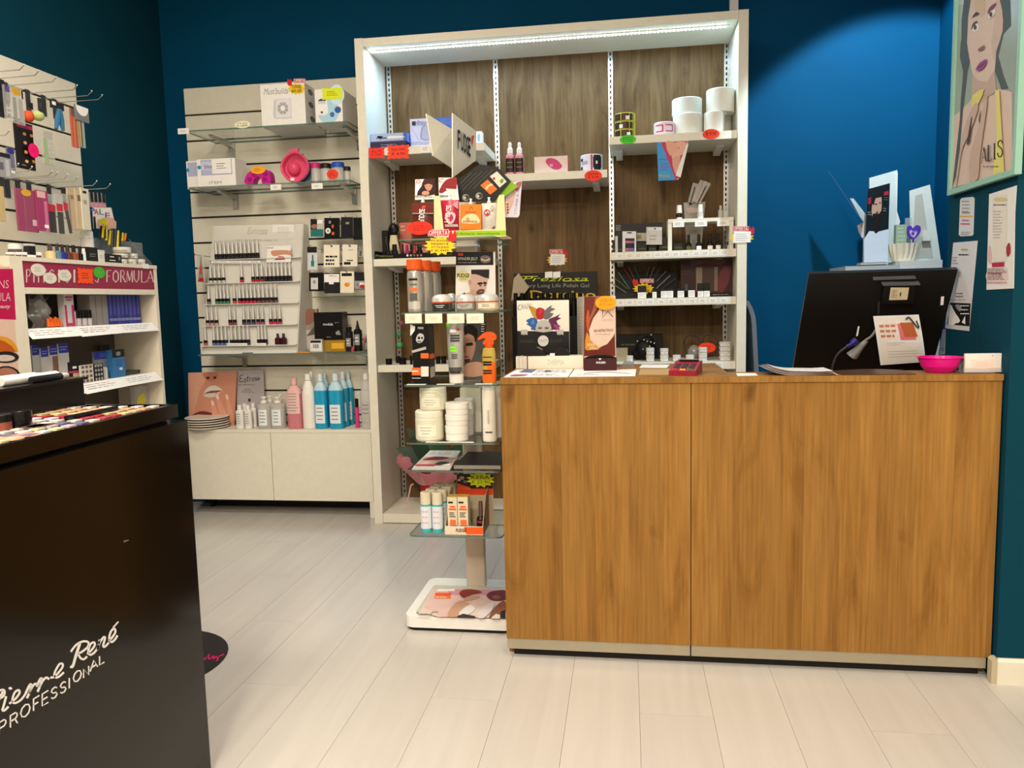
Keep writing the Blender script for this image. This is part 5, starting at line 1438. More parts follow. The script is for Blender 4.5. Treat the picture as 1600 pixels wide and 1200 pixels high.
# ---- right column, lowest visible shelf
Z = SH['R4']+.0004
carton('product_box', 'wide black box at the back of the lowest right shelf', 'box', c15, 190, 606, 532, 3.93, Z, .08, m('#100e0d', .5), lambda A: A.lines(.1, .5, .5, .7, 1, m('#4a5a2a'), .3))
p = pY(*c15(450, 590), 3.86); rad = pY(*c15(545, 590), 3.86).x-p.x
t = T('dotted_holder', 'black rounded bow with white dots on the lowest right shelf', 'bow', (p.x, p.y, Z))
b = B()
b.ball((p.x, p.y, Z+rad*1.0), rad, .04, rad*1.0, m('#0f0e10', .6), 16, 10); b.ball((p.x+.012, p.y+.01, Z+rad*1.75), rad*.55, .03, rad*.55, m('#0f0e10', .6), 14, 8); b.ball((p.x-rad*.7, p.y+.012, Z+rad*.55), rad*.6, .03, rad*.54, m('#0f0e10', .6), 14, 8)
Pt('bow_body', b, t)
b = B()
for x, y in ((500, 533), (436, 577), (377, 590), (498, 596), (528, 608), (487, 636), (427, 662), (465, 592)):
    q = pY(*c15(x, y), p.y-.045); b.ball(q+V((0, .008, 0)), .0035, .006, .0035, PAPER, 8, 5)
Pt('dot', b, t, stuff=True)
# heart band
pts = spl([(945, 585), (925, 530), (870, 495), (820, 505), (795, 560), (800, 620), (830, 690), (900, 700), (980, 690), (1060, 670), (1090, 590), (1080, 530), (1030, 492), (975, 510)], 4)
b = B(); q = [pY(*c15(*p_), 3.90) for p_ in pts]
dz = Z+.006-min(p_.z for p_ in q)
q = [p_+V((0, 0, dz)) for p_ in q]
b.tube(q+[q[0]], .0055, m('#4d3f36', .6), 6); S('heart_band', b, 'brown hair band bent into a heart on the lowest right shelf', 'hair band')
carton('carton_lid', 'blank beige card box left of the clear jars on the lowest right shelf', 'box', c15, 182, 290, 652, 3.80, Z, .06, m('#a39a80', .6))
CJ = m('#cfcdc9', .3)
def stack(x0, x1, ys, Y, lab, grp):
    zz = Z
    for i, yt in enumerate(ys):
        nm = ('' if len(ys) == 1 else ('lower ', 'upper ')[i] if len(ys) == 2 else ('lowest ', 'second ', 'third ', 'top ')[i] if len(ys) == 4 else ('lowest ', 'middle ', 'top ')[i])
        X0, X1, zt = fit(c15, x0, x1, yt, Y, zz); r = (X1-X0)/2; h = zt-zz
        vessel('clear_jar', nm+lab, 'jar', (X0+X1)/2, Y+r, zz, [('cup', [(r*.92, 0), (r, h*.5)], CLEARLIQ, {'lab': [(r*1.02, h*.08, h*.46, 1.0, PAPER, 2)]}), ('lid', [(r*1.0, h*.505), (r*1.0, h*.97), (r*.9, h)], CJ)], grp)
        zz = zt+.0004
G = 'small clear jars on the lowest right shelf'
stack(275, 340, (720,), 3.75, 'clear jar beside the beige card box', G)
stack(455, 530, (712, 650), 3.75, 'clear jar of the pair before the dotted bow', G)
stack(580, 656, (712, 655), 3.75, 'clear jar of the pair right of the dotted bow', G)
stack(694, 766, (714,), 3.75, 'single clear jar just behind the red card terminal', G)
stack(810, 886, (712,), 3.75, 'single clear jar before the heart band', G)
stack(926, 1004, (738, 692, 646), 3.75, 'clear jar of the three below the red oval', G)
stack(1112, 1216, (722, 680, 638, 596), 3.76, 'wide clear jar in the stack of four by the side panel', G)
p = pY(*c15(885, 640), 3.86)
b = B(); b.ball((p.x, p.y, Z+.035), .032, .03, .035, CLEARP, 12, 8); b.ball((p.x, p.y, Z+.025), .02, .018, .022, m('#6a5a48', .5), 10, 6); S('gift_bag', b, 'small crumpled clear bag in front of the heart band', 'bag', loc=(p.x, p.y, Z))
sticker('red oval tag leaning between the heart band and the stacked jars', c15, 918, 600, 1076, 694, 3.83, RO, 'oval')
# grey curved chair back beside the unit
b = B()
pr = [pY(*q_, 3.76) for q_ in ((1166, 470), (1174, 471), (1180, 482), (1184, 510), (1190, 560), (1194, 600))]
t = T('folding_chair', 'grey curved chair back behind the counter beside the shelf unit', 'chair', (pr[2].x-.0, 3.9, 0))
zt_ = pr[0].z
b = B()
xr = pr[2].x
b.grid(lambda u, v: (xr+.034*(1-v)-.028*max(0, (v-.82)/.18)**2, 3.765+.25*u, .50+(zt_-.50)*v-.10*u*u*v), 8, 16, m('#6f767d', .3), .02, (-1, 0, 0))
Pt('chair_back', b, t)
b = B(); b.prism(b.rrect(xr+.045, xr+.36, 3.75, 4.03, .04), 2, .44, .46, m('#5d646b', .35)); Pt('seat', b, t)
for x in (xr+.07, xr+.33):
    for y in (3.79, 3.99):
        b = B(); b.tube([(x, y, 0), (x, y, .44)], .011, STEEL, 8); Pt('leg', b, t)
# ================================================================ goods on the glass stand
Z1, Z2, Z3, Z4, Z5, Z6 = [z+.0004 for z in GS]
# ---- top shelf: colour sachets, cream tray, black board
def tubepack(name, label, c, card, body, Y, z, dye, artc, artb, cat='sachet', cap=True):
    """tall clear pouch: printed header card above a filled, tapering pouch"""
    q = [pY(*c(*p), Y) for p in body]
    dz = z-min(q[0].z, q[1].z)
    t = T(name, label, cat, ((q[0].x+q[1].x)/2, Y+.012, z))
    b = B()
    q[0].z = q[1].z = z
    n = 6
    A0 = q
    def fn(u, v):
        l = A0[0].lerp(A0[3], v); r_ = A0[1].lerp(A0[2], v)
        p = l.lerp(r_, u); p.y -= .012*math.sin(math.pi*u)*math.sin(math.pi*(.15+.8*v)); return p
    b.grid(fn, 6, 6, dye, .006, (0, 1, 0)); 
    A = Art(b, q[0]+V((0, -.0135, 0)), q[1]-q[0], q[3]-q[0], (0, -1, 0), c)
    artb(A)
    Pt('pouch', b, t)
    b = B(); q2 = [pY(*c(*p), Y+.012) for p in card]
    b.slab(q2, (0, .0012, 0), PAPER); A = Art(b, q2[0], q2[1]-q2[0], q2[3]-q2[0], (0, -1, 0), c); artc(A)
    Pt('header_card', b, t)
    if cap:
        cx = (q[2]+q[3])/2
        b = B(); b.lathe([(.006, 0), (.006, .006), (.0035, .007), (.0035, .014), (.005, .016), (.004, .018)], PAPER, (cx.x, cx.y+.002, cx.z+.0006), n=12); Pt('spout', b, t)
    return t
SKIN = m('#c98f72', .5); HAIRD = m('#2a1512', .5)
def c_a(A):
    A.xpoly([(275, 172), (410, 165), (418, 370), (180, 378), (240, 260)], HAIRD, 2)
    A.xpoly([(285, 235), (380, 235), (375, 285), (350, 318), (320, 318), (292, 285)], SKIN, 2)
    A.xpoly([(270, 172), (390, 175), (392, 245), (330, 225), (280, 245)], m('#3d1a16', .5), 2)
    A.xpoly([(260, 330), (330, 325), (340, 370), (250, 372)], SKIN, 2); A.xell(308, 262, 9, 4, INK); A.k -= 1; A.xell(352, 262, 9, 4, INK); A.xell(330, 300, 12, 4, m('#a0383a'))
    A.xstroke([(225, 185), (185, 190), (175, 215), (215, 215), (235, 195)], 8, m('#c9443c'))
    A.xlines(160, 378, 400, 410, 2, GINK, .6)
def b_a(A):
    A.xrect(118, 480, 398, 610, m('#6a261f', .3)); A.xrect(122, 612, 395, 625, m('#a8928a'))
    vs, fs, _ = txt('FUDGE', 0, .02)
    A.b.add([A.X(198+76*y+14*x, 735-175*x) for x, y in vs], fs, PAPER); A.k += 1
    A.xpoly([(240, 540), (262, 515), (300, 520), (285, 545), (262, 562)], m('#e04a30'))
tubepack('colour_sachet', 'dark brown hair colour pouch with a fringed woman on its card, top glass shelf', c23, [(155, 440), (415, 430), (412, 165), (158, 172)], [(125, 915), (385, 915), (398, 475), (118, 482)], 2.52, Z1, m('#5a2a22', .3), c_a, b_a)
def c_a(A):
    A.xpoly([(500, 260), (560, 180), (640, 150), (700, 150), (700, 300), (600, 300), (520, 350), (470, 340)], m('#8a1f22'), 2); A.xpoly([(560, 290), (690, 300), (690, 410), (600, 380)], m('#e0d6d0')); A.xstroke([(540, 162), (490, 172), (475, 200), (520, 205)], 8, m('#c9443c')); A.xlines(480, 378, 590, 405, 2, INK, .6)
def b_a(A):
    A.xpoly([(640, 500), (720, 450), (722, 560), (690, 540)], m('#d88a96')); A.xpoly([(555, 620), (640, 600), (690, 640), (660, 740), (600, 760), (560, 700)], m('#e8b9c0'), 2)
    A.xpoly([(590, 640), (640, 630), (660, 690), (610, 730), (585, 690)], m('#b02a48'), 2)
    vs, fs, _ = txt('FUDGE', 0, .01)
    A.b.add([A.X(540+66*y+30*x, 735-225*x) for x, y in vs], fs, PAPER); A.k += 1
    A.xrect(550, 762, 722, 795, m('#b8a49c')); A.xlines(560, 800, 715, 818, 1, m('#8a2a40'), .5)
PZ = Z1+.005
tubepack('colour_sachet', 'crimson red hair colour pouch standing in the cream tray', c23, [(470, 450), (735, 445), (700, 148), (465, 148)], [(552, 826), (725, 826), (728, 440), (492, 448)], 2.535, PZ, m('#b3253f', .25), c_a, b_a)
# cream tray with posts
tx = [pY(*c23(*p), 2.50) for p in ((408, 918), (1352, 912))]
tray = T('cream_tray', 'cream cardboard tray with a lime green front strip on the top glass shelf', 'tray', ((tx[0].x+tx[1].x)/2, 2.55, Z1))
CRM = m('#e2cfa0', .6)
ztray = pY(*c23(880, 838), 2.50).z
b = B(); b.box(tx[0].x, tx[1].x, 2.50, 2.502, Z1, ztray, CRM)
A = fY(b, tx[0].x, tx[1].x, 2.50, Z1, ztray, c23)
A.xpoly([(680, 918), (1352, 910), (1350, 842), (680, 850)], m('#8fb81f', .5)); A.xtext('in farmacia, naturalmente', 690, 868, 1270, 908, m('#44560f'), .3, 0, 6)
Pt('tray_front', b, tray)
for pts in ([(408, 850), (535, 848), (482, 395), (465, 388), (404, 388)], [(1222, 846), (1350, 842), (1330, 372), (1262, 376), (1236, 440)]):
    b = B(); q = [pY(*c23(*p), 2.5025) for p in pts]; b.slab(q, (0, .0018, 0), CRM); Pt('corner_post', b, tray)
b = B(); b.box(tx[0].x, tx[1].x, 2.5045, 2.62, Z1, Z1+.004, CRM); Pt('tray_floor', b, tray)
def b_a(A):
    A.xrect(752, 500, 1028, 830, m('#d9781f', .4)); A.xpoly([(775, 745), (790, 670), (850, 630), (900, 622), (950, 635), (990, 670), (1000, 745)], m('#e8c89a'), 2)
    A.xpoly([(828, 690), (848, 668), (870, 690), (868, 715), (832, 715)], m('#d08a28'), 2); A.xlines(785, 712, 1000, 740, 2, m('#6a3a12'), .5); A.xstroke([(870, 570), (885, 535), (905, 540), (915, 572)], 7, m('#8a4a14'), 3); A.xlines(815, 592, 960, 612, 1, m('#8a4a14'), .5)
tubepack('cosmetic_sachet', 'orange spouted sachet with a sunrise picture in the cream tray', c23, [(760, 520), (1000, 520), (1000, 505), (760, 505)], [(752, 832), (1028, 832), (1030, 500), (750, 502)], 2.53, PZ, m('#c96f1c', .4), lambda A: None, b_a)
def b_a(A):
    A.xell(1102, 607, 42, 42, m('#a33038')); A.xstroke([(1075, 590), (1090, 625), (1110, 585), (1130, 620)], 9, PAPER, 3); A.xpoly([(1140, 560), (1160, 510), (1185, 505), (1190, 560), (1160, 575)], m('#b9b4ac'), 2); A.xpoly([(1165, 815), (1200, 785), (1210, 800), (1185, 822)], m('#5a3a34'), 2); A.xlines(1065, 670, 1190, 790, 6, m('#b5aea6'), .25)
tubepack('cosmetic_sachet', 'white spouted sachet with a dark red round mark in the cream tray', c23, [(1060, 510), (1190, 510), (1190, 495), (1060, 495)], [(1036, 832), (1228, 830), (1226, 478), (1032, 488)], 2.532, PZ, m('#d5cfc4', .4), lambda A: None, b_a)
# black tilted board
def tiltcard(name, label, cat, c, pts, Y, mt, art=None, d=.004, side=None):
    q = [pY(*c(*p), Y) for p in pts]
    b = B(); b.slab(q, (0, d, 0), mt, side)
    A = Art(b, q[0], q[1]-q[0], q[3]-q[0], (0, -1, 0), c)
    if art:
        art(A)
    return S(name, b, label, cat)
BLB = m('#12110f', .4)
def a_(A):
    for k in range(5):
        x, y = 660+k*62, 255-k*8
        vs = None
        A.xstroke([(640+k*70, 330-k*8), (740+k*70, 240-k*12), (830+k*72, 150-k*12), (900+k*70, 85-k*10)], 5 if k % 2 else 8, m('#4f4c44'), 0); A.k -= 1
    A.k += 1
    A.xpoly([(1015, 250), (1110, 172), (1240, 300), (1145, 372)], m('#cf6a22')); A.xpoly([(1080, 290), (1110, 250), (1165, 225), (1180, 250), (1130, 265), (1105, 305)], m('#e2c49a'), 2)
    A.xpoly([(1140, 130), (1235, 65), (1362, 200), (1270, 280)], m('#cfc8b6')); A.xpoly([(1270, 190), (1310, 160), (1320, 200), (1290, 225)], m('#6a8a3a'), 2); A.xell(1195, 160, 18, 18, m('#a03a3a'))
    for x, y in ((825, 412), (1000, 390)):
        A.xell(x, y, 48, 46, m('#8d8a84')); A.k -= 0; A.xell(x+12, y-2, 34, 32, m('#35382c')); A.xell(x-12, y+4, 16, 18, m('#b9b6ae'))
tiltcard('black_board', 'glossy black card tilted above the cream tray, with an orange and a cream picture', 'card', c23, [(745, 470), (1200, 455), (1415, 190), (1240, 10), (1000, -30), (565, 290)], 2.575, BLB, a_)
tiltcard('green_card', 'lime green card peeking out behind the tilted black card', 'card', c23, [(1130, 470), (1240, 470), (1510, 262), (1420, 195), (1250, 330)], 2.582, m('#7fae1c', .5))
q = [pY(*c23(*p), 2.60) for p in ((1352, 668), (1508, 672), (1560, 190), (1352, 215))]
def a_(A):
    A.xpoly([(1480, 240), (1500, 210), (1560, 200), (1530, 300), (1470, 330)], m('#a0505a'), 2); A.xpoly([(1360, 430), (1420, 380), (1460, 300), (1480, 330), (1440, 500), (1380, 620), (1352, 640)], m('#d0a8a0'), 2)
    for k in range(4):
        A.xell(1372+k*2, 500+k*36, 14, 12, m('#8a3038')); A.k -= 1
    vs, fs, _ = txt('NAIL & BEAUTY')
    A.b.add([A.X(1535-30*y-45*x, 225+410*x) for x, y in vs], fs, m('#8a7ab8')); A.k += 1
tiltcard('offer_leaflet', 'white and pink leaflet hanging behind the right end of the cream tray', 'leaflet', c23, [(1345, 668), (1508, 672), (1530, 640), (1562, 190), (1345, 215)], 2.60, m('#cfcad6', .5), a_, .001)
sticker('large red oval tag in front of the dark brown colour pouch', c23, 58, 715, 382, 905, 2.4585, m('#f22c1a', .6), 'oval', ())
offerta('big yellow offer burst at the front left of the top glass shelf', c8, 548, 228, 862, 475, 2.4575, 'R', ('FUDGE', 'FINISH E', 'STYLING', '12,00'))
# ---- second shelf: silver cans, domed jars, picture card
for i, (x0, x1, yt, Y) in enumerate(((368, 500, 508, 2.48), (430, 545, 540, 2.575), (480, 590, 560, 2.672))):
    X0, X1, zt = fit(c8, x0, x1, yt, Y, Z2)
    if i == 0:
        X0, X1, zt = fit(c8, 372, 515, 508, Y, Z2)
    xc = (X0+X1)/2; r = (X1-X0)/2
    if i:
        r = r1; xc = xc1+.011*i; zt = Z2+h1
    h = zt-Z2
    if i == 0:
        r1, xc1, h1 = r, xc, h
    o = {'lab': [(r+.0005, h*.60, h*.64, .6, INK), (r+.0005, h*.51, h*.54, .5, m('#6a5f58')), (r+.0005, h*.39, h*.46, .55, m('#d8703a')), (r+.0005, h*.22, h*.36, .5, m('#5a564f')), (r+.0004, h*.0+.01, h*.2, .9, m('#c9c6bf', .35, .3))]} if i == 0 else {}
    vessel('hair_spray_can', ('front', 'middle', 'rear')[i]+' silver hair spray can with an orange cap on the second glass shelf', 'can', xc, 2.49+r+i*.085, Z2, [('can', [(r*.96, 0), (r, .004), (r, h*.68), (r*.93, h*.76), (r*.8, h*.80)], m('#b3aea5', .3, .55), o), ('cap', [(r*.95, h*.802), (r*1.0, h*.82), (r*1.0, h*.985), (r*.95, h)], m('#e0581c', .45))])
for i, (x0, x1, yt, Y, lab) in enumerate(((608, 798, 838, 2.478, ('dark', '#4a4742')), (836, 1022, 836, 2.482, ('grey', '#8a8780')), (1030, 1240, 832, 2.478, ('amber', '#c9b893')), (740, 860, 830, 2.575, ('rear left', '#6a6660')), (960, 1090, 828, 2.575, ('rear right', '#6a6660')))):
    X0, X1, zt = fit(c8, x0, x1, yt, Y, Z2); r = (X1-X0)/2*(1 if i < 3 else .8); h = zt-Z2
    t = vessel('wax_jar', f'{("left", "middle", "right", "rear left", "rear right")[i]} domed silver wax jar with an orange rim on the second glass shelf', 'jar', (X0+X1)/2, Y+r, Z2, [('cup', [(r*.9, 0), (r, h*.1), (r, h*.50)], m(lab[1], .3), {'lab': [(r+.0005, h*.15, h*.44, .85, m(('#2a2826', '#b5b2ab', '#e0d6c0', '#8a867f', '#8a867f')[i], .4), 2, PAPER if i == 0 else INK)]}), ('rim', [(r*1.03, h*.505), (r*1.03, h*.565)], m('#c8482a', .4)), ('dome_lid', [(r*1.02, h*.57), (r*.98, h*.78), (r*.8, h*.94), (r*.4, h*.995), (.001, h)], SILVER)])
q = [pY(*c8(*p), 2.565) for p in ((848, 985), (1228, 985), (1222, 440), (856, 440))]
q[0].z = q[1].z = Z2
b = B(); b.slab(q, (0, .003, 0), m('#d5d2ce', .5))
A = Art(b, q[0], q[1]-q[0], q[3]-q[0], (0, -1, 0), c8)
A.xpoly([(856, 442), (1204, 440), (1206, 565), (854, 568)], BLACK); A.xrect(872, 452, 922, 478, m('#c2352a')); A.xtext('XPANDER JELLY', 870, 492, 1058, 528, m('#c9c6c0')); A.xlines(870, 534, 1050, 550, 1, GREY, .4)
A.xpoly([(1085, 490), (1130, 474), (1180, 492), (1175, 535), (1130, 548), (1090, 535)], m('#6a5a58'), 2); A.xpoly([(1090, 500), (1130, 520), (1172, 500), (1170, 520), (1130, 530), (1092, 520)], m('#b9a8a6')); 
A.xell(925, 668, 62, 52, m('#d3c98a')); A.xtext('FUDGE', 866, 644, 982, 682, INK, 0, .03); A.xtext('-20%*', 885, 685, 968, 706, INK)
A.xpoly([(990, 700), (1000, 640), (1060, 620), (1150, 660), (1145, 740), (1130, 800), (1095, 840), (1000, 838), (985, 780), (975, 730)], m('#b9988a', .5), 3)
A.xpoly([(930, 838), (985, 820), (1010, 790), (1090, 838)], m('#b08a7a'), 2)
A.xpoly([(998, 608), (1168, 606), (1165, 690), (1130, 685), (1080, 662), (1040, 650), (1000, 650)], m('#191513'))
A.xpoly([(1055, 735), (1095, 725), (1110, 740), (1070, 750)], m('#1c1614'), 2); A.xpoly([(1115, 722), (1145, 728), (1140, 745), (1115, 742)], m('#1c1614'), 2); A.xell(1085, 758, 12, 5, INK); A.xell(1128, 755, 9, 5, INK)
A.xpoly([(1060, 800), (1100, 790), (1125, 800), (1105, 835), (1050, 838)], m('#4a3630'), 2); A.xell(1092, 814, 20, 6, m('#9a5a54')); A.xell(985, 722, 12, 22, m('#a88474')); A.xpoly([(910, 838), (940, 822), (950, 838)], INK)
S('picture_card', b, 'card showing a man with flat black hair, behind the domed jars', 'picture')
for i, (x0, x1) in enumerate(((380, 533), (568, 725), (775, 932), (956, 1114))):
    sticker('white price card hanging from the front of the second glass shelf, '+ORD[i], c8, x0, 1018, x1, 1112, 2.4588, m('#e3dcc9', .6), 'rect', (), 'price cards under the second glass shelf', ink=m('#a99f92', .7))
# ---- third shelf
X0, X1, zt = fit(c9, 408, 548, 150, 2.485, Z3)
b = B(); b.box(X0, X1, 2.485, 2.56, Z3, zt, BLACK)
A = fY(b, X0, X1, 2.485, Z3, zt, c9)
A.xtext('FUDGE', 452, 168, 500, 186, PAPER, 0, .02); A.xpoly([(388, 145), (430, 165), (425, 200), (395, 240), (388, 240)], PAPER)
A.xpoly([(435, 280), (450, 235), (475, 222), (500, 235), (505, 270), (485, 300), (455, 305)], m('#b8b4ae'), 2); A.xell(462, 262, 11, 12, INK); A.k -= 1; A.xell(488, 262, 9, 10, INK); A.xlines(450, 284, 485, 300, 1, INK, .6)
A.xpoly([(400, 370), (520, 335), (525, 358), (405, 390)], m('#a9a59f')); A.xrect(478, 392, 545, 436, m('#e2632a')); A.xrect(402, 515, 478, 580, m('#e2632a')); A.xrect(480, 505, 545, 590, m('#d9d2c4')); A.xlines(408, 530, 470, 560, 1, PAPER, .4); A.xlines(405, 598, 490, 610, 1, PAPER, .4)
A = fXp(b, 2.485, 2.56, X1, Z3, zt); A.rect(.1, .42, .9, .5, m('#e2632a')); A.rect(.1, .1, .9, .28, m('#b9b2a4'))
S('hair_product_box', b, 'black and orange box with a skull picture on the third glass shelf', 'box')
X0, X1, zt = fit(c9, 690, 838, 128, 2.50, Z3)
xc = (X0+X1)/2; h = zt-Z3; w = (X1-X0)/2
t = T('hair_gel_tube', 'grey and lime squeeze tube standing on a white cap on the third glass shelf', 'tube', (xc, 2.52, Z3))
b = B(); b.lathe([(w*.80, 0), (w*.82, .003), (w*.84, h*.16)], m('#ded9d0', .4), (xc, 2.52, Z3), n=20, sy=.8); Pt('cap', b, t)
b = B()
vs = []; n = 20; L = 8
for j in range(L+1):
    v = j/L
    rx = w*(.86+.16*v); ry = w*.78*(1-v)**.6+.0025
    for i in range(n):
        a = 2*math.pi*i/n
        vs.append((xc+rx*math.cos(a), 2.52+ry*math.sin(a), Z3+h*.163+(h*.837)*v))
b.add(vs, [(j*n+i, j*n+(i+1) % n, (j+1)*n+(i+1) % n, (j+1)*n+i) for j in range(L) for i in range(n)]+[list(range(n))[::-1], list(range(L*n, L*n+n))], m('#a19f99', .35, .2), True)
def tubeface(u0, v0, u1, v1, mt, nu=6, nv=3, off=.0006):
    P_ = []
    for j in range(nv+1):
        for i in range(nu+1):
            u = u0+(u1-u0)*i/nu; v = v0+(v1-v0)*j/nv
            rx = w*(.86+.16*v); ry = w*.78*(1-v)**.6+.0025
            P_.append((xc+rx*u, 2.52-ry*math.sqrt(max(0, 1-u*u))-off, Z3+h*.163+h*.837*v))
    b.add(P_, [(j*(nu+1)+i, j*(nu+1)+i+1, (j+1)*(nu+1)+i+1, (j+1)*(nu+1)+i) for j in range(nv) for i in range(nu)], mt, True)
tubeface(-.95, 0, .95, .04, m('#2a2826', .4)); tubeface(-.85, .04, .85, .12, m('#4a4846', .4)); tubeface(-.55, .80, .2, .86, PAPER, off=.0009); tubeface(.3, .83, .6, .88, m('#d0483a'), off=.0009)
for v in (.72, .67, .62):
    tubeface(-.5, v, .6, v+.035, m('#3a3836'), off=.0009)
tubeface(-.55, .48, .2, .53, m('#7fd42a'), off=.0009); tubeface(-.55, .42, .35, .47, m('#7fd42a'), off=.0009)
for v in (.36, .325, .29):
    tubeface(-.4, v, .35, v+.022, m('#4a4846'), off=.0009)
tubeface(-.98, .9, -.6, .985, m('#6fc92a'), off=.0009)
Pt('tube_body', b, t)
q = [pY(*c9(*p), 2.60) for p in ((838, 590), (1010, 575), (1040, 105), (840, 105))]
q[0].z = q[1].z = Z3
b = B(); b.slab(q, (0, .003, 0), m('#4c4b4a', .5))
A = Art(b, q[0], q[1]-q[0], q[3]-q[0], (0, -1, 0), c9)
A.xpoly([(838, 590), (838, 505), (900, 470), (990, 470), (1008, 520), (1008, 582)], m('#b58a72', .5), 2)
A.xpoly([(838, 210), (930, 210), (945, 300), (935, 380), (910, 450), (870, 468), (840, 460)], m('#a97f6a', .5), 2)
A.xpoly([(848, 170), (880, 150), (930, 160), (960, 200), (958, 270), (940, 300), (930, 250), (880, 225), (850, 240)], m('#17120f'), 2)
A.xpoly([(858, 310), (915, 300), (920, 325), (870, 330)], m('#20140f'), 2); A.xpoly([(848, 445), (900, 440), (890, 468), (860, 475)], m('#3a2a22'), 2); A.xell(868, 422, 24, 8, m('#8a4a42')); A.xpoly([(838, 330), (855, 330), (865, 385), (845, 395)], m('#8d6654'))
A.xrect(988, 130, 1030, 220, m('#2f2f30')); A.xlines(992, 135, 1026, 215, 4, PAPER, .4)
S('picture_card', b, 'dark picture card of a bare shouldered man beside the orange spray bottle', 'picture')
X0, X1, zt = fit(c9, 995, 1112, 345, 2.49, Z3); xc = (X0+X1)/2; w = (X1-X0)/2; h = zt-Z3
t = T('spray_bottle', 'yellow and orange spray bottle with an orange trigger head on the third glass shelf', 'bottle', (xc, 2.49+w*.75, Z3))
yc = 2.49+w*.75
b = B(); b.lathe([(w*.92, 0), (w, .004), (w*.98, h*.8), (w*.86, h*.97), (w*.5, h)], m('#b59a48', .25), (xc, yc, Z3), n=20, pw=.7, sy=.75)
b.lathe([(w*1.01, h*.03), (w*1.0, h*.6)], m('#e0651c', .3), (xc, yc, Z3), n=6, a0=-math.pi/2-.1, a1=-math.pi/2+1.3, cap=False, pw=.7, sy=.75)
b.lathe([(w*1.012, h*.03), (w*1.012, h*.28)], m('#e8611c', .3), (xc, yc, Z3), n=8, a0=-math.pi/2-1.2, a1=-math.pi/2+1.3, cap=False, pw=.7, sy=.75)
for z0_, z1_, mt in ((.26, .31, '#3a1c14'), (.33, .38, '#3a1c14'), (.50, .55, '#1a1614'), (.57, .62, '#1a1614'), (.72, .75, '#4a3a2a')):
    b.lathe([(w*1.018, h*z0_), (w*1.018, h*z1_)], m(mt, .4), (xc, yc, Z3), n=6, a0=-math.pi/2-.8, a1=-math.pi/2+.35, cap=False, pw=.7, sy=.75)
Pt('bottle', b, t)
OR = m('#ea5216', .4)
b = B(); b.lathe([(w*.55, h+.0004), (w*.62, h+.012), (w*.6, h+.022)], OR, (xc, yc, Z3), n=16); Pt('collar', b, t)
b = B(); q = [pY(*c9(*p), yc-.008) for p in spl([(1010, 318), (1095, 318), (1092, 285), (1118, 272), (1112, 235), (1075, 212), (1020, 215), (985, 245), (960, 272), (975, 278), (1010, 262), (1030, 270), (1012, 290)], 2)]
b.slab(q, (0, .016, 0), OR); Pt('trigger_head', b, t)
for i, (xa, xb) in enumerate(((362, 520), (612, 760), (935, 1080))):
    a = pZ(*c9(xa, 660), Z3); d = pZ(*c9(xb, 660), Z3)
    b = B(); b.box(a.x, d.x, 2.463, 2.478, Z3, Z3+.0012, PAPER); S('price_strip', b, ('left', 'middle', 'right')[i]+' white price strip lying at the front of the third glass shelf', 'price strip')
# ---- fourth shelf: white tubs
TUB = m('#d8d5bd', .4)
def tub(lab, c, x0, x1, yt, Y, z, lf=.0, mt=TUB, r=None):
    X0, X1, zt = fit(c, x0, x1, yt, Y, z); rr = (X1-X0)/2; h = zt-z; xc = (X0+X1)/2
    return vessel('cream_tub', lab, 'tub', xc, Y+rr, z, [('tub', [(rr*.93, 0), (rr, h*.06), (rr, h*.72), (rr*.97, h*.78)], mt, {'n': 28, 'lab': [(rr+.0006, h*.16, h*.56, .72, m('#e9e4d2', .5), 3, m('#b5ae9a'))]}), ('lid', [(rr*.99, h*.783), (rr*.99, h*.96), (rr*.93, h)], m('#dedbc8', .4), {'n': 28})]), zt
o, zt = tub('large cream white tub at the bottom left of the fourth glass shelf', c9, 403, 640, 892, 2.475, Z4)
tub('large cream white tub stacked on the other one on the fourth glass shelf', c9, 440, 668, 690, 2.49, zt+.0004)
WJ = m('#e6e2d8', .35)
zz = Z4
for i, yt in enumerate((1018, 925, 822)):
    o, zz = jar('white_jar', ('lowest', 'middle', 'topmost')[i]+' flat white jar in the front pile on the fourth glass shelf', c9, 665, 865, yt, 2.478, zz, WJ, WJ, 'flat white jars', .5)
    zz += .0004
zz = Z4
for i, yt in enumerate((975, 885, 788)):
    o, zz = jar('white_jar', ('lowest', 'middle', 'topmost')[i]+' flat white jar in the rear pile on the fourth glass shelf', c9, 745, 915, yt, 2.585, zz, WJ, WJ, 'flat white jars', .5)
    zz += .0004
carton('white_carton', 'tall white carton behind the flat jars on the fourth glass shelf', 'box', c9, 815, 990, 690, 2.67, Z4, .05, m('#d8d4c2', .5))
for i, (x0, x1, yt, Y) in enumerate(((990, 1092, 705, 2.475), (1045, 1128, 690, 2.548), (1085, 1150, 668, 2.62))):
    vessel('white_bottle', ('front', 'middle', 'rear')[i]+' tall white cream tube at the right end of the fourth glass shelf', 'tube', (fit(c9, x0, x1, yt, Y, Z4)[0]+.024), Y+.022, Z4, [('tube', [(.022, 0), (.0235, .004), (.0225, .165), (.0215, .172)], m('#e4dfd0', .35), {'n': 20, 'sy': .9, 'lab': [(.0242, .030, .034, .5, INK), (.0242, .06, .105, .12, m('#b9b2a6'))] if i == 0 else []}), ('top_cap', [(.0205, .1724), (.0205, .180), (.019, .182)], WHITE)], 'tall white cream tubes')
b = B(); a = pZ(*c9(525, 1148), Z4); d = pZ(*c9(945, 1140), Z4); b.box(a.x, d.x, 2.462, 2.473, Z4, Z4+.001, PAPER); S('price_strip', b, 'long white price strip lying at the front of the fourth glass shelf', 'price strip')
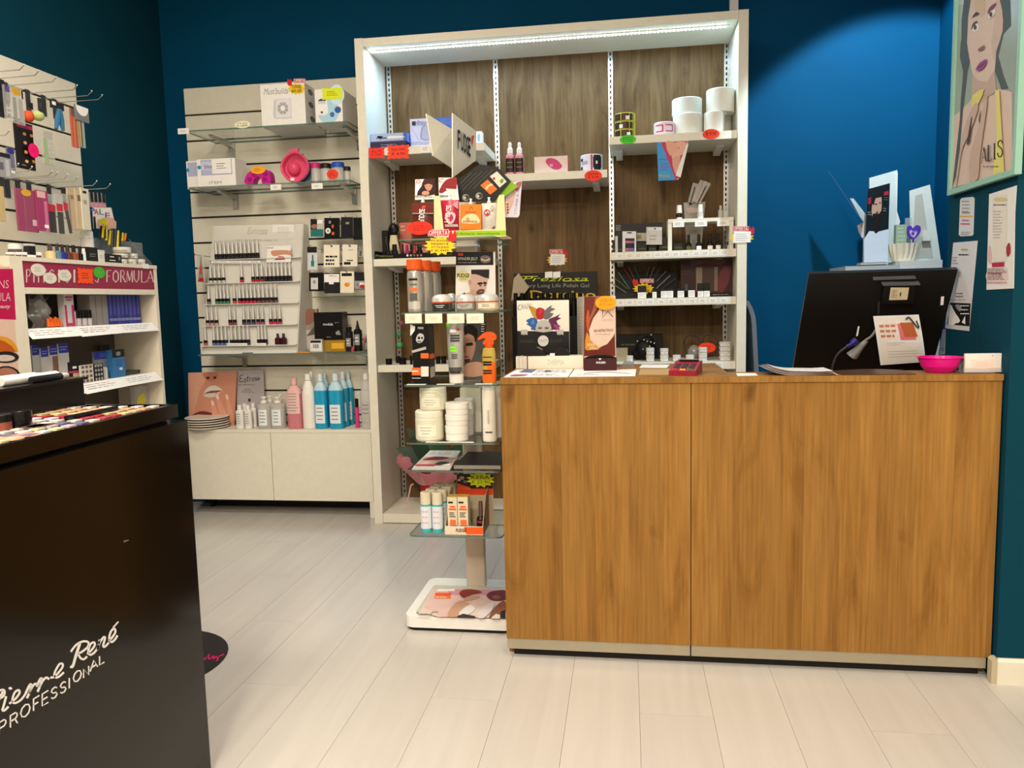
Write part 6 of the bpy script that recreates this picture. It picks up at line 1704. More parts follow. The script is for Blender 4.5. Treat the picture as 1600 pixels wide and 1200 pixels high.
# ---- fifth shelf
q = [pZ(*c10(*p), Z5) for p in ((372, 455), (735, 452), (850, 268), (540, 268))]
q = [V((min(max(p.x, SX0+.004), SX1-.004), min(max(p.y, SY0+.006), SY1-.05), Z5)) for p in q]
for i in range(3):
    b = B(); o_ = V((.002*i, .001*i, .0034*i+.0002))
    b.slab([p+o_ for p in q], (0, 0, .003), m('#d6d2cf', .5), m('#b9b5b2', .6))
    if i == 2:
        A = Art(b, q[0]+o_+V((0, 0, .003)), q[1]-q[0], q[3]-q[0], (0, 0, 1))
        A.lines(.1, .72, .92, .95, 4, GINK, .3); A.poly([(.02, .05), (.98, .05), (.98, .55), (.02, .6)], m('#c7a79c')); A.poly([(.05, .4), (.3, .6), (.75, .55), (.6, .42), (.25, .38)], m('#7a2030'), 2); A.poly([(.1, .1), (.35, .12), (.5, .3), (.3, .36)], m('#dcb7a6'), 2); A.poly([(.5, .1), (.9, .12), (.85, .25), (.6, .3)], m('#3a3440'), 2); A.poly([(.02, .03), (.55, .03), (.55, .14), (.02, .14)], m('#a04a52')); A.poly([(.65, .05), (.95, .06), (.9, .2)], PAPER)
    S('magazine', b, ('lowest', 'middle', 'topmost')[i]+' magazine of the small pile on the fifth glass shelf', 'magazine', None)
X0 = pY(*c10(775, 400), 2.49).x
b = B(); b.box(X0, SX1-.004, 2.49, 2.72, Z5, Z5+.012, m('#8a8378', .5), m('#8a8378', .5), m('#1d1c1e', .35)); A = fZ(b, X0, SX1-.004, 2.49, 2.72, Z5+.012); A.text('preziosa', .35, .55, .7, .63, m('#4a484a')); A.text('nail', .42, .18, .58, .23, m('#3a383a'))
S('flat_case', b, 'flat case with a black lid right of the magazines on the fifth glass shelf', 'case')
# ---- sixth shelf
TEAL = m('#3fb0b8', .3)
def foam(x, y, lab, h=.118, r=.0185):
    return vessel('lotion_bottle', lab, 'bottle', x, y, Z6, [('bottle', [(r*.95, 0), (r, .003), (r, h*.70)], TEAL, {'n': 18, 'lab': [(r+.0006, h*.1, h*.66, 1.35, m('#d9e0e6', .5), 3, m('#d9bcc6'))]}), ('cap', [(r*.97, h*.703), (r*.97, h*.985), (r*.88, h)], m('#d8cfb4', .4), {'n': 18})], 'teal bottles with cream caps')
x0 = (pY(*c10(447, 850), 2.48).x+pY(*c10(548, 850), 2.48).x)/2
r0 = (pY(*c10(548, 850), 2.48).x-pY(*c10(447, 850), 2.48).x)/2
hb = pY(*c10(500, 668), 2.48).z-Z6
for i, (dx, dy, lab) in enumerate(((0, 0, 'front left'), (1, 0, 'front right'), (.18, 1, 'second row left'), (1.15, 1, 'second row right'), (.3, 2, 'third row left'), (1.3, 2, 'third row right'), (.45, 3, 'rear left'), (1.5, 3, 'rear right'))):
    foam(x0+dx*r0*2.12, 2.505+dy*.042, lab+' teal bottle with a cream cap in the cluster on the lowest shelf', hb, r0)
bx = [pY(*c10(690, 1000), 2.475).x, pY(*c10(1048, 1000), 2.475).x]
dsp = T('product_display', 'cardboard counter display with an orange header on the lowest glass shelf', 'display box', ((bx[0]+bx[1])/2, 2.53, Z6))
CARD = m('#b3a287', .6)
zf = pY(*c10(870, 975), 2.475).z
b = B(); b.box(bx[0], bx[1], 2.475, 2.477, Z6, zf, m('#e3cfb8', .5))
A = fY(b, bx[0], bx[1], 2.475, Z6, zf, c10); A.xrect(895, 982, 1048, 1050, m('#f05a1c')); A.xpoly([(870, 980), (900, 980), (915, 1010), (890, 1045)], m('#f05a1c')); A.xtext('FUDGE', 795, 995, 893, 1028, INK, 0, .03); Pt('front_lip', b, dsp)
b = B(); b.box(bx[0], bx[1], 2.4775, 2.60, Z6, Z6+.003, CARD); Pt('display_floor', b, dsp)
zb2 = pY(*c10(960, 485), 2.60).z
xb0, xb1 = pY(*c10(800, 600), 2.60).x, pY(*c10(1142, 600), 2.60).x
b = B(); b.box(xb0, xb1, 2.60, 2.603, Z6, zb2, CARD)
A = fY(b, xb0, xb1, 2.60, Z6, zb2, c10); A.xrect(802, 620, 1140, 680, m('#d8431c')); A.xrect(802, 482, 1140, 620, m('#2a1a14')); A.xpoly([(805, 570), (930, 610), (935, 635), (805, 620)], m('#e0542a')); A.xell(850, 520, 24, 18, m('#9a8a84')); A.k -= 1; A.xell(880, 555, 18, 14, m('#6a5a54')); A.xell(825, 540, 14, 10, m('#b9aaa4')); Pt('header_panel', b, dsp)
b = B(); b.prism([(2.4775, Z6+.0035), (2.5995, Z6+.0035), (2.5995, zb2-.045), (2.55, zb2-.055), (2.4775, zf)], 0, bx[1]-.0025, bx[1]-.0005, CARD); Pt('side_wall', b, dsp)
b = B(); b.prism([(2.4775, Z6+.0035), (2.5995, Z6+.0035), (2.5995, zb2-.045), (2.55, zb2-.055), (2.4775, zf)], 0, bx[0]+.0005, bx[0]+.0025, CARD); Pt('side_wall', b, dsp)
zd = Z6+.0034
for i, (xa, xb) in enumerate(((716, 806), (812, 908))):
    X0, X1, zt = fit(c10, xa, xb, 700, 2.49, zd)
    b = B(); b.box(X0, X1, 2.49, 2.53, zd, zt, m('#d9cdb0', .5), None, m('#c9a24a', .4))
    A = fY(b, X0, X1, 2.49, zd, zt)
    A.rect(.1, .82, .6, .87, INK); A.rect(.25, .70, .8, .75, m('#f0612a')); A.rect(.15, .63, .9, .68, m('#f0612a')); A.lines(.2, .42, .85, .58, 3, INK, .5); A.rect(.25, .22, .85, .36, m('#f0713a')); A.rect(.2, 0, .95, .2, m('#2a1a10')); A.poly([(.35, 0), (.85, 0), (.85, .13), (.6, .17), (.35, .13)], m('#c99a3a'), 0)
    S('hair_serum_box', b, ('left', 'right')[i]+' small orange printed box inside the cardboard counter display', 'box')
X0, X1, zt = fit(c10, 980, 1060, 750, 2.50, zd); r = (X1-X0)/2; h = zt-zd; xc = (X0+X1)/2
vessel('serum_bottle', 'small dark pump bottle with a gold base inside the cardboard counter display', 'bottle', xc, 2.50+r, zd, [('bottle', [(r*.7, 0), (r*.7, h*.16), (r, h*.165), (r, h*.42), (r*.7, h*.5)], m('#2a1512', .25), {'mats': [m('#c99a4a', .35)]+[m('#2a1512', .25)]*3, 'lab': [(r*1.02, h*.3, h*.36, .7, m('#a03a30'))]}), ('pump', [(r*.5, h*.505), (r*.5, h*.93), (r*.4, h)], m('#6a5548', .3, .4), {'n': 12})])
sticker('lemon yellow burst price tag on the orange headed counter display', c10, 888, 462, 1164, 612, 2.5985, m('#d3da1e', .6), 'star', ('KERA', '€ 23,90'), n=12, k=.72)
# ---- printed sheet on the stand base
zb3 = .0504
sx0, sx1 = bx0+.05, bx1-.012
b = B(); b.prism(b.rrect(bx0+.035, bx1-.012, 2.475, 2.735, .014, 3), 2, zb3, zb3+.005, m('#c9c4b4', .2), GEDGE)
A = Art(b, (bx0+.035, 2.475, zb3+.005), (bx1-.012-bx0-.035, 0, 0), (0, .26, 0), (0, 0, 1), c20)
PK = m('#d9b7ae', .5)
A.xpoly([(470, 372), (1168, 372), (1175, 650), (520, 640), (420, 610), (330, 610)], m('#dcc6bb', .45)); A.xpoly([(480, 372), (1168, 378), (1170, 450), (640, 640), (560, 640), (380, 545)], PK); 
A.xpoly([(600, 375), (1168, 378), (1168, 430), (640, 430)], m('#c9909a', .5)); A.xrect(515, 376, 680, 392, PAPER); A.xrect(492, 410, 645, 438, m('#ee5a1e')); A.xrect(485, 440, 640, 466, m('#e8762f')); A.xlines(495, 440, 630, 464, 2, PAPER, .3)
BR = m('#a8775c', .5); TN = m('#c2977c', .5)
A.xpoly([(610, 640), (640, 560), (700, 500), (780, 490), (830, 530), (800, 580), (720, 640)], TN, 2); A.xpoly([(760, 470), (830, 440), (900, 440), (930, 450), (880, 470), (800, 490)], TN, 2)
A.xpoly([(722, 420), (760, 385), (840, 378), (920, 395), (940, 412), (860, 425), (800, 450), (760, 460)], m('#8a2f2a', .5), 2)
A.xpoly([(720, 610), (770, 560), (830, 530), (880, 570), (800, 630), (740, 640)], m('#ded6d4'), 2); A.xpoly([(705, 640), (760, 615), (880, 640), (870, 655), (705, 650)], m('#3a3434'))
A.xpoly([(985, 440), (1020, 405), (1100, 392), (1168, 395), (1168, 480), (1060, 490), (1010, 470)], m('#6a3038', .5), 2); A.xell(1080, 458, 40, 22, m('#8a5448')); A.xpoly([(1010, 650), (1060, 560), (1130, 500), (1168, 500), (1168, 600), (1080, 650)], m('#8a5640', .5), 2)
A.xpoly([(890, 650), (930, 580), (1010, 520), (1060, 510), (1040, 580), (960, 660)], m('#d9d0ce'), 2); A.xpoly([(1120, 600), (1168, 580), (1168, 660), (1120, 660)], m('#2f2a2a')); A.xpoly([(1040, 650), (1075, 620), (1115, 630), (1115, 668), (1030, 668)], m('#ddd6c8'))
A.xstroke([(325, 636), (425, 640), (470, 600), (520, 598)], 7, m('#a9a498'), 0)
S('printed_sheet', b, 'clear covered print of two people in profile lying on the stand base', 'picture')
# ================================================================ goods on the counter
ZC = .8704
def flat(name, label, cat, c, pts, z, mt, art=None, d=.0012, lift=None, loc=None):
    q = [pZ(*c(*p), z) for p in pts]
    if lift:
        for p, l in zip(q, lift):
            p.z += l
    b = B(); b.slab(q, (0, 0, d), mt)
    A = Art(b, q[0]+V((0, 0, d)), q[1]-q[0], q[3]-q[0], (0, 0, 1), c)
    if art:
        art(A)
    return S(name, b, label, cat)
def a_(A):
    A.poly([(.12, .55), (.35, .5), (.36, .98), (.14, .98)], m('#55608f')); A.poly([(.08, .05), (.3, .1), (.32, .3), (.1, .3)], m('#8a5a6a'), 2); A.lines(.4, .5, .95, .9, 3, m('#9a98a8'), .3); A.poly([(.55, .6), (.66, .65), (.6, .8), (.52, .75)], m('#3a3a4a')); A.lines(.4, .1, .9, .4, 3, m('#b9b5c0'), .3)
flat('leaflet_sheet', 'printed leaflet with a blue picture at the left end of the counter', 'leaflet', c12, [(40, 1143), (585, 1142), (632, 1074), (150, 1078)], ZC, PAPER, a_)
def a_(A):
    A.poly([(.2, .3), (.5, .5), (.9, .25), (.95, .3), (.5, .6), (.2, .4)], m('#a89aa8')); A.poly([(.5, .75), (.8, .9), (.95, .8), (.8, .85)], m('#b04a5a')); A.lines(.1, .1, .5, .25, 1, GINK, .2)
flat('leaflet_sheet', 'second printed leaflet, in front of the hair kit box on the counter', 'leaflet', c12, [(596, 1140), (1160, 1134), (1168, 1076), (645, 1074)], ZC, PAPER, a_)
flat('tan_pad', 'tan desk pad beside the red card terminal on the counter', 'pad', c15, [(385, 890), (655, 890), (670, 838), (405, 838)], ZC, m('#b3935f', .6), None, .001)
# open drawer box and the hair picture panel
Yb = 2.600
X0, X1, zt = fit(c12, 245, 716, 962, Yb, ZC)
t = T('strip_box', 'white flat boxes with hand lettering in a row before the coloured hair picture', 'box', ((X0+X1)/2, Yb+.03, ZC))
b = B(); b.box(X0, X1, Yb, Yb+.055, ZC, zt, m('#e3dccb', .5)); A = fY(b, X0, X1, Yb, ZC, zt, c12)
A.xtext('DHERMIA', 415, 993, 553, 1036, m('#a19a90'), 0, -.012); Pt('box_body', b, t)
for i in range(3):
    xa = X0-.004-.0135*(i+1)
    b = B(); b.box(xa, xa+.0125, Yb+.012+.006*i, Yb+.055, ZC, zt-.001*i, m('#d8d0c0', .5)); Pt('drawer', b, t)
b = B(); xm = (X0+X1)/2-.01; b.box(xm-.008, xm+.008, Yb-.001, Yb+.01, zt+.0003, zt+.009, PAPER); Pt('tab', b, t)
zk = zt+.0004
for i, (xa, xb) in enumerate(((215, 400), (455, 600))):
    a = pY(*c12(xa, 940), Yb+.03); d = pY(*c12(xb, 940), Yb+.03)
    b = B(); n = 12; w = (d.x-a.x)
    pts = [(a.x+w*j/n, zk+.030*math.sin(math.pi*(.08+.84*j/n))) for j in range(n+1)]
    pts = [(p[0], p[1]) for p in pts]+[(a.x+w, zk), (a.x, zk)]
    b.prism(pts, 1, Yb+.012, Yb+.05, m('#0f0e0f', .2)); S('eye_mask', b, ('left', 'right')[i]+' black curved case on top of the white flat boxes', 'case')
Yp = 2.70
q = [pY(*c12(*p), Yp) for p in ((160, 1010), (600, 1010), (593, 484), (150, 490))]
q[0].z = q[1].z = ZC
b = B(); b.slab(q, (0, .02, 0), m('#e6e1d4', .45))
A = Art(b, q[0], q[1]-q[0], q[3]-q[0], (0, -1, 0), c12)
A.xpoly([(158, 1005), (600, 1005), (596, 752), (154, 748)], m('#161415', .4))
for pts, cc in (([(320, 650), (285, 620), (260, 560), (250, 530), (290, 545), (280, 530), (310, 560), (305, 535), (330, 590), (335, 640)], '#b58a2a'), ([(330, 650), (312, 600), (320, 560), (350, 548), (385, 565), (395, 600), (380, 640)], '#a3222c'), ([(380, 640), (385, 580), (420, 545), (455, 528), (440, 550), (480, 560), (430, 590), (465, 600), (430, 640), (400, 650)], '#6a6468'), ([(420, 650), (480, 625), (525, 600), (500, 630), (530, 640), (490, 660), (500, 690), (525, 715), (480, 710), (520, 748), (470, 735), (440, 740), (432, 690)], '#5a2348'), ([(330, 740), (270, 735), (275, 715), (232, 690), (250, 680), (230, 660), (275, 635), (315, 640), (330, 680)], '#2c5a9c'), ([(330, 600), (350, 560), (372, 570), (350, 610)], '#c8283a'), ([(285, 650), (300, 655), (300, 690), (270, 690)], '#4a7ab8'), ([(465, 690), (500, 700), (520, 745), (480, 725)], '#9a3a78')):
    A.xpoly(pts, m(cc, .5), 2)
A.xpoly([(318, 752), (320, 690), (345, 660), (400, 655), (432, 680), (440, 752)], m('#b5b0aa'), 2)
for x in (348, 405):
    A.xell(x, 722, 22, 12, m('#8a8580')); A.xell(x, 724, 12, 6, m('#4a4744')); A.k -= 1
for x in (212, 518):
    for k in range(4):
        A.xpoly([(x-26+k*14, 740), (x-14+k*14, 736), (x-12+k*14, 775+4*(k % 2)), (x-24+k*14, 778)], m('#b9b4ae'), 2); A.k -= 1
    A.k += 1
A.xell(376, 832, 46, 47, m('#d2cfcb')); A.xtext('CRAZY', 340, 820, 414, 842, m('#9a9794')); A.xlines(180, 822, 320, 850, 2, m('#6a6866'), .15); A.xlines(435, 818, 560, 845, 2, m('#6a6866'), .15)
A.xstroke([(185, 522), (165, 535), (162, 560), (185, 562)], 5, GINK); A.xtext('RAZO', 190, 520, 275, 560, GINK, .2, -.01, 8)
S('hair_colour_panel', b, 'display panel of a face with rainbow coloured hair standing behind the white flat boxes', 'picture')
# kit box
Yk_ = 2.60
X0, X1, zt = fit(c12, 722, 992, 452, Yk_, ZC)
tk = math.radians(12); U_ = V((math.cos(tk), math.sin(tk), 0)); W_ = V((-math.sin(tk), math.cos(tk), 0))
A0 = V((X0, Yk_, ZC)); B0 = A0+U_*((X1-X0)/math.cos(tk)*1.005); hz = V((0, 0, zt-ZC))
b = B()
for f, mt in (((A0, B0, B0+hz, A0+hz), m('#d5b9a8', .4)), ((B0, B0+W_*.15, B0+W_*.15+hz, B0+hz), m('#a89f95', .5)), ((A0+W_*.15, A0, A0+hz, A0+W_*.15+hz), m('#b9b0a6', .5)), ((A0+hz, B0+hz, B0+W_*.15+hz, A0+W_*.15+hz), PAPER), ((B0+W_*.15, A0+W_*.15, A0+W_*.15+hz, B0+W_*.15+hz), PAPER), ((B0, A0, A0+W_*.15, B0+W_*.15), PAPER)):
    b.add(f, [(0, 1, 2, 3)], mt)
Art(b, A0+W_*.15, -W_*.15, hz, -U_).lines(.15, .08, .85, .86, 18, m('#8f867c'), .22)
A = Art(b, A0, B0-A0, hz, -W_, c12)
A.xpoly([(722, 456), (868, 454), (860, 560), (800, 640), (765, 740), (775, 820), (850, 890), (920, 860), (985, 770), (990, 960), (722, 962)], m('#6a2a22', .4)); A.xpoly([(868, 454), (830, 560), (780, 650), (755, 740), (745, 700), (800, 560), (820, 456)], m('#9a5a44', .4)); A.xpoly([(730, 900), (745, 760), (770, 800), (860, 870), (850, 900), (780, 910)], m('#d08a2a', .4), 2); A.xpoly([(740, 640), (760, 560), (770, 660), (755, 760)], m('#b9542a', .4), 2)
A.xpoly([(868, 454), (990, 452), (990, 700), (975, 790), (920, 860), (850, 890), (775, 825), (765, 745), (800, 645), (850, 570)], m('#dcc2b2', .45), 0)
A.xstroke([(882, 565), (880, 636), (925, 580), (968, 628)], 7, INK, 0); A.xtext('KERATIN', 872, 645, 965, 664, m('#b9a498')); A.xtext('RECONSTRUCTIVE KIT', 808, 735, 972, 758, m('#4a3430'), 0, .01, 6); A.xlines(815, 768, 970, 784, 1, m('#a88c80'), .3); A.xtext('INVERTO', 748, 852, 850, 880, m('#e8d9a8'), 0, .02); A.xtext('SPRAY', 768, 884, 848, 908, m('#e8d9a8'), 0, .02)
S('hair_kit_box', b, 'tall hair kit box with a red hair picture under an orange oval on the counter', 'box')
sticker('orange oval tag on the upper part of the tall hair kit box', c12, 818, 447, 998, 568, Yk_-.0006, m('#f59a14', .6), 'oval', ('OFFERTA', '€ 21,90'), ink=m('#a8640a'))
X0, X1, zt = fit(c12, 720, 1000, 982, 2.50, ZC)
t = T('card_holder', 'maroon and black open holder in front of the tall hair kit box', 'holder', ((X0+X1)/2, 2.53, ZC))
b = B(); b.box(X0, X1, 2.50, 2.503, ZC, zt, m('#3a1418', .35)); A = fY(b, X0, X1, 2.50, ZC, zt, c12); A.xtext('GOLDEN', 826, 1008, 905, 1026, PAPER, 0, .02); A.poly([(.5, .85), (.55, 1), (.45, 1)], PAPER); Pt('front_wall', b, t)
b = B(); b.box(X0, X1, 2.5035, 2.56, ZC, ZC+.01, BLACK); Pt('tray', b, t)
b = B(); n = 10; b.prism([(X0+(X1-X0)*i/n, zt-.002+.011*max(0, math.sin(math.pi*i/n))**.7) for i in range(n+1)]+[(X1, ZC+.0105), (X0, ZC+.0105)], 1, 2.535, 2.555, m('#0c0b0c', .3)); Pt('insert', b, t)
flat('paper_sheet', 'plain white sheet behind the tan pad on the counter', 'paper', c15, [(395, 826), (640, 828), (668, 800), (420, 798)], ZC, PAPER)
# red card terminal
a = pZ(*c15(632, 893), ZC); d = pZ(*c15(835, 893), ZC)
w = (d.x-a.x)*1.0
t = T('card_terminal', 'small red card payment terminal with a keypad on the counter', 'card terminal', ((a.x+d.x)/2+.03, 2.36, ZC))
b = B()
L_ = .125; hx = (a.x+d.x)/2+.028
th = math.radians(-14)
M_ = Matrix.Translation((hx, 2.385, ZC)) @ Matrix.Rotation(th, 4, 'Z') @ Matrix.Diagonal((1, 1, .7, 1))
b.M = M_
b.prism([(-.062, 0), (.062, 0), (.062, .050), (.03, .046), (-.03, .030), (-.062, .020)], 0, -.039, .039, m('#8f1c2e', .35)); Pt('body', b, t)
b = B(); b.M = M_
sl = lambda y: .030+(y+.03)*(.016/.06)
b.slab([(-.03, .034, sl(.03)+.0066+.004), (.03, .034, sl(.03)+.0106), (.03, .058, .0497), (-.03, .058, .0497)], (0, 0, .003), m('#8a8d92', .2)); Pt('screen', b, t)
for j in range(4):
    for i in range(3):
        b = B(); b.M = M_
        y = -.052+j*.019; x = -.022+i*.022; z0 = (.020+(y+.062)*(.010/.032)) if y < -.03 else sl(y)
        cc = ('#c23a2a', '#d8a82a', '#2f7a4a')[i] if j == 0 else '#3a3c40'
        b.box(x-.008, x+.008, y-.005, y+.005, z0-.001, z0+.0045, m(cc, .5)); Pt('key', b, t)
flat('clear_sheet', 'crumpled clear sleeve lying left of the tan pad on the counter', 'sleeve', c15, [(230, 815), (350, 818), (345, 775), (262, 770)], ZC, CLEARP, None, .002)
flat('paper_slip', 'white paper slip lying on the counter below the shelf unit upright', 'paper', c15, [(1268, 900), (1452, 896), (1430, 878), (1258, 878)], ZC, PAPER)
# fanned leaflets and brown leaflet
for i in range(5):
    b = B()
    p0 = pZ(*c17(75+12*i, 722-3*i), ZC)
    xa, xb = pZ(*c17(70+i*6, 722), ZC).x+.004*i, pZ(*c17(535-12*i, 724), ZC).x
    ln = xb-xa
    mt = (m('#d9d6d6', .45), m('#c9a79c', .45), m('#d5d2d4', .45), m('#b98a80', .45), m('#dcd9d9', .45))[i]
    b.grid(lambda u, v, i=i: (xa+ln*u, 2.302+.004*i+.105*v-.01*u*i, ZC+.0008+.0028*i+.028*max(0, .35-u)**1.6*4*(1-.12*i)+.012*max(0, u-.8)*(i == 4)), 14, 2, mt, .0007)
    S('leaflet', b, ('lowest', 'second', 'third', 'fourth', 'topmost')[i]+' leaflet of the curling pile at the counter front before the monitor', 'leaflet', 'curling leaflet pile')
xa, xb = pZ(*c17(545, 720), ZC).x, pZ(*c17(1008, 718), ZC).x
b = B(); b.grid(lambda u, v: (xa+(xb-xa)*u, 2.300+.11*v, ZC+.0005+.004*math.sin(math.pi*u)*(v)**1.5+.001*v), 10, 3, m('#4a3426', .35), .001)
S('brown_leaflet', b, 'glossy dark brown leaflet bulging slightly beside the pink bowl', 'leaflet')
# pink bowl
pb = pZ(*c17(1100, 694), ZC); 
xl, xr_ = pY(*c17(966, 606), 2.36).x, pY(*c17(1232, 606), 2.36).x
r = (xr_-xl)/2; xc = (xl+xr_)/2; h = pY(*c17(1100, 600), 2.36).z-ZC
b = B(); PK_ = m('#e0148a', .25)
b.lathe([(r*.55, .0), (r*.62, .004), (r*.80, h*.40), (r*.95, h*.92), (r*1.03, h*.97), (r*1.03, h), (r*.93, h*.98), (r*.78, h*.42), (r*.58, .008), (.001, .007)], PK_, (xc, 2.36, ZC), n=32)
b.box(xc+r*.98, xc+r*1.13, 2.35, 2.37, ZC+h*.93, ZC+h, PK_)
S('pink_bowl', b, 'shiny magenta plastic bowl on the counter beside the business cards', 'bowl', loc=(xc, 2.36, ZC))
# business card holder
X0, X1, zt = fit(c17, 1247, 1463, 580, 2.315, ZC+.004)
t = T('business_card_holder', 'clear holder of pale business cards at the right end of the counter', 'card holder', ((X0+X1)/2, 2.325, ZC))
b = B(); b.box(X0-.004, min(X1+.004, 1.0), 2.308, 2.36, ZC, ZC+.003, CLEAR); b.box(X0-.004, X1+.002, 2.3085, 2.3095, ZC+.0032, ZC+.016, CLEAR); b.slab([(X0-.004, 2.34, ZC+.0032), (X1+.002, 2.34, ZC+.0032), (X1+.002, 2.346, ZC+.035), (X0-.004, 2.346, ZC+.035)], (0, .002, 0), CLEAR); Pt('holder', b, t)
b = B(); b.box(X0, X1, 2.313, 2.322, ZC+.0035, zt, m('#e2d8d2', .5)); A = fY(b, X0, X1, 2.313, ZC+.0035, zt); A.ell(.75, .88, .012, .025, INK); A.rect(.2, .12, .78, .68, m('#e8cfc6', .5)); A.lines(.3, .25, .7, .6, 3, m('#dcb9ae'), .3); Pt('card_stack', b, t)
# ---------------------------------------------------------------- monitor seen from behind
TL, TR, BL = pY(1264, 428, 2.66), pY(1497, 421, 2.60), pY(1237, 588, 2.80)
BR_ = TR+(BL-TL)
mon = T('monitor', 'black computer monitor seen from behind, leaning back on the desk', 'monitor', ((BL.x+BR_.x)/2, 2.82, .7204))
b = B(); nrm = (TR-TL).cross(BL-TL).normalized()
if nrm.y < 0:
    nrm = -nrm
MB = m('#0e0d0c', .38)
b.slab([BL, BR_, TR, TL], nrm*.022, MB, m('#2b2d2d', .35)); Pt('housing', b, mon)
O_ = BL-nrm*.0001
def monbox(pts, d, mt, name, lab=None, art=None, par=mon, off=0.):
    A = Art(B(), BL, BR_-BL, TL-BL, -nrm, c17)
    A.e = 0
    q = [A.X(*p)-nrm*(.0004+off) for p in pts]
    b = B(); b.slab(q, -nrm*d, mt)
    if art:
        art(Art(b, q[0]-nrm*d, q[1]-q[0], q[3]-q[0], -nrm, c17))
    return Pt(name, b, par, lab)
monbox([(745, 268), (935, 268), (950, 150), (760, 150)], .022, MB, 'mount_block')
monbox([(700, 136), (955, 128), (950, 116), (698, 124)], .012, m('#55575a', .3), 'mount_bracket')
monbox([(752, 160), (975, 156), (972, 148), (748, 150)], .026, m('#55575a', .3), 'mount_bracket')
monbox([(790, 246), (897, 244), (908, 172), (800, 172)], .001, m('#c9bd9c', .5), 'rating_sticker', 'beige sticker with small print', lambda A: (A.lines(.1, .15, .45, .85, 5, m('#6d6550'), .3), A.rect(.55, .3, .62, .6, INK), A.rect(.2, .2, .22, .8, m('#6d6550'))), off=.0225)
monbox([(1102, 292), (1120, 290), (1124, 240), (1106, 242)], .001, PAPER, 'white_label')
monbox([(600, 478), (611, 474), (621, 418), (611, 420)], .001, PAPER, 'white_label')
b = B(); cx = (BL+BR_)/2; b.box(cx.x-.03, cx.x+.03, 2.82, 2.845, .74, .90, BLACK); b.box(cx.x-.11, cx.x+.11, 2.74, 2.92, .7204, .74, BLACK); Pt('foot', b, mon)
A = Art(B(), BL, BR_-BL, TL-BL, -nrm, c17); A.e = 0
mp_ = lambda x, y, d=.004: A.X(x, y)-nrm*d
b = B(); b.tube([mp_(602, 490, .010), mp_(575, 512, .014)], .012, m('#2c2a78', .4), 8); b.tube([mp_(575, 512, .014), mp_(545, 528, .014)], .007, m('#2c2a78', .4), 8); Pt('video_plug', b, mon, 'blue video plug')
b = B(); b.tube([V(p) for p in spl([mp_(545, 528, .014), mp_(490, 570, .016), mp_(462, 630, .014), mp_(455, 690, .010)], 4, False)], .004, m('#3c3c3e', .5), 6); Pt('video_cable', b, mon, 'dark grey video cable')
b = B()
b.grid(lambda u, v: tuple(mp_(572+92*v+(u-.5)*(60-42*v), 590-95*v+(u-.5)*(36-20*v), .008+.014*math.sin(math.pi*u)*(1-.6*v))), 6, 8, CLEARP, .001, tuple(-nrm)); 
b.tube([V(p) for p in spl([mp_(655, 492, .012), mp_(690, 465, .014), mp_(715, 430, .012)], 4, False)], .004, m('#8a8782', .4, .2), 6)
Pt('cable_bag', b, mon, 'clear bag around a coiled cable')
b = B(); b.tube([mp_(735, 270, .006), mp_(732, 345, .006)], .004, m('#2a2a2c', .5), 6); Pt('power_cable', b, mon)
# taped note, an own thing held by the monitor
q = [mp_(x, y, .030) for x, y in ((738, 626), (1004, 606), (972, 346), (700, 352))]
b = B()
b.grid(lambda u, v: tuple(q[0].lerp(q[1], u).lerp(q[3].lerp(q[2], u), v)+nrm*(.022*v*v)-nrm*.008*math.sin(math.pi*v*1.2)*(u)), 8, 8, m('#dfe3e8', .6), .0006, tuple(-nrm))
def nart():
    f = lambda u, v, k: q[0].lerp(q[1], u).lerp(q[3].lerp(q[2], u), v)+nrm*(.022*v*v)-nrm*.008*math.sin(math.pi*v*1.2)*u-nrm*(.0009+.0002*k)
    def patch_(u0, v0, u1, v1, mt, k=0, sk=0.):
        n = 5
        b.add([f(u0+(u1-u0)*i/n+sk*j/n, v0+(v1-v0)*j/n, k) for j in range(n+1) for i in range(n+1)], [(j*(n+1)+i, j*(n+1)+i+1, (j+1)*(n+1)+i+1, (j+1)*(n+1)+i) for j in range(n) for i in range(n)], mt, True)
    patch_(.05, .04, .95, .96, m('#e3dad2', .6), 0)
    patch_(.52, .52, .86, .84, m('#d9707a', .6), 1, -.02); patch_(.62, .58, .90, .86, m('#b05a30', .6), 2, -.06)
    for v, w_ in ((.78, .48), (.68, .46), (.58, .40)):
        u = .1
        while u < w_:
            patch_(u, v, min(w_, u+.10), v+.05, m('#c07a66', .6), 1); u += .125
    for v, w_ in ((.46, .6), (.42, .5), (.28, .85), (.22, .88), (.16, .8)):
        patch_(.2, v, w_, v+.008, m('#a9a2a0', .6), 1)
    pts = [f(.7, .93, 6)-nrm*.004, f(.78, .97, 6)-nrm*.006, f(.9, .80, 6)-nrm*.006, f(.95, .78, 6)-nrm*.005, f(.92, .9, 6)-nrm*.004]
    b.tube([V(p) for p in spl([tuple(p) for p in pts], 4, False)], .0022, m('#3a3a3e', .4), 5)
nart()
S('taped_note', b, 'curling white note with red bags printed on it, hung on the monitor back', 'note', loc=q[0].lerp(q[1], .5))
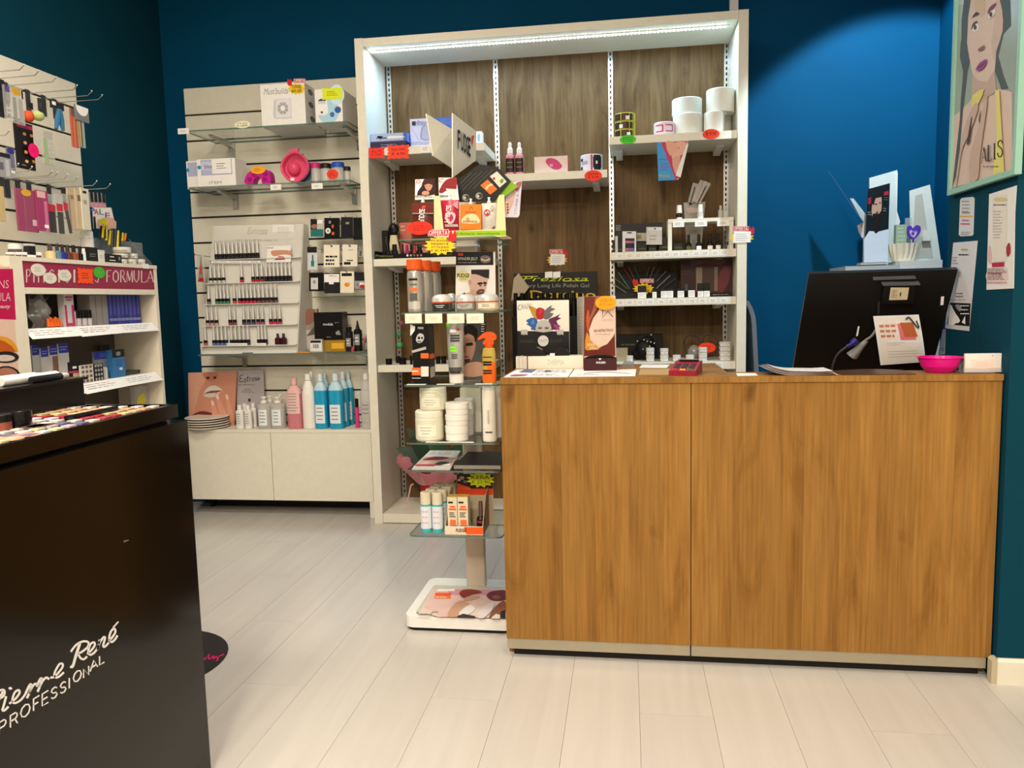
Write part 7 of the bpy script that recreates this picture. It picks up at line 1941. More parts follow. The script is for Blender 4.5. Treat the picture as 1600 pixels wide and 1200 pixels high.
# ---------------------------------------------------------------- cabinet at the back wall and the things on it
K = lambda x, y, Y: pY(*c16(x, y), Y)
xa, xb = K(605, 840, 3.70).x, K(1363, 800, 3.70).x
ztop = K(980, 832, 3.70).z-.012
bc = T('back_cabinet', 'tall pale cabinet at the blue back wall, mostly hidden behind the monitor', 'cabinet', ((xa+xb)/2, 3.85, 0))
b = B(); b.box(xa, xb, 3.70, 4.04, 0, ztop-.021, m('#b9bcbc', .5)); Pt('body', b, bc)
b = B(); b.box(xa-.004, xb+.004, 3.695, 4.045, ztop-.0205, ztop, m('#aab2b4', .5)); Pt('cabinet_top', b, bc)
zg = ztop+.0004
xm = K(1030, 820, 3.70).x
z1_ = K(820, 832, 3.70).z
b = B(); b.box(xa, xm-.001, 3.70, 3.98, zg, z1_+.004, m('#a9adab', .45)); S('flat_case', b, 'grey flat case under the bearded man leaflets', 'case')
z2_ = K(1200, 785, 3.70).z
b = B(); b.box(xm, xb, 3.70, 3.98, zg, z2_, m('#c9c9c4', .5)); S('white_tray', b, 'pale box under the fluted white bowl and the white easel', 'box')
zl = z1_+.0044; zr2 = z2_+.0004
hold = T('leaflet_holder', 'leaflet holder with a white back card and a black foot behind the monitor', 'holder', (K(850, 800, 3.76).x, 3.78, zl))
for i in range(3):
    a = K(722, 800, 3.735); d = K(922+18*(i % 2), 795, 3.735)
    b = B(); b.box(a.x+.002*i, d.x, 3.735+.002*i, 3.80, zl+.0055*i, zl+.0055*i+.005, m(('#2a2c30', '#b5b8ba', '#8a8d90')[i], .5)); Pt('base_layer', b, hold)
zh = zl+.0170
q = [K(800, 765, 3.88), K(1000, 765, 3.88), K(1010, 78, 3.88), K(793, 140, 3.88)]
q[0].z = q[1].z = zh
b = B(); b.slab(q, (0, .010, 0), m('#c9cdc9', .5), m('#dedcd2', .5)); Pt('back_card', b, hold)
b = B(); q2 = [K(1003, 600, 3.877), K(1032, 480, 3.877), K(1008, 400, 3.877), K(1014, 95, 3.877), K(990, 110, 3.877)]; b.slab(q2, (0, .002, 0), m('#d8d6cc', .5)); Pt('side_flap', b, hold)
def mk(i, dx):
    q = [K(750, 775, 3.775-.004*i), K(935, 758, 3.775-.004*i), K(953, 180, 3.775-.004*i), K(778, 228, 3.775-.004*i)]
    q[0].z = q[1].z = zh
    b = B(); b.slab(q, (0, .0012, 0), m('#101b20', .4), m('#b9b2a0', .6))
    if i == 3:
        A = Art(b, q[0], q[1]-q[0], q[3]-q[0], (0, -1, 0), c16)
        A.xpoly([(750, 780), (750, 620), (790, 555), (860, 560), (942, 540), (937, 765)], m('#c3cbd8', .5), 0)
        A.rect(0, 0, 1, .12, m('#c3cbd8', .5))
        A.xpoly([(812, 440), (815, 340), (830, 285), (880, 270), (888, 330), (885, 400), (880, 440)], m('#b58d7c', .5), 2); A.xpoly([(815, 340), (825, 280), (870, 262), (890, 270), (885, 290), (840, 300), (828, 350)], m('#12100f'), 2)
        A.xpoly([(815, 425), (840, 420), (852, 400), (868, 420), (888, 395), (882, 500), (860, 560), (835, 570), (822, 520)], m('#15110f'), 2); A.xell(842, 345, 12, 4, INK); A.k -= 1; A.xell(874, 335, 8, 4, INK); A.xell(858, 418, 10, 4, m('#9a5a54'))
        A.xpoly([(780, 300), (805, 290), (805, 340), (782, 350)], m('#8a1f3a')); A.xpoly([(905, 252), (940, 240), (940, 272), (905, 280)], m('#a01f3c')); A.xlines(778, 400, 805, 435, 2, m('#8a9a9a'), .3); A.xlines(900, 370, 930, 405, 2, m('#8a9a9a'), .3); A.xlines(905, 285, 940, 320, 2, m('#4a6a5a'), .3)
    S('bearded_man_leaflet', b, ('rearmost', 'third', 'second', 'front')[i]+' leaflet of a bearded man in white in the holder behind the monitor', 'leaflet', 'bearded man leaflets')
for i in range(4):
    mk(i, 0)
q = [K(738, 480, 3.70), K(752, 486, 3.88), K(470, 85, 3.885)]
b = B(); b.slab(q, (.0015, 0, 0), m('#1d3654', .5)); S('leaflet', b, 'thin blue grey leaflet sticking out far left of the bearded man leaflets', 'leaflet')
q = [K(*p, 3.792) for p in ((762, 760), (792, 760), (792, 400), (768, 430), (668, 300), (640, 300), (735, 470))]
q[0].z = q[1].z = zh
b = B(); b.slab(q, (0, .0012, 0), m('#aeb9bd', .4)); S('leaflet', b, 'pale leaflet sticking out just left of the bearded man leaflets', 'leaflet')
b = B(); q = [K(*p, 3.785) for p in ((735, 610), (752, 600), (752, 490), (738, 490), (697, 512), (708, 560))]; b.slab(q, (0, .003, 0), m('#b9b6ba', .5)); 
b.box(K(744, 640, 3.785).x, K(752, 640, 3.785).x, 3.785, 3.788, zh, K(744, 600, 3.785).z, m('#b9b6ba', .5))
S('white_clip', b, 'white clip card at the left edge of the bearded man leaflets', 'card')
# fluted bowl, green box, purple heart, easel
xl, xr_ = K(948, 700, 3.76).x, K(1198, 700, 3.76).x; r = (xr_-xl)/2; xc = (xl+xr_)/2; h = K(1075, 652, 3.76).z-zr2
b = B(); n = 36; prof = [(.70, 0), (.74, .02), (.88, .5), (1.0, 1.0), (.95, 1.0), (.80, .4), (.6, .12)]
vs = [];
for rr, z in prof:
    for i in range(n):
        a_ = 2*math.pi*i/n; f = 1+(.05*(1 if i % 2 else -1) if z > .1 else 0)
        vs.append((xc+r*rr*f*math.cos(a_), 3.775+r*.8*rr*f*math.sin(a_), zr2+h*z))
b.add(vs, [(j*n+i, j*n+(i+1) % n, (j+1)*n+(i+1) % n, (j+1)*n+i) for j in range(len(prof)-1) for i in range(n)]+[list(range(n))[::-1], list(range((len(prof)-1)*n, len(prof)*n))], m('#ddd3bd', .4))
S('fluted_bowl', b, 'fluted cream bowl on the pale box behind the monitor', 'bowl', loc=(xc, 3.775, zr2))
zb_ = zr2+h*.13
b = B(); a = K(988, 600, 3.79); d = K(1070, 600, 3.79); zt = K(1030, 505, 3.77).z; b.box(a.x, d.x, 3.77, 3.80, zb_, zt, m('#93a58c', .5)); A = fY(b, a.x, d.x, 3.77, zb_, zt); A.lines(.1, .5, .9, .95, 4, m('#aebca6'), .4); S('green_box', b, 'small sage green patterned box standing in the fluted bowl', 'box')
b = B(); q = [K(*p, 3.775) for p in spl([(1135, 535), (1115, 512), (1090, 525), (1085, 565), (1105, 600), (1135, 620), (1165, 600), (1192, 560), (1190, 520), (1160, 510)], 3)]; b.slab(q, (0, .012, 0), m('#5238a0', .4)); A = Art(b, q[0], q[1]-q[0], V((0, 0, 1)), (0, -1, 0), c16); A.xpoly([(1135, 560), (1118, 545), (1105, 560), (1118, 590), (1135, 605), (1155, 590), (1165, 560), (1150, 545)], m('#b9a9c9', .5), 2); A.xell(1132, 575, 12, 14, m('#5238a0')); A.xell(1150, 552, 14, 8, m('#6a50b0'))
b.box(K(1128, 640, 3.78).x, K(1140, 640, 3.78).x, 3.778, 3.784, zb_, K(1135, 600, 3.78).z, m('#5238a0', .4)); S('heart_pick', b, 'purple heart decoration sticking out of the fluted bowl', 'ornament')
b = B(); a = K(1075, 600, 3.815); d = K(1115, 600, 3.815); b.box(K(1072, 600, 3.81).x, K(1120, 600, 3.81).x, 3.81, 3.82, zb_, K(1090, 452, 3.81).z, CLEARP); S('clear_bag', b, 'clear bag standing behind the green box and the purple heart', 'bag')
es = T('white_easel', 'white card easel with sloping sides at the right of the cabinet behind the monitor', 'card stand', (K(1235, 780, 3.85).x, 3.88, zr2))
q = [K(1118, 780, 3.86), K(1352, 780, 3.86), K(1265, 192, 3.86), K(1106, 240, 3.86)]
q[0].z = q[1].z = zr2
b = B(); b.slab(q, (0, .006, 0), m('#cfcfc6', .5)); A = Art(b, q[0], q[1]-q[0], q[3]-q[0], (0, -1, 0), c16); A.xpoly([(1130, 640), (1150, 280), (1205, 262), (1245, 545), (1275, 620), (1290, 770), (1135, 772)], m('#b3ada0', .6)); Pt('back_card', b, es)
b = B(); q = [K(1208, 632, 3.845), K(1272, 630, 3.845), K(1268, 598, 3.845), K(1248, 548, 3.845), K(1218, 552, 3.845), K(1208, 600, 3.845)]; b.slab(q, (0, .0145, 0), m('#d3d1c6', .5)); Pt('pocket_tab', b, es)
# ---------------------------------------------------------------- poster and notices on the pier
XP = 1.0195
def P18(x, y, X=XP):
    return pX(*c18(x, y), X)
yl, yr = (P18(155, 1140, 1.004).y+P18(190, 0, 1.004).y)/2, P18(548, 1042, 1.004).y
zbt = P18(300, 1092, 1.004).z-.004; ztp = 2.16
po = T('framed_poster', 'pale green framed poster of a dark haired woman in yellow on the blue pier', 'poster', (1.012, (yl+yr)/2, zbt))
FR = m('#8fbcab', .35)
fw = .016
b = B(); b.box(1.010, 1.019, yr+.004, yl-.004, zbt+.004, ztp-.004, m('#8f9c92', .3))
A = fXm(b, yl, yr, 1.010, zbt, ztp, c18)
HAIR = m('#485150', .5); SK = m('#cdb6a8', .5); SK2 = m('#bda395', .5); YL = m('#d3c970', .5)  # glare on the poster glass put into these washed-out print colours
A.xpoly([(205, 30), (575, 0), (580, -250), (195, -250)], m('#aab5ae', .4))
A.xpoly([(175, 1100), (180, 690), (260, 620), (310, 560), (420, 560), (450, 520), (530, 540), (535, 1020), (300, 1070)], SK, 0)
A.xpoly([(235, 230), (235, 120), (250, 0), (260, -200), (480, -220), (520, 0), (525, 150), (480, 200), (450, 330), (480, 440), (510, 520), (470, 525), (425, 400), (300, 300), (270, 420), (245, 640), (215, 1000), (180, 1105), (205, 880), (225, 700), (230, 600), (245, 420), (225, 330), (230, 250)], HAIR, 0)
A.xpoly([(268, 250), (275, 100), (300, -60), (440, -90), (475, 60), (478, 180), (440, 300), (430, 420), (440, 530), (330, 620), (295, 560), (300, 430), (280, 330)], SK, 0)
A.xpoly([(300, 430), (330, 470), (385, 480), (430, 410), (440, 530), (330, 620), (295, 560)], m('#b89e90', .5), 0)
A.xpoly([(440, -60), (475, 60), (478, 180), (440, 300), (425, 360), (410, 250), (430, 120)], m('#c2a99b', .5), 2)
A.xpoly([(318, -20), (370, -30), (372, 80), (340, 90), (318, 60)], m('#c3ab90', .5), 2)
A.xpoly([(300, 170), (322, 135), (340, 150), (335, 180), (305, 185)], m('#d8d6d0'), 2); A.xpoly([(296, 178), (302, 140), (326, 122), (330, 132), (310, 150)], m('#5a2a38'), 2); A.xell(318, 160, 9, 15, m('#4a3a34'))
A.xpoly([(395, 100), (410, 65), (438, 55), (432, 85), (408, 108)], m('#d8d6d0'), 2); A.xpoly([(392, 80), (402, 45), (436, 18), (442, 28), (412, 62)], m('#7a3a55'), 2); A.xell(412, 84, 9, 15, m('#4a3a34'))
A.xpoly([(300, 105), (325, 70), (345, 82), (322, 92)], m('#3a2c26'), 2); A.xpoly([(335, 290), (350, 300), (375, 285), (372, 265), (355, 275)], m('#7d5c4e'), 2)
A.xpoly([(325, 402), (345, 370), (362, 358), (385, 345), (390, 365), (375, 395), (350, 416), (330, 412)], m('#8a3a78', .35), 2); A.xpoly([(326, 403), (360, 378), (390, 358), (360, 388)], m('#5a2450'), 0)
A.xpoly([(305, 560), (375, 520), (345, 600), (310, 650), (302, 640)], YL, 2); A.xpoly([(440, 525), (465, 530), (480, 780), (495, 1022), (425, 1035), (450, 800)], YL, 0)
for a_ in ([(250, 780), (300, 640), (330, 600), (340, 640), (290, 780), (260, 840), (240, 900), (215, 1070), (205, 1075)], [(290, 1060), (300, 880), (350, 720), (385, 570), (395, 560), (390, 640), (370, 780), (350, 930), (340, 1045)]):
    A.xpoly(a_, SK2, 2)
for a_ in ([(275, 840), (300, 690), (306, 700), (290, 830)], [(345, 700), (358, 640), (352, 720)]):
    A.xpoly(a_, m('#4a3830'), 2); A.k -= 1
A.k += 1
vs, fs, _ = txt('ALIS', 0, -.008)
SERIF = m('#2e2a26', .6)
def gl(p_, w_):
    A.xstroke(p_, w_, SERIF, 0); A.k -= 1
gl([(362, 958), (376, 862)], 3); gl([(376, 862), (390, 946)], 7); gl([(368, 925), (386, 920)], 3)
gl([(402, 852), (402, 945)], 8); gl([(398, 945), (422, 936)], 4); gl([(422, 936), (424, 920)], 3); gl([(396, 853), (410, 850)], 3)
gl([(438, 842), (438, 932)], 8); gl([(430, 843), (447, 839)], 3); gl([(430, 934), (447, 929)], 3)
A.xstroke([(484, 840), (478, 822), (462, 830), (460, 852), (480, 872), (484, 900), (472, 918), (460, 912), (457, 895)], 6, SERIF, 3)
A.xlines(370, 965, 490, 985, 1, m('#7a6a5a'), .3)
Pt('print', b, po)
for nm, bx in (('frame_side', (yl-fw, yl, zbt, ztp)), ('frame_side', (yr, yr+fw, zbt, ztp)), ('frame_rail', (yr+fw+.0003, yl-fw-.0003, zbt, zbt+fw)), ('frame_rail', (yr+fw+.0003, yl-fw-.0003, ztp-fw, ztp))):
    b = B(); b.box(1.002, 1.0195, *bx[:2], *bx[2:], FR); Pt(nm, b, po)
def notice(name, label, c, pts, mt, art, X=1.0187, rounded=False):
    q = [pX(*c(*p), X) for p in pts]
    b = B(); b.slab(q, (.0008, 0, 0), mt)
    i1 = len(q)//2
    A = Art(b, q[0], q[1]-q[0], V((0, 0, .3)), (-1, 0, 0), c); art(A)
    return S(name, b, label, 'notice')
notice('wall_notice', 'small rounded notice with an orange and a pink line, under the framed poster', c19, [(180, 325), (190, 335), (258, 332), (265, 322), (272, 112), (262, 103), (198, 110), (188, 120)], m('#c9ccd0', .6), lambda A: (A.xrect(186, 214, 264, 222, m('#d8a02a')), A.xrect(192, 258, 246, 266, m('#d04a78')), A.xlines(200, 120, 255, 200, 4, GINK, .3), A.xrect(200, 238, 240, 244, m('#c0508a')), A.xrect(202, 194, 248, 199, m('#8a8a3a')), A.xlines(195, 305, 250, 328, 2, GINK, .3)))
def a_(A):
    A.xpoly([(128, 722), (250, 728), (244, 862), (112, 850)], m('#17171a')); A.xlines(190, 730, 245, 800, 3, PAPER, .25)
    A.xpoly([(130, 735), (148, 760), (165, 790), (190, 830), (160, 850), (120, 850)], PAPER, 2); A.xpoly([(160, 740), (185, 775), (200, 760), (185, 735)], GREY, 2); A.xell(172, 848, 12, 5, INK); A.xpoly([(200, 840), (220, 800), (222, 850)], PAPER)
    A.xlines(195, 402, 235, 420, 1, m('#b9b06a'), .5); A.xlines(182, 436, 245, 448, 1, INK, .5); A.xlines(145, 450, 180, 500, 3, GINK, .25); A.xlines(185, 540, 200, 575, 2, GINK, .25); A.xlines(165, 660, 220, 695, 2, INK, .25); A.xlines(135, 700, 240, 712, 1, INK, .2)
notice('wall_notice', 'long white notice with a black picture at its foot, beside the monitor', c19, [(100, 873), (240, 890), (290, 360), (148, 372)], m('#cdced2', .6), a_)
def a_(A):
    A.xpoly([(350, 470), (358, 390), (370, 400), (376, 470), (366, 500)], m('#d3b0ae', .6), 2); A.xpoly([(346, 600), (350, 530), (385, 515), (460, 515), (470, 560), (455, 600)], m('#d8c0bc', .6), 2); A.xpoly([(378, 110), (465, 90), (458, 480), (380, 485)], m('#d8d2c8', .6)); A.xpoly([(460, 400), (480, 370), (486, 430), (466, 455)], m('#a03038'), 2); A.xpoly([(375, 490), (450, 485), (448, 512), (378, 515)], m('#b02a48'))
    A.xell(428, 118, 38, 12, m('#c9c08a')); A.xlines(386, 140, 470, 160, 1, m('#6a6a3a'), .3); A.xlines(385, 180, 440, 350, 10, GINK, .15); A.xlines(352, 520, 468, 590, 7, m('#8d8a88'), .4); A.xlines(355, 545, 450, 556, 1, m('#a83a50'), .5); A.xrect(350, 604, 470, 608, m('#c98a8c'))
notice('wall_notice', 'tall notice with red floral print and a paper strip at the pier edge', c19, [(342, 648), (502, 640), (510, 200), (520, 36), (358, 88)], m('#dcdad6', .6), a_)
notice('wall_strip', 'narrow pale strip low on the pier just right of the monitor', c19, [(58, 1028), (98, 1026), (103, 880), (88, 878)], m('#8a9099', .6), lambda A: (A.xlines(72, 985, 98, 1010, 2, INK, .3)))
# ================================================================ left wall: hook panel, tester fixture, black display
XW = -2.45
hp = T('slat_panel', 'cream slatted panel full of hooks on the left blue wall', 'display panel', (-2.46, 2.7, .5))
b = B(); b.box(-2.469, -2.462, 1.9, 3.321, .5, 2.118, m('#2a2a30', .6)); Pt('backing_board', b, hp)
zt = 2.118
for k in range(14):
    zg = 2.008-.1245*k if k < 12 else .5
    if zt-zg > .03:
        b = B(); b.box(-2.4615, XW, 1.9, 3.321, zg+.005, zt-.005*(k > 0), CREAM); Pt('slat', b, hp)
    zt = zg
HK3 = {}
def whook(y, z, xt, lab):
    b = B()
    b.tube([(XW+.0005, y, z-.006), (xt-.02, y, z-.004), (xt, y, z+.012)], .0018, STEEL, 6)
    b.ball((xt, y, z+.014), .003, .003, .003, m('#c9c7c2', .4), 8, 5)
    b.box(XW+.0003, XW+.004, y-.012, y+.012, z-.075, z+.010, m('#4a4a50', .4, .5))
    return S('display_hook', b, lab, 'hook', None)
def wpack(name, label, c, x0, x1, y0, y1, X, mt, art=None, d=.008, cat='packet'):
    """packet hanging parallel to the left wall"""
    q = [pX(*c(*p), X) for p in ((x0, y1), (x1, y1), (x1, y0), (x0, y0))]
    ya, yb = (q[0].y+q[3].y)/2, (q[1].y+q[2].y)/2
    za, zb = (q[0].z+q[1].z)/2, (q[2].z+q[3].z)/2
    b = B(); b.box(X-d, X, ya, yb, za, zb, mt)
    if art:
        art(fXp(b, ya, yb, X, za, zb, c))
    return S(name, b, label, cat), ya, yb, za, zb
rows = [(2.006, -2.22, [(40, 129), (63, 136), (90, 145), (122, 154), (145, 163), (161, 167)], 'top'), (1.757, -2.25, [(17, 223)], 'middle'), (1.633, -2.22, [(31, 280), (52, 283), (83, 281), (92, 288), (107, 287), (123, 288), (152, 293), (173, 297)], 'bottom')]
HY3 = {}
for z, xt, tips, nm in rows:
    for i, t_ in enumerate(tips):
        y = pX(*t_, xt).y
        HY3[(nm, i)] = (y, z, xt)
        whook(y, z, xt, f'steel wall hook in the {nm} row of the left panel, '+(ORD[i] if len(tips) > 1 else 'over the silver grey packet'))
DK = m('#1b1a1c', .4)
PKS = [
 ('carded_packet', 'dark packet cut by the left picture edge, top of the hook panel', c1, -40, 40, 200, 470, -2.27, DK, lambda A: A.rect(.3, .4, 1, .7, m('#2c2c33', .3))),
 ('blister_packet', 'clear packet with a violet header in the top hook row', c1, 38, 82, 250, 500, -2.255, CLEARP, lambda A: (A.rect(.1, .82, 1, 1, m('#4a3f78')), A.rect(.2, .55, .9, .8, m('#8f8c88')), A.lines(.2, .1, .8, .5, 3, GREY, .5))),
 ('blister_packet', 'clear packet with a mustard header in the top hook row', c1, 84, 172, 262, 522, -2.25, CLEARP, lambda A: (A.ell(.45, .87, .38, .11, m('#b58f2c')), A.rect(.86, .72, 1.0, .95, DK), A.rect(.1, .05, .4, .7, m('#8a8884')), A.rect(.55, .05, .9, .7, m('#9a9894')))),
 ('nail_clip', 'tiny black clip hanging next to the orange sponge', c1, 212, 238, 372, 418, -2.27, DK, None),
 ('nail_clip', 'black cross shaped clip left of the blue tweezers', c1, 285, 330, 345, 445, -2.26, m('#2a282a', .4), lambda A: A.rect(0, .3, .35, .75, m('#3c3a3e', .4))),
 ('card_header', 'dark card holding the blue tweezers', c1, 372, 460, 370, 418, -2.258, m('#232225', .4), lambda A: A.rect(.05, .45, .35, .95, PAPER)),
 ('file_packet', 'orange nail file in a grey sleeve at the right end of the top hook row', c1, 520, 562, 418, 690, -2.242, m('#b5573f', .5), lambda A: (A.rect(0, .8, 1, 1, m('#5a5752')), A.rect(.3, 0, .45, .75, m('#c98a70')))),
 ('file_packet', 'bundle of thin coloured files in a clear sleeve, last in the top hook row', c1, 564, 612, 495, 692, -2.24, CLEARP, lambda A: (A.rect(.05, .1, .2, 1, m('#8f9a3a')), A.rect(.25, .05, .4, 1, m('#c9a25a')), A.rect(.45, .05, .55, 1, m('#2a2a2c')), A.rect(.6, 0, .9, 1, m('#9aa0a0')))),
 ('header_card', 'grey card with a white half disc at the right end of the top hook row', c1, 548, 640, 398, 505, -2.235, m('#74777a', .4), lambda A: A.poly([(.05, .98)]+[(.5+.48*math.cos(t), .95-.6*math.sin(t)) for t in [math.pi*i/10 for i in range(11)]][::-1], PAPER)),
 ('tester_card', 'tall black card with peach dots and a pink top below the top hook row', c1, 120, 245, 520, 848, -2.30, m('#161416', .35), lambda A: (A.rect(.1, .88, 1, .96, m('#b5325a')), [(A.ell(u, v, .10, .035, m('#dba056')), setattr(A, 'k', A.k-1)) for u, v in ((.5, .76), (.9, .76), (.5, .57), (.5, .37), (.9, .2), (.5, .17))], A.lines(.2, .05, .5, .1, 1, GREY, .4))),
 ('blister_packet', 'pale green packet under the second wall groove', c1, 312, 392, 580, 815, -2.26, CLEARP, lambda A: (A.rect(.05, 0, .4, .75, m('#94ab80')), A.lines(.45, .05, .95, .75, 6, m('#b5b7a2'), .5), A.rect(.1, .78, .9, .98, m('#a9a698')))),
 ('carded_packet', 'silver grey packet with a violet oval at the left picture edge', c1, -60, 78, 730, 905, -2.23, m('#8e8d92', .35), lambda A: (A.rect(0, .82, 1, 1, DK), A.rect(.35, .3, .6, .6, m('#5a595f')), A.rect(.7, .05, .9, .75, m('#a9a8ad')))),
 ('carded_packet', 'blue packet with a white label behind the silver grey one', c1, 60, 106, 700, 880, -2.262, m('#6a6a7c', .35), lambda A: (A.ell(.5, .88, .6, .12, m('#2f2b78')), A.rect(.2, 0, .9, .12, PAPER))),
 ('file_packet', 'buff coloured file pack at the left end of the bottom hook row', c2, -20, 42, 60, 360, -2.24, m('#b5a072', .5), lambda A: A.rect(0, .9, .6, 1, m('#c9b53a'))),
 ('colour_swatch_pack', 'plum pink pack with a mustard oval in the bottom hook row', c2, 150, 318, 90, 445, -2.245, m('#8d4560', .3), lambda A: (A.ell(.5, .92, .25, .08, m('#c79a2c')), A.rect(0, 0, .35, .85, m('#8f3f60', .3)), A.rect(.7, .15, .95, .3, m('#c9a8b0')), A.rect(.35, 0, .37, .85, m('#b56a84')))),
 ('colour_swatch_pack', 'narrow bright plum pack right of the one with a mustard oval', c2, 322, 415, 100, 440, -2.235, m('#963a62', .3), lambda A: (A.rect(.05, .82, .8, .98, m('#d0a9a4')), A.rect(.6, 0, .9, .75, m('#c06a90')), A.rect(.5, .08, .9, .16, PAPER))),
 ('blister_packet', 'clear packet with a red topped black file, first of three in the bottom hook row', c2, 405, 480, 130, 460, -2.25, CLEARP, lambda A: (A.rect(.1, .02, .9, .56, m('#3a3836')), A.rect(.1, .56, .95, .74, m('#b02c3c')))),
 ('blister_packet', 'clear packet with a red topped black file, second of three in the bottom hook row', c2, 484, 545, 130, 470, -2.245, CLEARP, lambda A: (A.rect(.1, .02, .9, .56, m('#45423e')), A.rect(.05, .58, .9, .76, m('#b5323f')))),
 ('blister_packet', 'clear packet with a red topped black file, third of three in the bottom hook row', c2, 548, 605, 130, 465, -2.24, CLEARP, lambda A: (A.poly([(.1, .6), (.6, .6), (1, .02), (.5, .02)], m('#4a4744')), A.rect(.0, .58, .6, .78, m('#b8303c')))),
 ('file_card', 'first of the three tall buff cards at the right of the bottom hook row', c2, 590, 650, 85, 430, -2.24, m('#b5a286', .5), lambda A: A.rect(.3, .75, .7, .85, m('#7d6d54'))),
 ('file_card', 'second of the three tall buff cards at the right of the bottom hook row', c2, 653, 700, 85, 425, -2.235, m('#bdaa8c', .5), lambda A: A.rect(.3, .7, .9, .85, m('#6d5d48'))),
 ('file_card', 'palest of the three tall cards at the right of the bottom hook row', c2, 702, 765, 82, 430, -2.23, m('#cfc7b4', .5), lambda A: (A.rect(.2, .88, .7, .94, DK), A.rect(.25, .62, .65, .72, m('#9a9484')))),
]
PY = {}
for it in PKS:
    PY[it[1]] = wpack(*it)
for i in range(4):
    wpack('brush_packet', 'black handled pink brush packet at the end of the bottom hook row, '+ORD[i], c2, 768+34*i, 798+34*i, 112+3*i, 236+2*i, -2.235+.001*i, CLEARP, lambda A: (A.rect(.1, .35, .95, 1, m('#17161a', .4)), A.rect(0, 0, 1, .26, m('#c5808c'))))
def spot(name, label, cat, c, cx, cy, rx, ry, X, mt, d=.02):
    p = pX(*c(cx, cy), X); ry_ = pX(*c(cx+rx, cy), X).y-p.y; rz_ = abs(pX(*c(cx, cy-ry), X).z-p.z)
    b = B(); b.ball(p, d, ry_, rz_, mt, 14, 8); return S(name, b, label, cat, loc=p)
spot('makeup_sponge', 'orange egg shaped sponge hanging in the top hook row', 'sponge', c1, 205, 470, 30, 42, -2.26, m('#c4502a', .7))
spot('makeup_sponge', 'pale lime sponge beside the orange one in the top hook row', 'sponge', c1, 275, 465, 33, 38, -2.275, m('#b4bd7a', .7))
t = None
b = B()
for pts in ([(405, 560), (425, 420)], [(455, 575), (430, 420)]):
    a, d = pX(*c1(*pts[0]), -2.25), pX(*c1(*pts[1]), -2.25)
    b.tube([a, a.lerp(d, .5), d], .009, m('#33688f', .35), 8, (.7, 1.2, .9))
S('blue_tweezers', b, 'pair of bright blue tweezers spread open under their dark card', 'tweezers')
p = pX(*c1(242, 718), -2.285)
b = B(); r = pX(*c1(280, 718), -2.285).y-p.y
b.prism([(p.y+r*(1 if i % 2 else .92)*math.cos(math.pi*i/16), p.z+r*(1 if i % 2 else .92)*math.sin(math.pi*i/16)) for i in range(32)], 0, p.x, p.x+.0015, m('#e3106a', .6)); A = fXp(b, p.y-r, p.y+r, p.x+.0015, p.z-r, p.z+r); A.lines(.25, .35, .75, .65, 2, m('#a30c4a'), .3)
S('price_tag', b, 'round hot pink price tag on the tall black tester card', 'price tag')
# ---- tester fixture
XF = -2.20
yA, yB = 2.615, 3.45
fx = T('tester_fixture', 'cream make-up fixture with a raspberry lettered header under the hook panel', 'display fixture', (-2.32, 3.0, 0))
FC = m('#ddd3c0', .45)
b = B(); b.box(-2.445, XF, 2.553, yA, 0, 1.305, FC); Pt('side_post', b, fx)
b = B(); b.box(-2.445, XF, yB-.022, yB, 0, 1.288, FC); Pt('side_post', b, fx)
b = B(); b.box(-2.447, XF+.002, yA+.0005, yB+.001, 1.289, 1.305, FC); Pt('top_board', b, fx)
b = B(); b.box(-2.445, -2.43, yA+.0005, yB-.0225, 0, 1.288, m('#5f574e', .5)); Pt('back_board', b, fx)  # shade inside the fixture put into the board's dark colour
b = B(); b.box(XF-.016, XF-.002, yA+.0005, yB-.0225, 1.192, 1.2885, m('#8f2c48', .4))
A = fXp(b, yA+.0005, yB-.0225, XF-.002, 1.192, 1.2885, c2)
SR = m('#d9c3bc', .5)
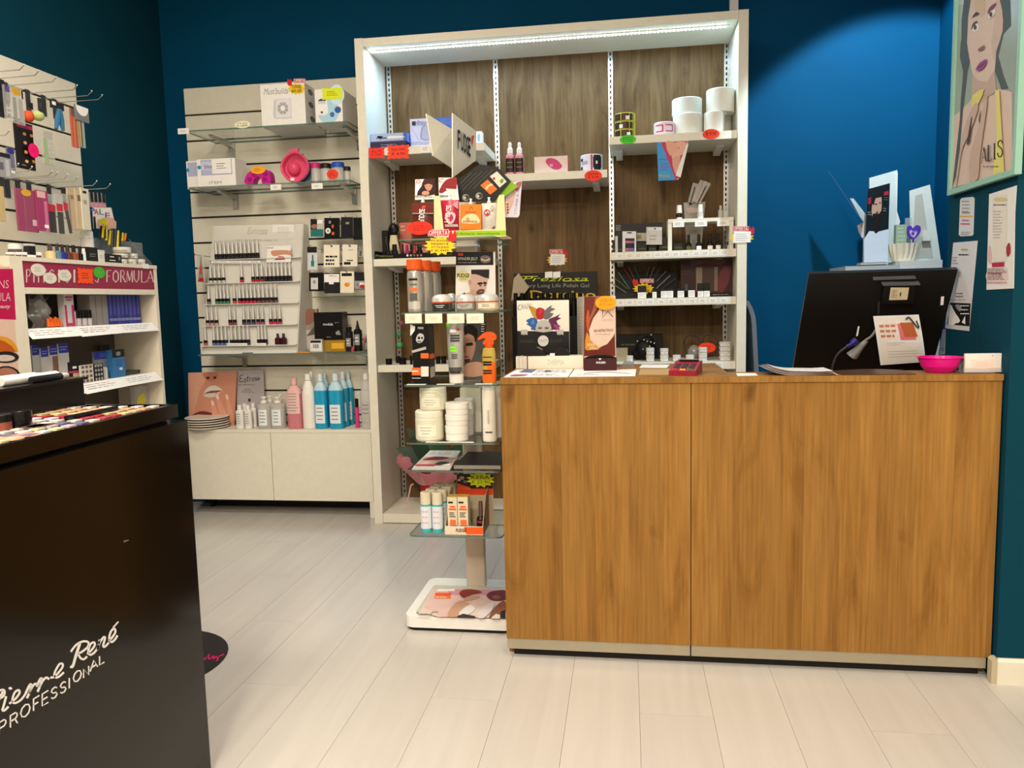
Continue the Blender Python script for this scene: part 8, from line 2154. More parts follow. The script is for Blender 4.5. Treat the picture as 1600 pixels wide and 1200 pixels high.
def serif(ch, x, y, w, h, rise=0.):
    """roman capital in crop pixels, thin and thick strokes"""
    tk, tn = w*.17, w*.08
    s_ = lambda p_, q_: A.xstroke([(x+a_*w, y-b_*h-rise*a_) for a_, b_ in p_], q_, SR, 0)
    k = A.k
    def st(p_, q_):
        s_(p_, q_); A.k = k
    if ch == 'H': st([(.15, 0), (.15, 1)], tk); st([(.85, 0), (.85, 1)], tk); st([(.15, .5), (.85, .5)], tn)
    if ch == 'Y': st([(.5, 0), (.5, .5)], tk); st([(.5, .5), (.1, 1)], tk); st([(.5, .5), (.9, 1)], tn)
    if ch == 'P': st([(.2, 0), (.2, 1)], tk); st([(.2, 1), (.6, 1), (.8, .78), (.6, .5), (.2, .5)], tn*1.3)
    if ch == 'S': st([(.85, .85), (.55, 1), (.2, .8), (.75, .35), (.55, 0), (.15, .15)], tk*.9)
    if ch == 'I': st([(.5, 0), (.5, 1)], tk*1.6)
    if ch == 'C': st([(.9, .8), (.55, 1), (.12, .6), (.25, .15), (.6, 0), (.9, .2)], tk)
    if ch == 'A': st([(.0, 0), (.5, 1)], tn); st([(.5, 1), (1, 0)], tk); st([(.22, .35), (.78, .35)], tn)
    if ch == 'N': st([(.1, 0), (.1, 1)], tn); st([(.1, 1), (.9, 0)], tk); st([(.9, 0), (.9, 1)], tn)
    if ch == 'F': st([(.2, 0), (.2, 1)], tk); st([(.2, 1), (.9, 1)], tn); st([(.2, .52), (.7, .52)], tn)
    if ch == 'O': st([(.5, 1), (.1, .75), (.1, .25), (.5, 0), (.9, .25), (.9, .75), (.5, 1)], tk)
    if ch == 'R': st([(.2, 0), (.2, 1)], tk); st([(.2, 1), (.6, 1), (.78, .78), (.6, .52), (.2, .52)], tn*1.3); st([(.45, .52), (.95, 0)], tk)
    if ch == 'M': st([(.05, 0), (.12, 1)], tn); st([(.12, 1), (.5, .1)], tk); st([(.5, .1), (.88, 1)], tn); st([(.88, 1), (.95, 0)], tk)
    if ch == 'U': st([(.12, 1), (.12, .3), (.5, 0), (.85, .3), (.85, 1)], tk*.9)
    if ch == 'L': st([(.2, 0), (.2, 1)], tk); st([(.2, 0), (.9, 0), (.9, .15)], tn)
for i, ch in enumerate('PHYSICIANS'):
    serif(ch, 215+i*65, 880, 56, 110)
for i, ch in enumerate('FORMULA'):
    serif(ch, 900+i*59, 878, 54, 100)
A.k += 1
Pt('header_sign', b, fx, 'raspberry header board with pale roman capitals')
b = B(); b.box(XF-.018, XF, yA+.0005, yB-.0225, 1.168, 1.1915, FC); Pt('header_rail', b, fx)
FS = [1.035, .800, .55]
for i, z in enumerate(FS):
    b = B(); b.box(-2.4295, XF-.03, yA+.0005, yB-.0225, z-.016, z, m('#c9bfb2', .5)); s_ = Pt('shelf', b, fx)
    b = B(); n = 3
    for k in range(n):
        y0, y1 = yA+.004+(yB-.03-yA)*k/n, yA+.002+(yB-.03-yA)*(k+1)/n
        b.slab([(XF-.028, y0, z+.002), (XF-.028, y1, z+.002), (XF+.012, y1, z-.036), (XF+.012, y0, z-.036-.004*(k % 2))], (.0008, 0, .0008), PAPER)
        A = Art(b, (XF+.0135, y0, z-.0352), (0, y1-y0, 0), (-.040, 0, .038), V((.69, 0, .72)))
        A.lines(.1, .25, .9, .85, 3, GINK, .2)
    Pt('price_rail', b, fx, 'white paper price rail')
b = B(); b.box(XF-.02, XF-.004, yA+.0005, yB-.0225, 0, .5, FC); Pt('lower_panel', b, fx)
# raspberry side panel with picture, left bay
b = B(); b.box(XF-.016, XF, 2.02, 2.552, .62, 1.265, m('#d9b7a4', .4))
A = fXp(b, 2.02, 2.552, XF, .62, 1.265, c3)
A.xpoly([(-400, -90), (92, -92), (115, 275), (-400, 255)], m('#b3164c', .4))
A.xtext('PHYSICIANS', -270, -10, 62, 48, SR, 0, -.012, 0); A.xtext('FORMULA', -170, 80, 75, 140, SR, 0, -.012); A.xtext('Super Beauty', -140, 165, 74, 200, SR, .25, .015)
A.xpoly([(-100, 400), (20, 395), (90, 430), (130, 500), (60, 505), (-100, 500)], m('#d9932a', .4), 2); A.xpoly([(-60, 420), (30, 430), (110, 505), (-60, 500)], m('#b3541c', .4), 2)
A.xell(40, 545, 95, 42, m('#241a18')); A.xell(30, 552, 75, 24, m('#cbb9b0')); A.xell(40, 690, 108, 82, m('#241a18')); A.xell(40, 692, 92, 72, m('#a9705a'))
S('side_sign', b, 'raspberry and tan picture panel with pale lettering left of the fixture', 'sign')
# stickers on the header
def hsticker(cx, cy, rx, ry, mt, lab, star=False):
    X = XF-.0010
    p = pX(*c2(cx, cy), X); ry_ = pX(*c2(cx+rx, cy), X).y-p.y; rz_ = p.z-pX(*c2(cx, cy+ry), X).z
    n = 26
    if star:
        pts = []
        for (ay, az, by, bz) in ((-1, -1, 1, -1), (1, -1, 1, 1), (1, 1, -1, 1), (-1, 1, -1, -1)):
            for i in range(7):
                f = 1 if i % 2 == 0 else .86
                pts.append((p.y+ry_*f*(ay+(by-ay)*i/7), p.z+rz_*f*(az+(bz-az)*i/7)))
    else:
        pts = [(p.y+ry_*math.cos(2*math.pi*i/n), p.z+rz_*math.sin(2*math.pi*i/n)) for i in range(n)]
    b = B(); b.prism(pts, 0, X, X+.001, mt); A = fXp(b, p.y-ry_, p.y+ry_, X+.001, p.z-rz_, p.z+rz_); A.lines(.25, .3, .75, .75, 3, INK if star else GINK, .25)
    S('price_tag', b, lab, 'price tag')
CW_ = m('#d9d2c4', .6)
hsticker(325, 772, 62, 52, CW_, 'largest cream disc tag at the top left of the raspberry header')
hsticker(426, 843, 56, 48, CW_, 'middle cream disc tag, lowest of three on the raspberry header')
hsticker(550, 820, 56, 50, CW_, 'right cream disc tag beside the orange burst on the header')
hsticker(728, 826, 66, 66, m('#f0511c', .6), 'orange jagged tag on the raspberry header', True)
hsticker(846, 796, 48, 48, m('#3fae26', .6), 'green disc tag in the middle of the raspberry header')
b = B(); p = pX(*c2(1243, 740), XF+.003); b.box(p.x, p.x+.001, p.y-.022, p.y+.022, p.z-.012, p.z+.010, PAPER); S('price_tag', b, 'small white label at the right end of the fixture top edge', 'price tag')
# ---- goods on the fixture top
ZT = 1.3054
def fitX(c, x0, x1, yt, X, z):
    a = pX(*c(x0, yt), X); d = pX(*c(x1, yt), X)
    zt = (a.z+d.z)/2
    return a.y, d.y, zt
def xves(name, label, cat, c, x0, x1, yt, X, z, spec, group=None):
    """upright container at depth X of the fixture"""
    y0, y1, zt = fitX(c, x0, x1, yt, X, z)
    r = min((y1-y0)/2*.92, .026); h = zt-z
    parts = []
    for pn, prof, mt, *o in spec:
        parts.append((pn, [(r*a_, h*b_) for a_, b_ in prof], mt, *([{k_: ([(r*l[0], h*l[1], h*l[2], *l[3:]) for l in v_] if k_ == 'lab' else v_) for k_, v_ in o[0].items()}] if o else [])))
    return vessel(name, label, cat, X-r, (y0+y1)/2, z, parts, group), zt
JAR = lambda body, lid, lab=None: [('cup', [(.94, 0), (.98, .05), (.98, .5)], body, {'lab': [(1.0, .08, .45, 1.6, lab)]} if lab else {}), ('lid', [(1, .505), (1, .95), (.92, 1)], lid)]
BOT = lambda body, cap: [('bottle', [(.95, 0), (1, .03), (1, .45), (.5, .55)], body, {'pw': .7}), ('cap', [(.5, .555), (.45, 1)], cap, {'n': 12})]
JB = m('#d9d4ca', .4)
for x0, x1, lab in ((90, 150, 'white jar at the left end of the fixture top'), (152, 205, 'second white jar from the left on the fixture top'), (200, 256, 'white jar left of the small black box on the fixture top'), (308, 388, 'white jar right of the small black box on the fixture top')):
    xves('cream_jar', lab, 'jar', c2, x0, x1, 622, -2.23, ZT, JAR(JB, WHITE, m('#5a4a44')), 'white cream jars on the fixture')
y0, y1, zt = fitX(c2, 246, 300, 568, -2.222, ZT)
b = B(); b.box(-2.245, -2.222, y0, y1, ZT, ZT+(zt-ZT)*.22, PAPER); b.box(-2.245, -2.222, y0, y1, ZT+(zt-ZT)*.22, zt, DK); S('small_box', b, 'small black box with a white foot among the white jars', 'box')
_, _, zt = fitX(c2, 90, 150, 622, -2.23, ZT)
for x0, x1, lab in ((132, 226, 'white jar stacked at the left on the fixture top'), (234, 338, 'white jar stacked behind the small black box')):
    y0, y1, _ = fitX(c2, x0, x1, 550, -2.25, zt)
    xves('cream_jar', lab, 'jar', c2, x0, x1, 550, -2.275, zt+.0005, JAR(JB, WHITE, m('#5a4a44')), 'white cream jars on the fixture')
for i, (x0, x1, yt, bc, cc, lab) in enumerate(((426, 484, 552, '#d8c08a', '#4a3a38', 'cream coloured'), (486, 530, 548, '#5a7a94', '#3a3038', 'grey blue'), (531, 574, 556, '#2b2f8a', '#2a2430', 'royal blue'), (576, 622, 560, '#5a3a34', '#3a3030', 'brown'), (628, 676, 562, '#8a4a38', '#1a1818', 'rust brown'), (680, 718, 570, '#1c1a1a', '#1a1818', 'black'))):
    xves('nail_polish_bottle', lab+' nail polish bottle in the row on the fixture top', 'nail polish', c2, x0, x1, yt, -2.225, ZT, BOT(m(bc, .2), m(cc, .35)), 'nail polishes on the fixture top')
def xbox(name, label, cat, c, x0, x1, yt, X, z, d, mt, art=None, group=None, side=None):
    y0, y1, zt = fitX(c, x0, x1, yt, X, z)
    b = B(); b.box(X-d, X, y0, y1, z, zt, side or mt, mt)
    if art:
        art(fXp(b, y0, y1, X, z, zt, c))
    return S(name, b, label, cat, group)
xbox('small_box', 'black box with faint print right of the black polish on the fixture top', 'box', c2, 740, 832, 580, -2.222, ZT, .03, DK, lambda A: A.lines(.2, .3, .8, .6, 2, GREY, .3))
xves('white_tube', 'slim white tube between the black polish and the black box', 'tube', c2, 712, 738, 590, -2.22, ZT, [('tube', [(.9, 0), (1, .02), (1, .7), (.8, .75)], m('#d5d5d5', .4)), ('cap', [(.8, .755), (.7, 1)], WHITE)])
_, _, zq = fitX(c2, 740, 832, 606, -2.26, ZT)
xves('white_bottle', 'tall white bottle rising above the black box on the fixture top', 'bottle', c2, 734, 830, 440, -2.256, ZT, [('bottle', [(.95, 0), (1, .03), (1, .72), (.95, .76)], m('#dcd8d2', .35)), ('cap', [(.97, .765), (.95, .97), (.85, 1)], WHITE)])
xbox('white_box', 'small white box left of the wide black one on the fixture top', 'box', c2, 835, 890, 604, -2.22, ZT, .03, m('#d5d2cd', .5), lambda A: A.lines(.2, .3, .8, .6, 2, GINK, .3))
xbox('wide_box', 'wide black box with white lines on the fixture top', 'box', c2, 893, 1032, 640, -2.218, ZT, .03, DK, lambda A: (A.rect(.3, .65, .55, .75, PAPER), A.rect(.25, .25, .62, .33, PAPER), A.ell(.86, .55, .05, .25, GREY)))
zz = ZT
for i, (yt, cols) in enumerate(((682, ((1034, 1110), (1112, 1190), (1192, 1262))), (634, ((1040, 1120), (1124, 1200))), (580, ((1056, 1148),)))):
    for j, (x0, x1) in enumerate(cols):
        y0, y1, zt_ = fitX(c2, x0, x1, yt, -2.215, zz)
        r = (y1-y0)/2*.95
        vessel('pale_pot', ('bottom', 'middle', 'top')[i]+' layer flat pale pot in the clear stand, '+('left', 'centre', 'right')[j if len(cols) > 1 else 1], 'pot', -2.215-r, (y0+y1)/2, zz, [('cup', [(r*.95, 0), (r, .003), (r, (zt_-zz)*.55)], m('#cfcabd', .4), {'lab': [(r*1.01, (zt_-zz)*.1, (zt_-zz)*.5, 1.2, m('#9d9a90'))]}), ('lid', [(r*1.02, (zt_-zz)*.56), (r*1.02, zt_-zz)], m('#d5d0c4', .4))], 'pale pots in the clear stand')
    zz = zt_+.0005
# clear stand of pencils and SALE card
ya, yb = fitX(c2, 760, 1275, 710, -2.30, ZT)[:2]
zc_ = pX(*c2(1000, 632), -2.30).z
cs = T('pencil_stand', 'clear plastic stand of black and yellow pencils on the fixture top', 'stand', (-2.33, (ya+yb)/2, ZT))
b = B(); b.box(-2.335, -2.332, ya, yb, ZT, pX(*c2(1000, 520), -2.33).z, CLEAR); Pt('back_sheet', b, cs)
b = B(); b.slab([(-2.28, yb, ZT), (-2.335, yb, ZT), (-2.335, yb-.10, ZT+.13), (-2.28, yb-.02, ZT+.02)], (0, .003, 0), CLEAR); Pt('side_sheet', b, cs)
for i, (xa, y0_, xb, y1_, cc, lab) in enumerate(((812, 440, 803, 320, '#151416', 0), (850, 510, 862, 400, '#141316', 0), (872, 500, 885, 350, '#c9b81e', 0), (895, 505, 905, 400, '#4a2030', 0), (905, 520, 912, 350, '#c9b81e', 0), (930, 560, 942, 440, '#b9a81c', 0), (955, 580, 960, 430, '#1a181a', 0), (975, 590, 985, 430, '#1a181a', 0), (1000, 595, 1008, 440, '#c9b81e', 0), (1020, 560, 1030, 470, '#1a181a', 0), (1040, 530, 1048, 460, '#b8a91e', 0), (1062, 520, 1072, 465, '#d8702a', 0))):
    a, d = pX(*c2(xa, y0_), -2.30+.003*(i % 3)), pX(*c2(xb, y1_), -2.31)
    b = B(); b.tube([V((-2.30+.003*(i % 3), a.y, a.z)), d], .0055, m(cc, .4), 7, (1, .8)); Pt('pencil', b, cs)
def a_(A):
    for ch, x, y, cc in (('S', 770, 270, '#4a5ab8'), ('A', 800, 300, '#d0442a'), ('L', 845, 300, '#2a9a9c'), ('E', 895, 330, '#9a3a9c')):
        A.xtext(ch, x, y-48, x+42, y, m(cc), 0, .02, -6); A.k -= 1
    A.k += 1
    A.xpoly([(830, 345), (960, 330), (990, 410), (850, 430)], m('#d9a99a'), 2)
q = [pX(*c2(*p), -2.345) for p in ((800, 420), (990, 420), (948, 242), (788, 240))]
b = B(); b.slab(q, (-.0015, 0, 0), m('#e3ddd6', .6)); a_(Art(b, q[0], q[1]-q[0], q[3]-q[0], (1, 0, 0), c2)); S('sale_card', b, 'white SALE card with coloured letters behind the pencils', 'card')
q = [pX(*c2(*p), -2.335) for p in ((845, 375), (928, 395), (912, 338), (850, 335))]
for nm, lab, cc, pts in (('burst_tag', 'yellow tag on the black pencils below the SALE card', '#d3c820', [(845, 372), (880, 385), (925, 395), (915, 350), (880, 330), (852, 345)]),):
    q = [pX(*c2(*p), -2.288) for p in pts]
    b = B(); b.slab(q, (.0012, 0, 0), m(cc, .6)); S('price_tag', b, lab, 'price tag')
# ---- goods on the fixture shelves
Zf = FS[0]+.0004
xbox('nail_kit_box', 'pink and white upright box on the upper fixture shelf', 'box', c3, 458, 525, 82, -2.25, Zf, .03, m('#d5d0d0', .45), lambda A: (A.rect(0, 0, .22, .65, m('#c23a6a')), A.rect(.72, 0, 1, .65, m('#c23a6a')), A.rect(.1, .85, .9, .9, m('#c23a4a')), A.rect(.2, .78, .8, .81, m('#c23a4a')), A.rect(0, 0, 1, .12, m('#c23a6a'))))
p = pX(*c3(285, 240), -2.30)
b = B(); b.grid(lambda u, v: (p.x+.03*math.sin(math.pi*u)*math.sin(math.pi*v)+.008*math.sin(17*u+9*v), p.y-.05+.10*u+.008*math.sin(13*v), Zf+.13*v*(1-.12*math.sin(9*u))), 12, 12, CLEARP, .004, (-1, 0, 0)); S('clear_bag', b, 'crumpled clear bag at the left of the upper fixture shelf', 'bag')
b = B()
for i in range(4):
    q = pX(*c3(358+18*i, 300), -2.25)
    b.tube([V((-2.25, q.y-.008, Zf+.005)), V((-2.255, q.y, Zf+.035+.006*(i % 2))), V((-2.25, q.y+.012, Zf+.03)), V((-2.245, q.y+.016, Zf+.006))], .006, m('#e8641c', .5), 7)
S('orange_clips', b, 'bunch of small bright orange clips on the upper fixture shelf', 'clip')
xves('white_pot', 'tiny white pot beside the pink and white box', 'pot', c3, 530, 552, 214, -2.25, Zf, [('pot', [(.9, 0), (1, .05), (1, .6)], m('#d5d2cc', .4)), ('lid', [(1.02, .605), (1, 1)], WHITE)])
for i, (x0, x1) in enumerate(((556, 598), (600, 636), (638, 672))):
    xves('gel_pot', 'clear pot with a black lid on the upper fixture shelf, '+ORD[i], 'pot', c3, x0, x1, 203, -2.25, Zf, JAR(CLEARLIQ, BLACK, m('#c9bfc0')), 'black lidded pots on the fixture')
for i, (x0, x1) in enumerate(((642, 684), (686, 728), (730, 774))):
    xbox('slim_carton', 'pale slim carton in the trio beside the blue boxes, '+ORD[i], 'box', c3, x0, x1-3, 84, -2.275, Zf, .06, m('#a59c98', .5), lambda A: A.rect(0, .94, 1, 1, m('#2a2430')), 'pale slim cartons')
for i in range(8):
    x0 = 776+i*28.5
    xbox('blue_box', 'blue slim box on the upper fixture shelf, '+ORD[i], 'box', c3, x0, x0+27, 80+2*(i % 2), -2.27, Zf, .06, m(('#3a3f9a', '#30368c', '#4248a2')[i % 3], .4), lambda A: (A.rect(.3, .3, .7, .95, m('#5a60b0')), A.rect(0, .12, 1, .2, m('#8a90c0'))), 'blue slim boxes')
Zf = FS[1]+.0004
for i, (x0, x1, yt, yl_) in enumerate(((225, 278, 460, 525), (290, 352, 478, 530), (352, 420, 462, 520), (418, 490, 447, 512))):
    def a_(A, k=i):
        A.rect(.02, .78, 1, 1, m('#2b3492')); A.lines(.15, .83, .9, .95, 2, m('#8a90c8'), .4)
        if k == 2:
            A.rect(.25, 0, .95, .75, m('#7a5a4a'))
    xbox('brush_blister', ('first', 'second', 'third, brown filled,', 'fourth')[i]+' blue headed blister leaning on the middle fixture shelf', 'packet', c3, x0, x1, yt, -2.26+.006*i, Zf, .006, m('#b9b4ae', .35), a_)
xbox('carded_packet', 'black card with a pink band on the middle fixture shelf', 'packet', c3, 488, 574, 578, -2.24, Zf, .01, DK, lambda A: (A.rect(0, .52, 1, .6, m('#c23a66')), A.rect(.35, .02, .9, .5, m('#c9a880')), A.rect(.35, .7, .7, .8, PAPER), A.rect(0, 0, .3, .08, m('#c23a66'))))
def dots(c_, nx, ny, cc):
    def f(A):
        for i in range(nx):
            for j in range(ny):
                A.ell(.2+.6*i/(nx-1), .12+.76*j/(ny-1), .11, .085, m(cc)); A.k -= 1
        A.k += 1
    return f
xbox('shade_card', 'white card with twelve dark round samples on the middle fixture shelf', 'card', c3, 576, 670, 600, -2.225, Zf, .006, m('#c9c2b8', .5), lambda A: (dots(c3, 3, 4, '#6a5a50')(A)))
xbox('shade_card', 'black card with twelve white round samples on the middle fixture shelf', 'card', c3, 674, 742, 592, -2.24, Zf, .006, DK, lambda A: (dots(c3, 3, 4, '#a9a6a4')(A), A.rect(.2, .9, .8, .98, GREY)))
xves('white_tube', 'white tube under the blue headed card on the middle fixture shelf', 'tube', c3, 750, 788, 618, -2.255, Zf, [('tube', [(.85, 0), (1, .02), (1, .9)], m('#d0cec8', .4)), ('cap', [(.9, .905), (.85, 1)], WHITE)])
xbox('carded_packet', 'large blue headed clear packet behind the round sample cards', 'packet', c3, 676, 802, 502, -2.29, Zf, .01, CLEARP, lambda A: (A.rect(0, .72, 1, 1, m('#2c3a9c')), A.lines(.3, .78, .95, .95, 3, m('#8a90c8'), .3)))
xbox('blue_box', 'sky blue box under a black top on the middle fixture shelf', 'box', c3, 806, 894, 490, -2.26, Zf, .03, m('#3a7ab0', .4), lambda A: (A.rect(0, .72, 1, 1, DK), A.ell(.5, .85, .2, .08, GREY), A.lines(.2, .4, .8, .65, 3, m('#2a5a8a'), .3), A.rect(.5, .25, .75, .34, PAPER)))
xbox('grey_box', 'low dark grey box at the right of the middle fixture shelf', 'box', c3, 898, 1010, 642, -2.28, Zf, .06, m('#4a4640', .5), lambda A: A.rect(.9, .4, 1, 1, DK))
o = wpack('black_card', 'small black card tilted behind the blue headed packet', c3, 716, 788, 456, 502, -2.40, DK, None, .004)
Zf = FS[2]+.0004
xbox('yellow_packet', 'clear packet with a yellow filling at the right of the lowest fixture shelf', 'packet', c3, 965, 1058, 755, -2.26, Zf, .02, CLEARP, lambda A: (A.poly([(.1, .5), (.3, .75), (.8, .8), (.7, .45), (.3, .4)], m('#c9b52a'), 2), A.poly([(.2, .1), (.7, .1), (.8, .4), (.3, .45)], m('#d3cfae'), 2)))

# ---------------------------------------------------------------- black display with testers
XD = -.985
disp = T('tester_display', 'glossy black tester display with white script and capital lettering', 'display', (-1.28, 1.0, 0))
b = B(); b.box(-1.60, XD, .25, 1.622, .0, .8505, BLACKG)
A = fXp(b, .25, 1.622, XD, 0, .8505, c21)
def sk(pts, w=15, sm=5):
    A.xstroke(pts, w, PAPER, sm); A.k -= 1
# script lettering
sk([(-30, 700), (-5, 640), (20, 590)], 16); sk([(-40, 610), (10, 580), (30, 590), (22, 622), (-15, 645)], 13)
sk([(40, 622), (22, 690), (15, 712), (28, 716), (55, 690)], 15); sk([(58, 575), (68, 568), (74, 578)], 16, 2)
sk([(60, 672), (100, 640), (128, 600), (120, 582), (95, 600), (80, 650), (95, 668), (135, 648), (165, 610)], 14)
sk([(165, 610), (192, 552), (205, 548), (192, 600), (176, 636)], 15); sk([(188, 605), (215, 555), (236, 540), (250, 552)], 15)
sk([(240, 560), (262, 512), (275, 508), (262, 556), (246, 594)], 15); sk([(258, 562), (285, 515), (306, 500), (322, 512)], 15)
sk([(330, 500), (360, 492), (405, 440), (412, 412), (390, 412), (362, 460), (358, 492), (380, 498), (420, 465)], 14)
sk([(525, 275), (500, 350), (478, 425), (462, 425)], 18, 4); sk([(465, 330), (500, 285), (545, 262), (580, 268), (575, 300), (530, 335), (505, 340)], 14); sk([(510, 340), (530, 372), (552, 378), (572, 360)], 14)
sk([(572, 345), (600, 320), (622, 288), (618, 268), (595, 280), (580, 325), (592, 350), (620, 335), (642, 305)], 14)
sk([(642, 305), (655, 250), (640, 318), (655, 270), (680, 235), (690, 240), (678, 290), (690, 296), (715, 270)], 14)
sk([(715, 262), (740, 232), (758, 200), (752, 178), (730, 195), (718, 240), (732, 266), (755, 250), (772, 222)], 14); sk([(742, 172), (762, 150), (778, 132)], 10, 2)
def cap(ch, x, y, w, h, r):
    """plain capital, baseline left x,y rising r over its width"""
    k = A.k
    st = lambda p_: (A.xstroke([(x+a_*w, y-b_*h-r*a_) for a_, b_ in p_], 10, PAPER, 0), setattr(A, 'k', k))
    for p_ in {'P': ([(.1, 0), (.1, 1), (.7, 1), (.9, .85), (.9, .65), (.7, .48), (.1, .48)],), 'R': ([(.1, 0), (.1, 1), (.7, 1), (.9, .85), (.9, .65), (.7, .5), (.1, .5)], [(.65, .5), (.95, 0)]), 'O': ([(.5, 1), (.15, .85), (0, .5), (.15, .15), (.5, 0), (.85, .15), (1, .5), (.85, .85), (.5, 1)],), 'F': ([(.1, 0), (.1, 1), (.9, 1)], [(.1, .5), (.75, .5)]), 'E': ([(.9, 0), (.1, 0), (.1, 1), (.9, 1)], [(.1, .5), (.8, .5)]), 'S': ([(.9, .8), (.6, 1), (.25, .95), (.1, .75), (.3, .55), (.75, .42), (.9, .2), (.65, 0), (.3, .02), (.08, .2)],), 'I': ([(.5, 0), (.5, 1)],), 'N': ([(.1, 0), (.1, 1), (.9, 0), (.9, 1)],), 'A': ([(0, 0), (.5, 1), (1, 0)], [(.2, .35), (.8, .35)]), 'L': ([(.1, 1), (.1, 0), (.85, 0)],)}[ch]:
        st(p_)
wd_ = [62, 62, 70, 55, 55, 60, 58, 20, 72, 62, 62, 50]
x = -12.; y = 878.
tot = [(-12, 878), (62, 832), (135, 775), (215, 722), (272, 690), (332, 648), (392, 612), (448, 575), (482, 540), (545, 505), (592, 460), (650, 420)]
for ch, (x, y), w_ in zip('PROFESSIONAL', tot, (55, 55, 62, 48, 50, 48, 46, 14, 52, 42, 50, 42)):
    cap(ch, x, y, w_, 78 if x < 300 else 68 if x < 500 else 58, w_*.62)
A.k += 1
A.xpoly([(808, -400), (842, -408), (848, -402), (815, -388)], m('#6a6660'))
Pt('body', b, disp)
b = B(); b.box(-1.585, XD-.035, .27, 1.60, .851, .8575, DK); Pt('shadow_gap', b, disp)
XTR = -1.0
b = B(); b.box(-1.595, XTR, .26, 1.612, .858, .880, BLACKG)
b.box(XTR-.012, XTR, .26, 1.612, .8801, .8875, BLACKG); b.box(-1.583, XTR-.0125, 1.600, 1.612, .8801, .8875, BLACKG); b.box(-1.595, -1.583, .26, 1.612, .8801, .8875, BLACKG)
Pt('tray', b, disp)
ZTY = .8804
# tester strips in rows
PAL = [['#dcd6d2', '#d9d4cc', '#e0dcd6', '#cfc9c2'], ['#a83440', '#d9cfc4', '#b0424a'], ['#3f7a38', '#d0c08a', '#4a8542'], ['#d9a07a', '#c98a5a', '#d8b48a'], ['#8a6a5a', '#d9cfc2', '#6a5248', '#a98a78']]
for rI in range(6):
    x0 = -1.035-.036*rI
    y = 1.13+.03*rI; k = 0
    b = B(); b.box(x0-.015, x0+.015, y, 1.595, ZTY, ZTY+.004, BLACK)
    st_ = T('tester_strip', 'flat strip of colour samples on the black tray, '+('nearest the aisle', 'second from the aisle', 'third from the aisle', 'fourth from the aisle', 'fifth from the aisle', 'farthest from the aisle')[rI], 'tester', (x0, (y+1.595)/2, ZTY), 'tester strips on the black tray')
    Pt('strip_base', b, st_)
    while y < 1.585:
        g = PAL[0 if y < 1.385 else 1 if y < 1.43 else 2 if y < 1.475 else 3 if y < 1.535 else 4]
        cc = g[(k+rI) % len(g)]
        if rI < 2 and y < 1.33:
            cc = ('#d9d4a0', '#c9b0b8', '#6a6a8a', '#d9dcd6')[(k+rI) % 4]
        b = B(); L_ = min(.030, 1.592-y)
        if L_ > .008:
            b.prism(b.rrect(x0-.0095, x0+.0095, y+.002, y+L_-.004, .003, 2), 2, ZTY+.0042, ZTY+.0075, m(cc, .4)); Pt('sample', b, st_)
        y += .033; k += 1
for i, (x, y, cc, lab) in enumerate(((-5, 434, '#e0a062', 'apricot'), (178, 396, '#e39a5c', 'tan apricot'), (292, 366, '#dd8a70', 'salmon pink'))):
    p = pZ(*c22(x, y), ZTY+.006)
    p.x = max(min(p.x, -1.05), -1.15)
    b = B(); b.lathe([(.024, 0), (.026, .002), (.026, .0055), (.023, .0062)], m(cc, .6), (-1.046, p.y, ZTY), n=24, mats=[BLACK, BLACK, m(cc, .6)]); b.lathe([(.0225, .0058), (.0225, .0068)], m(cc, .7), (-1.046, p.y, ZTY), n=24)
    S('powder_disc', b, lab+' round pressed powder at the near edge of the black tray', 'make-up', loc=(-1.046, p.y, ZTY))
p = pZ(*c22(140, 432), ZTY)
b = B(); b.box(-1.032, -1.016, p.y-.03, p.y+.02, ZTY, ZTY+.002, PAPER); S('price_tag', b, 'white slip between the powder discs on the black tray', 'price tag')
def dpot(lab, x0, x1, yt, X, bm, cm, split):
    a, d = pX(*c22(x0, (yt+380)/2), X), pX(*c22(x1, (yt+380)/2), X)
    r = (d.y-a.y)/2; h = pX(*c22((x0+x1)/2, yt), X).z-ZTY
    return vessel('make_up_pot', lab, 'make-up', X-r*.2, (a.y+d.y)/2, ZTY, [('pot', [(r*.95, 0), (r, h*.03), (r, h*split)], bm), ('lid', [(r*1.03, h*split+.0005), (r*1.03, h*.96), (r*.95, h)], cm)])
dpot('shiny black make-up pot at the near end of the black tray', 68, 214, 188, -1.13, m('#131214', .15), m('#151416', .15), .5)
dpot('terracotta make-up pot with a black lid at the left picture edge', -60, 72, 218, -1.13, m('#8a4a3c', .35), BLACK, .62)
for i, (x, y, lab) in enumerate(((250, 335, 'taupe'), (330, 330, 'dark wine'), (410, 338, 'mauve brown'))):
    p = pZ(*c22(x, y), ZTY)
    b = B(); b.box(-1.10-.004*i, -1.07-.004*i, p.y-.018, p.y+.018, ZTY, ZTY+.009, m(('#6d625c', '#4a1f2c', '#6a4f4c')[i], .35)); S('eyeshadow_pan', b, lab+' eyeshadow pan behind the salmon pressed powder', 'make-up')
b = B(); a, d = pX(*c22(430, 300), -1.10), pX(*c22(560, 318), -1.10); b.tube([(-1.085, a.y, ZTY+.012), (-1.075, a.y+.14, ZTY+.012)], .005, BLACK, 8); S('make_up_pencil', b, 'black pencil lying across the tester strips', 'pencil')
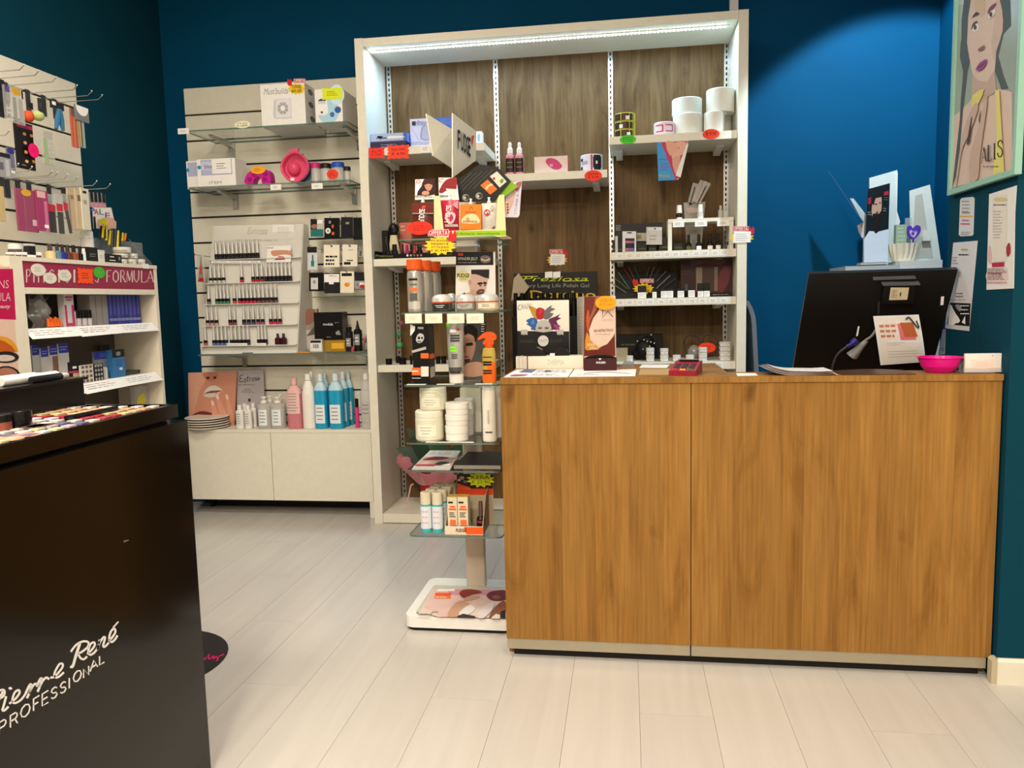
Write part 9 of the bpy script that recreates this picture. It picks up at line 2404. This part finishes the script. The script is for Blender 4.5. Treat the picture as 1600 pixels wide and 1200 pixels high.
# raised black box with tubes
yE = pX(*c22(625, 100), -1.22).y
b = B(); b.box(-1.42, -1.225, .40, yE, ZTY, .945, m('#121113', .25)); rb = Pt('raised_box', b, disp)
b = B(); b.box(-1.43, -1.215, .395, yE+.004, .9453, .951, m('#1a191b', .3)); Pt('box_lid', b, rb)
zr = .9514
def ltube(y0, y1, x, r, mt, capm, lab, cl):
    t = T('lying_tube', lab, 'tube', (x, (y0+y1)/2, zr))
    b = B(); b.tube([(x, y0, zr+r), (x, y0+.004, zr+r), (x, y1-cl, zr+r)], r, mt, 14, (.9, 1, 1)); Pt('tube', b, t)
    b = B(); b.tube([(x, y1-cl+.0006, zr+r), (x, y1-.003, zr+r), (x, y1, zr+r)], r*.93, capm, 14, (1, 1, .85)); Pt('cap', b, t)
yw0, yw1 = pX(*c22(20, 80), -1.25).y, pX(*c22(425, 25), -1.25).y
ltube(yw0, yw1, -1.252, .0095, m('#d9d6d2', .35), WHITE, 'white tube with a black ring lying at the front of the raised black box', .055)
b = B(); 
ltube(yw0+.03, yw1-.03, -1.280, .0095, m('#dcd9d5', .35), WHITE, 'white tube lying behind the front white one on the raised box', .06)
ltube(pX(*c22(250, 85), -1.222).y-.0, pX(*c22(552, 30), -1.222).y-.02, -1.2275, .0075, m('#1a191b', .25), m('#b9b7b4', .3), 'black tube with a pale end lying at the aisle edge of the raised box', .02)
# floor sticker beside the display
p = pZ(355, 1028, .001)
b = B(); fc = V((-1.49, 2.155, 0)); fr = .232
b.lathe([(fr, .0004), (fr, .0016), (.0001, .0016)], m('#221d20', .5), fc, n=40)
A = fZ(b, fc.x-fr, fc.x+fr, fc.y-fr, fc.y+fr, .0016, c21)
for st in ([(1335, 372), (1350, 378), (1365, 362)], [(1350, 372), (1368, 360), (1378, 345), (1372, 378), (1388, 372)], [(1385, 376), (1398, 362), (1410, 360), (1400, 378), (1412, 370)], [(1412, 372), (1425, 360), (1428, 374), (1442, 358)], [(1442, 358), (1432, 385), (1420, 388)], [(1440, 360), (1475, 346)]):
    A.xstroke([(x_, y_) for x_, y_ in st], 7, m('#d01a64', .6), 3); A.k -= 1
S('floor_sticker', b, 'round black floor sticker with pink script half hidden by the black display', 'floor sticker', loc=fc)
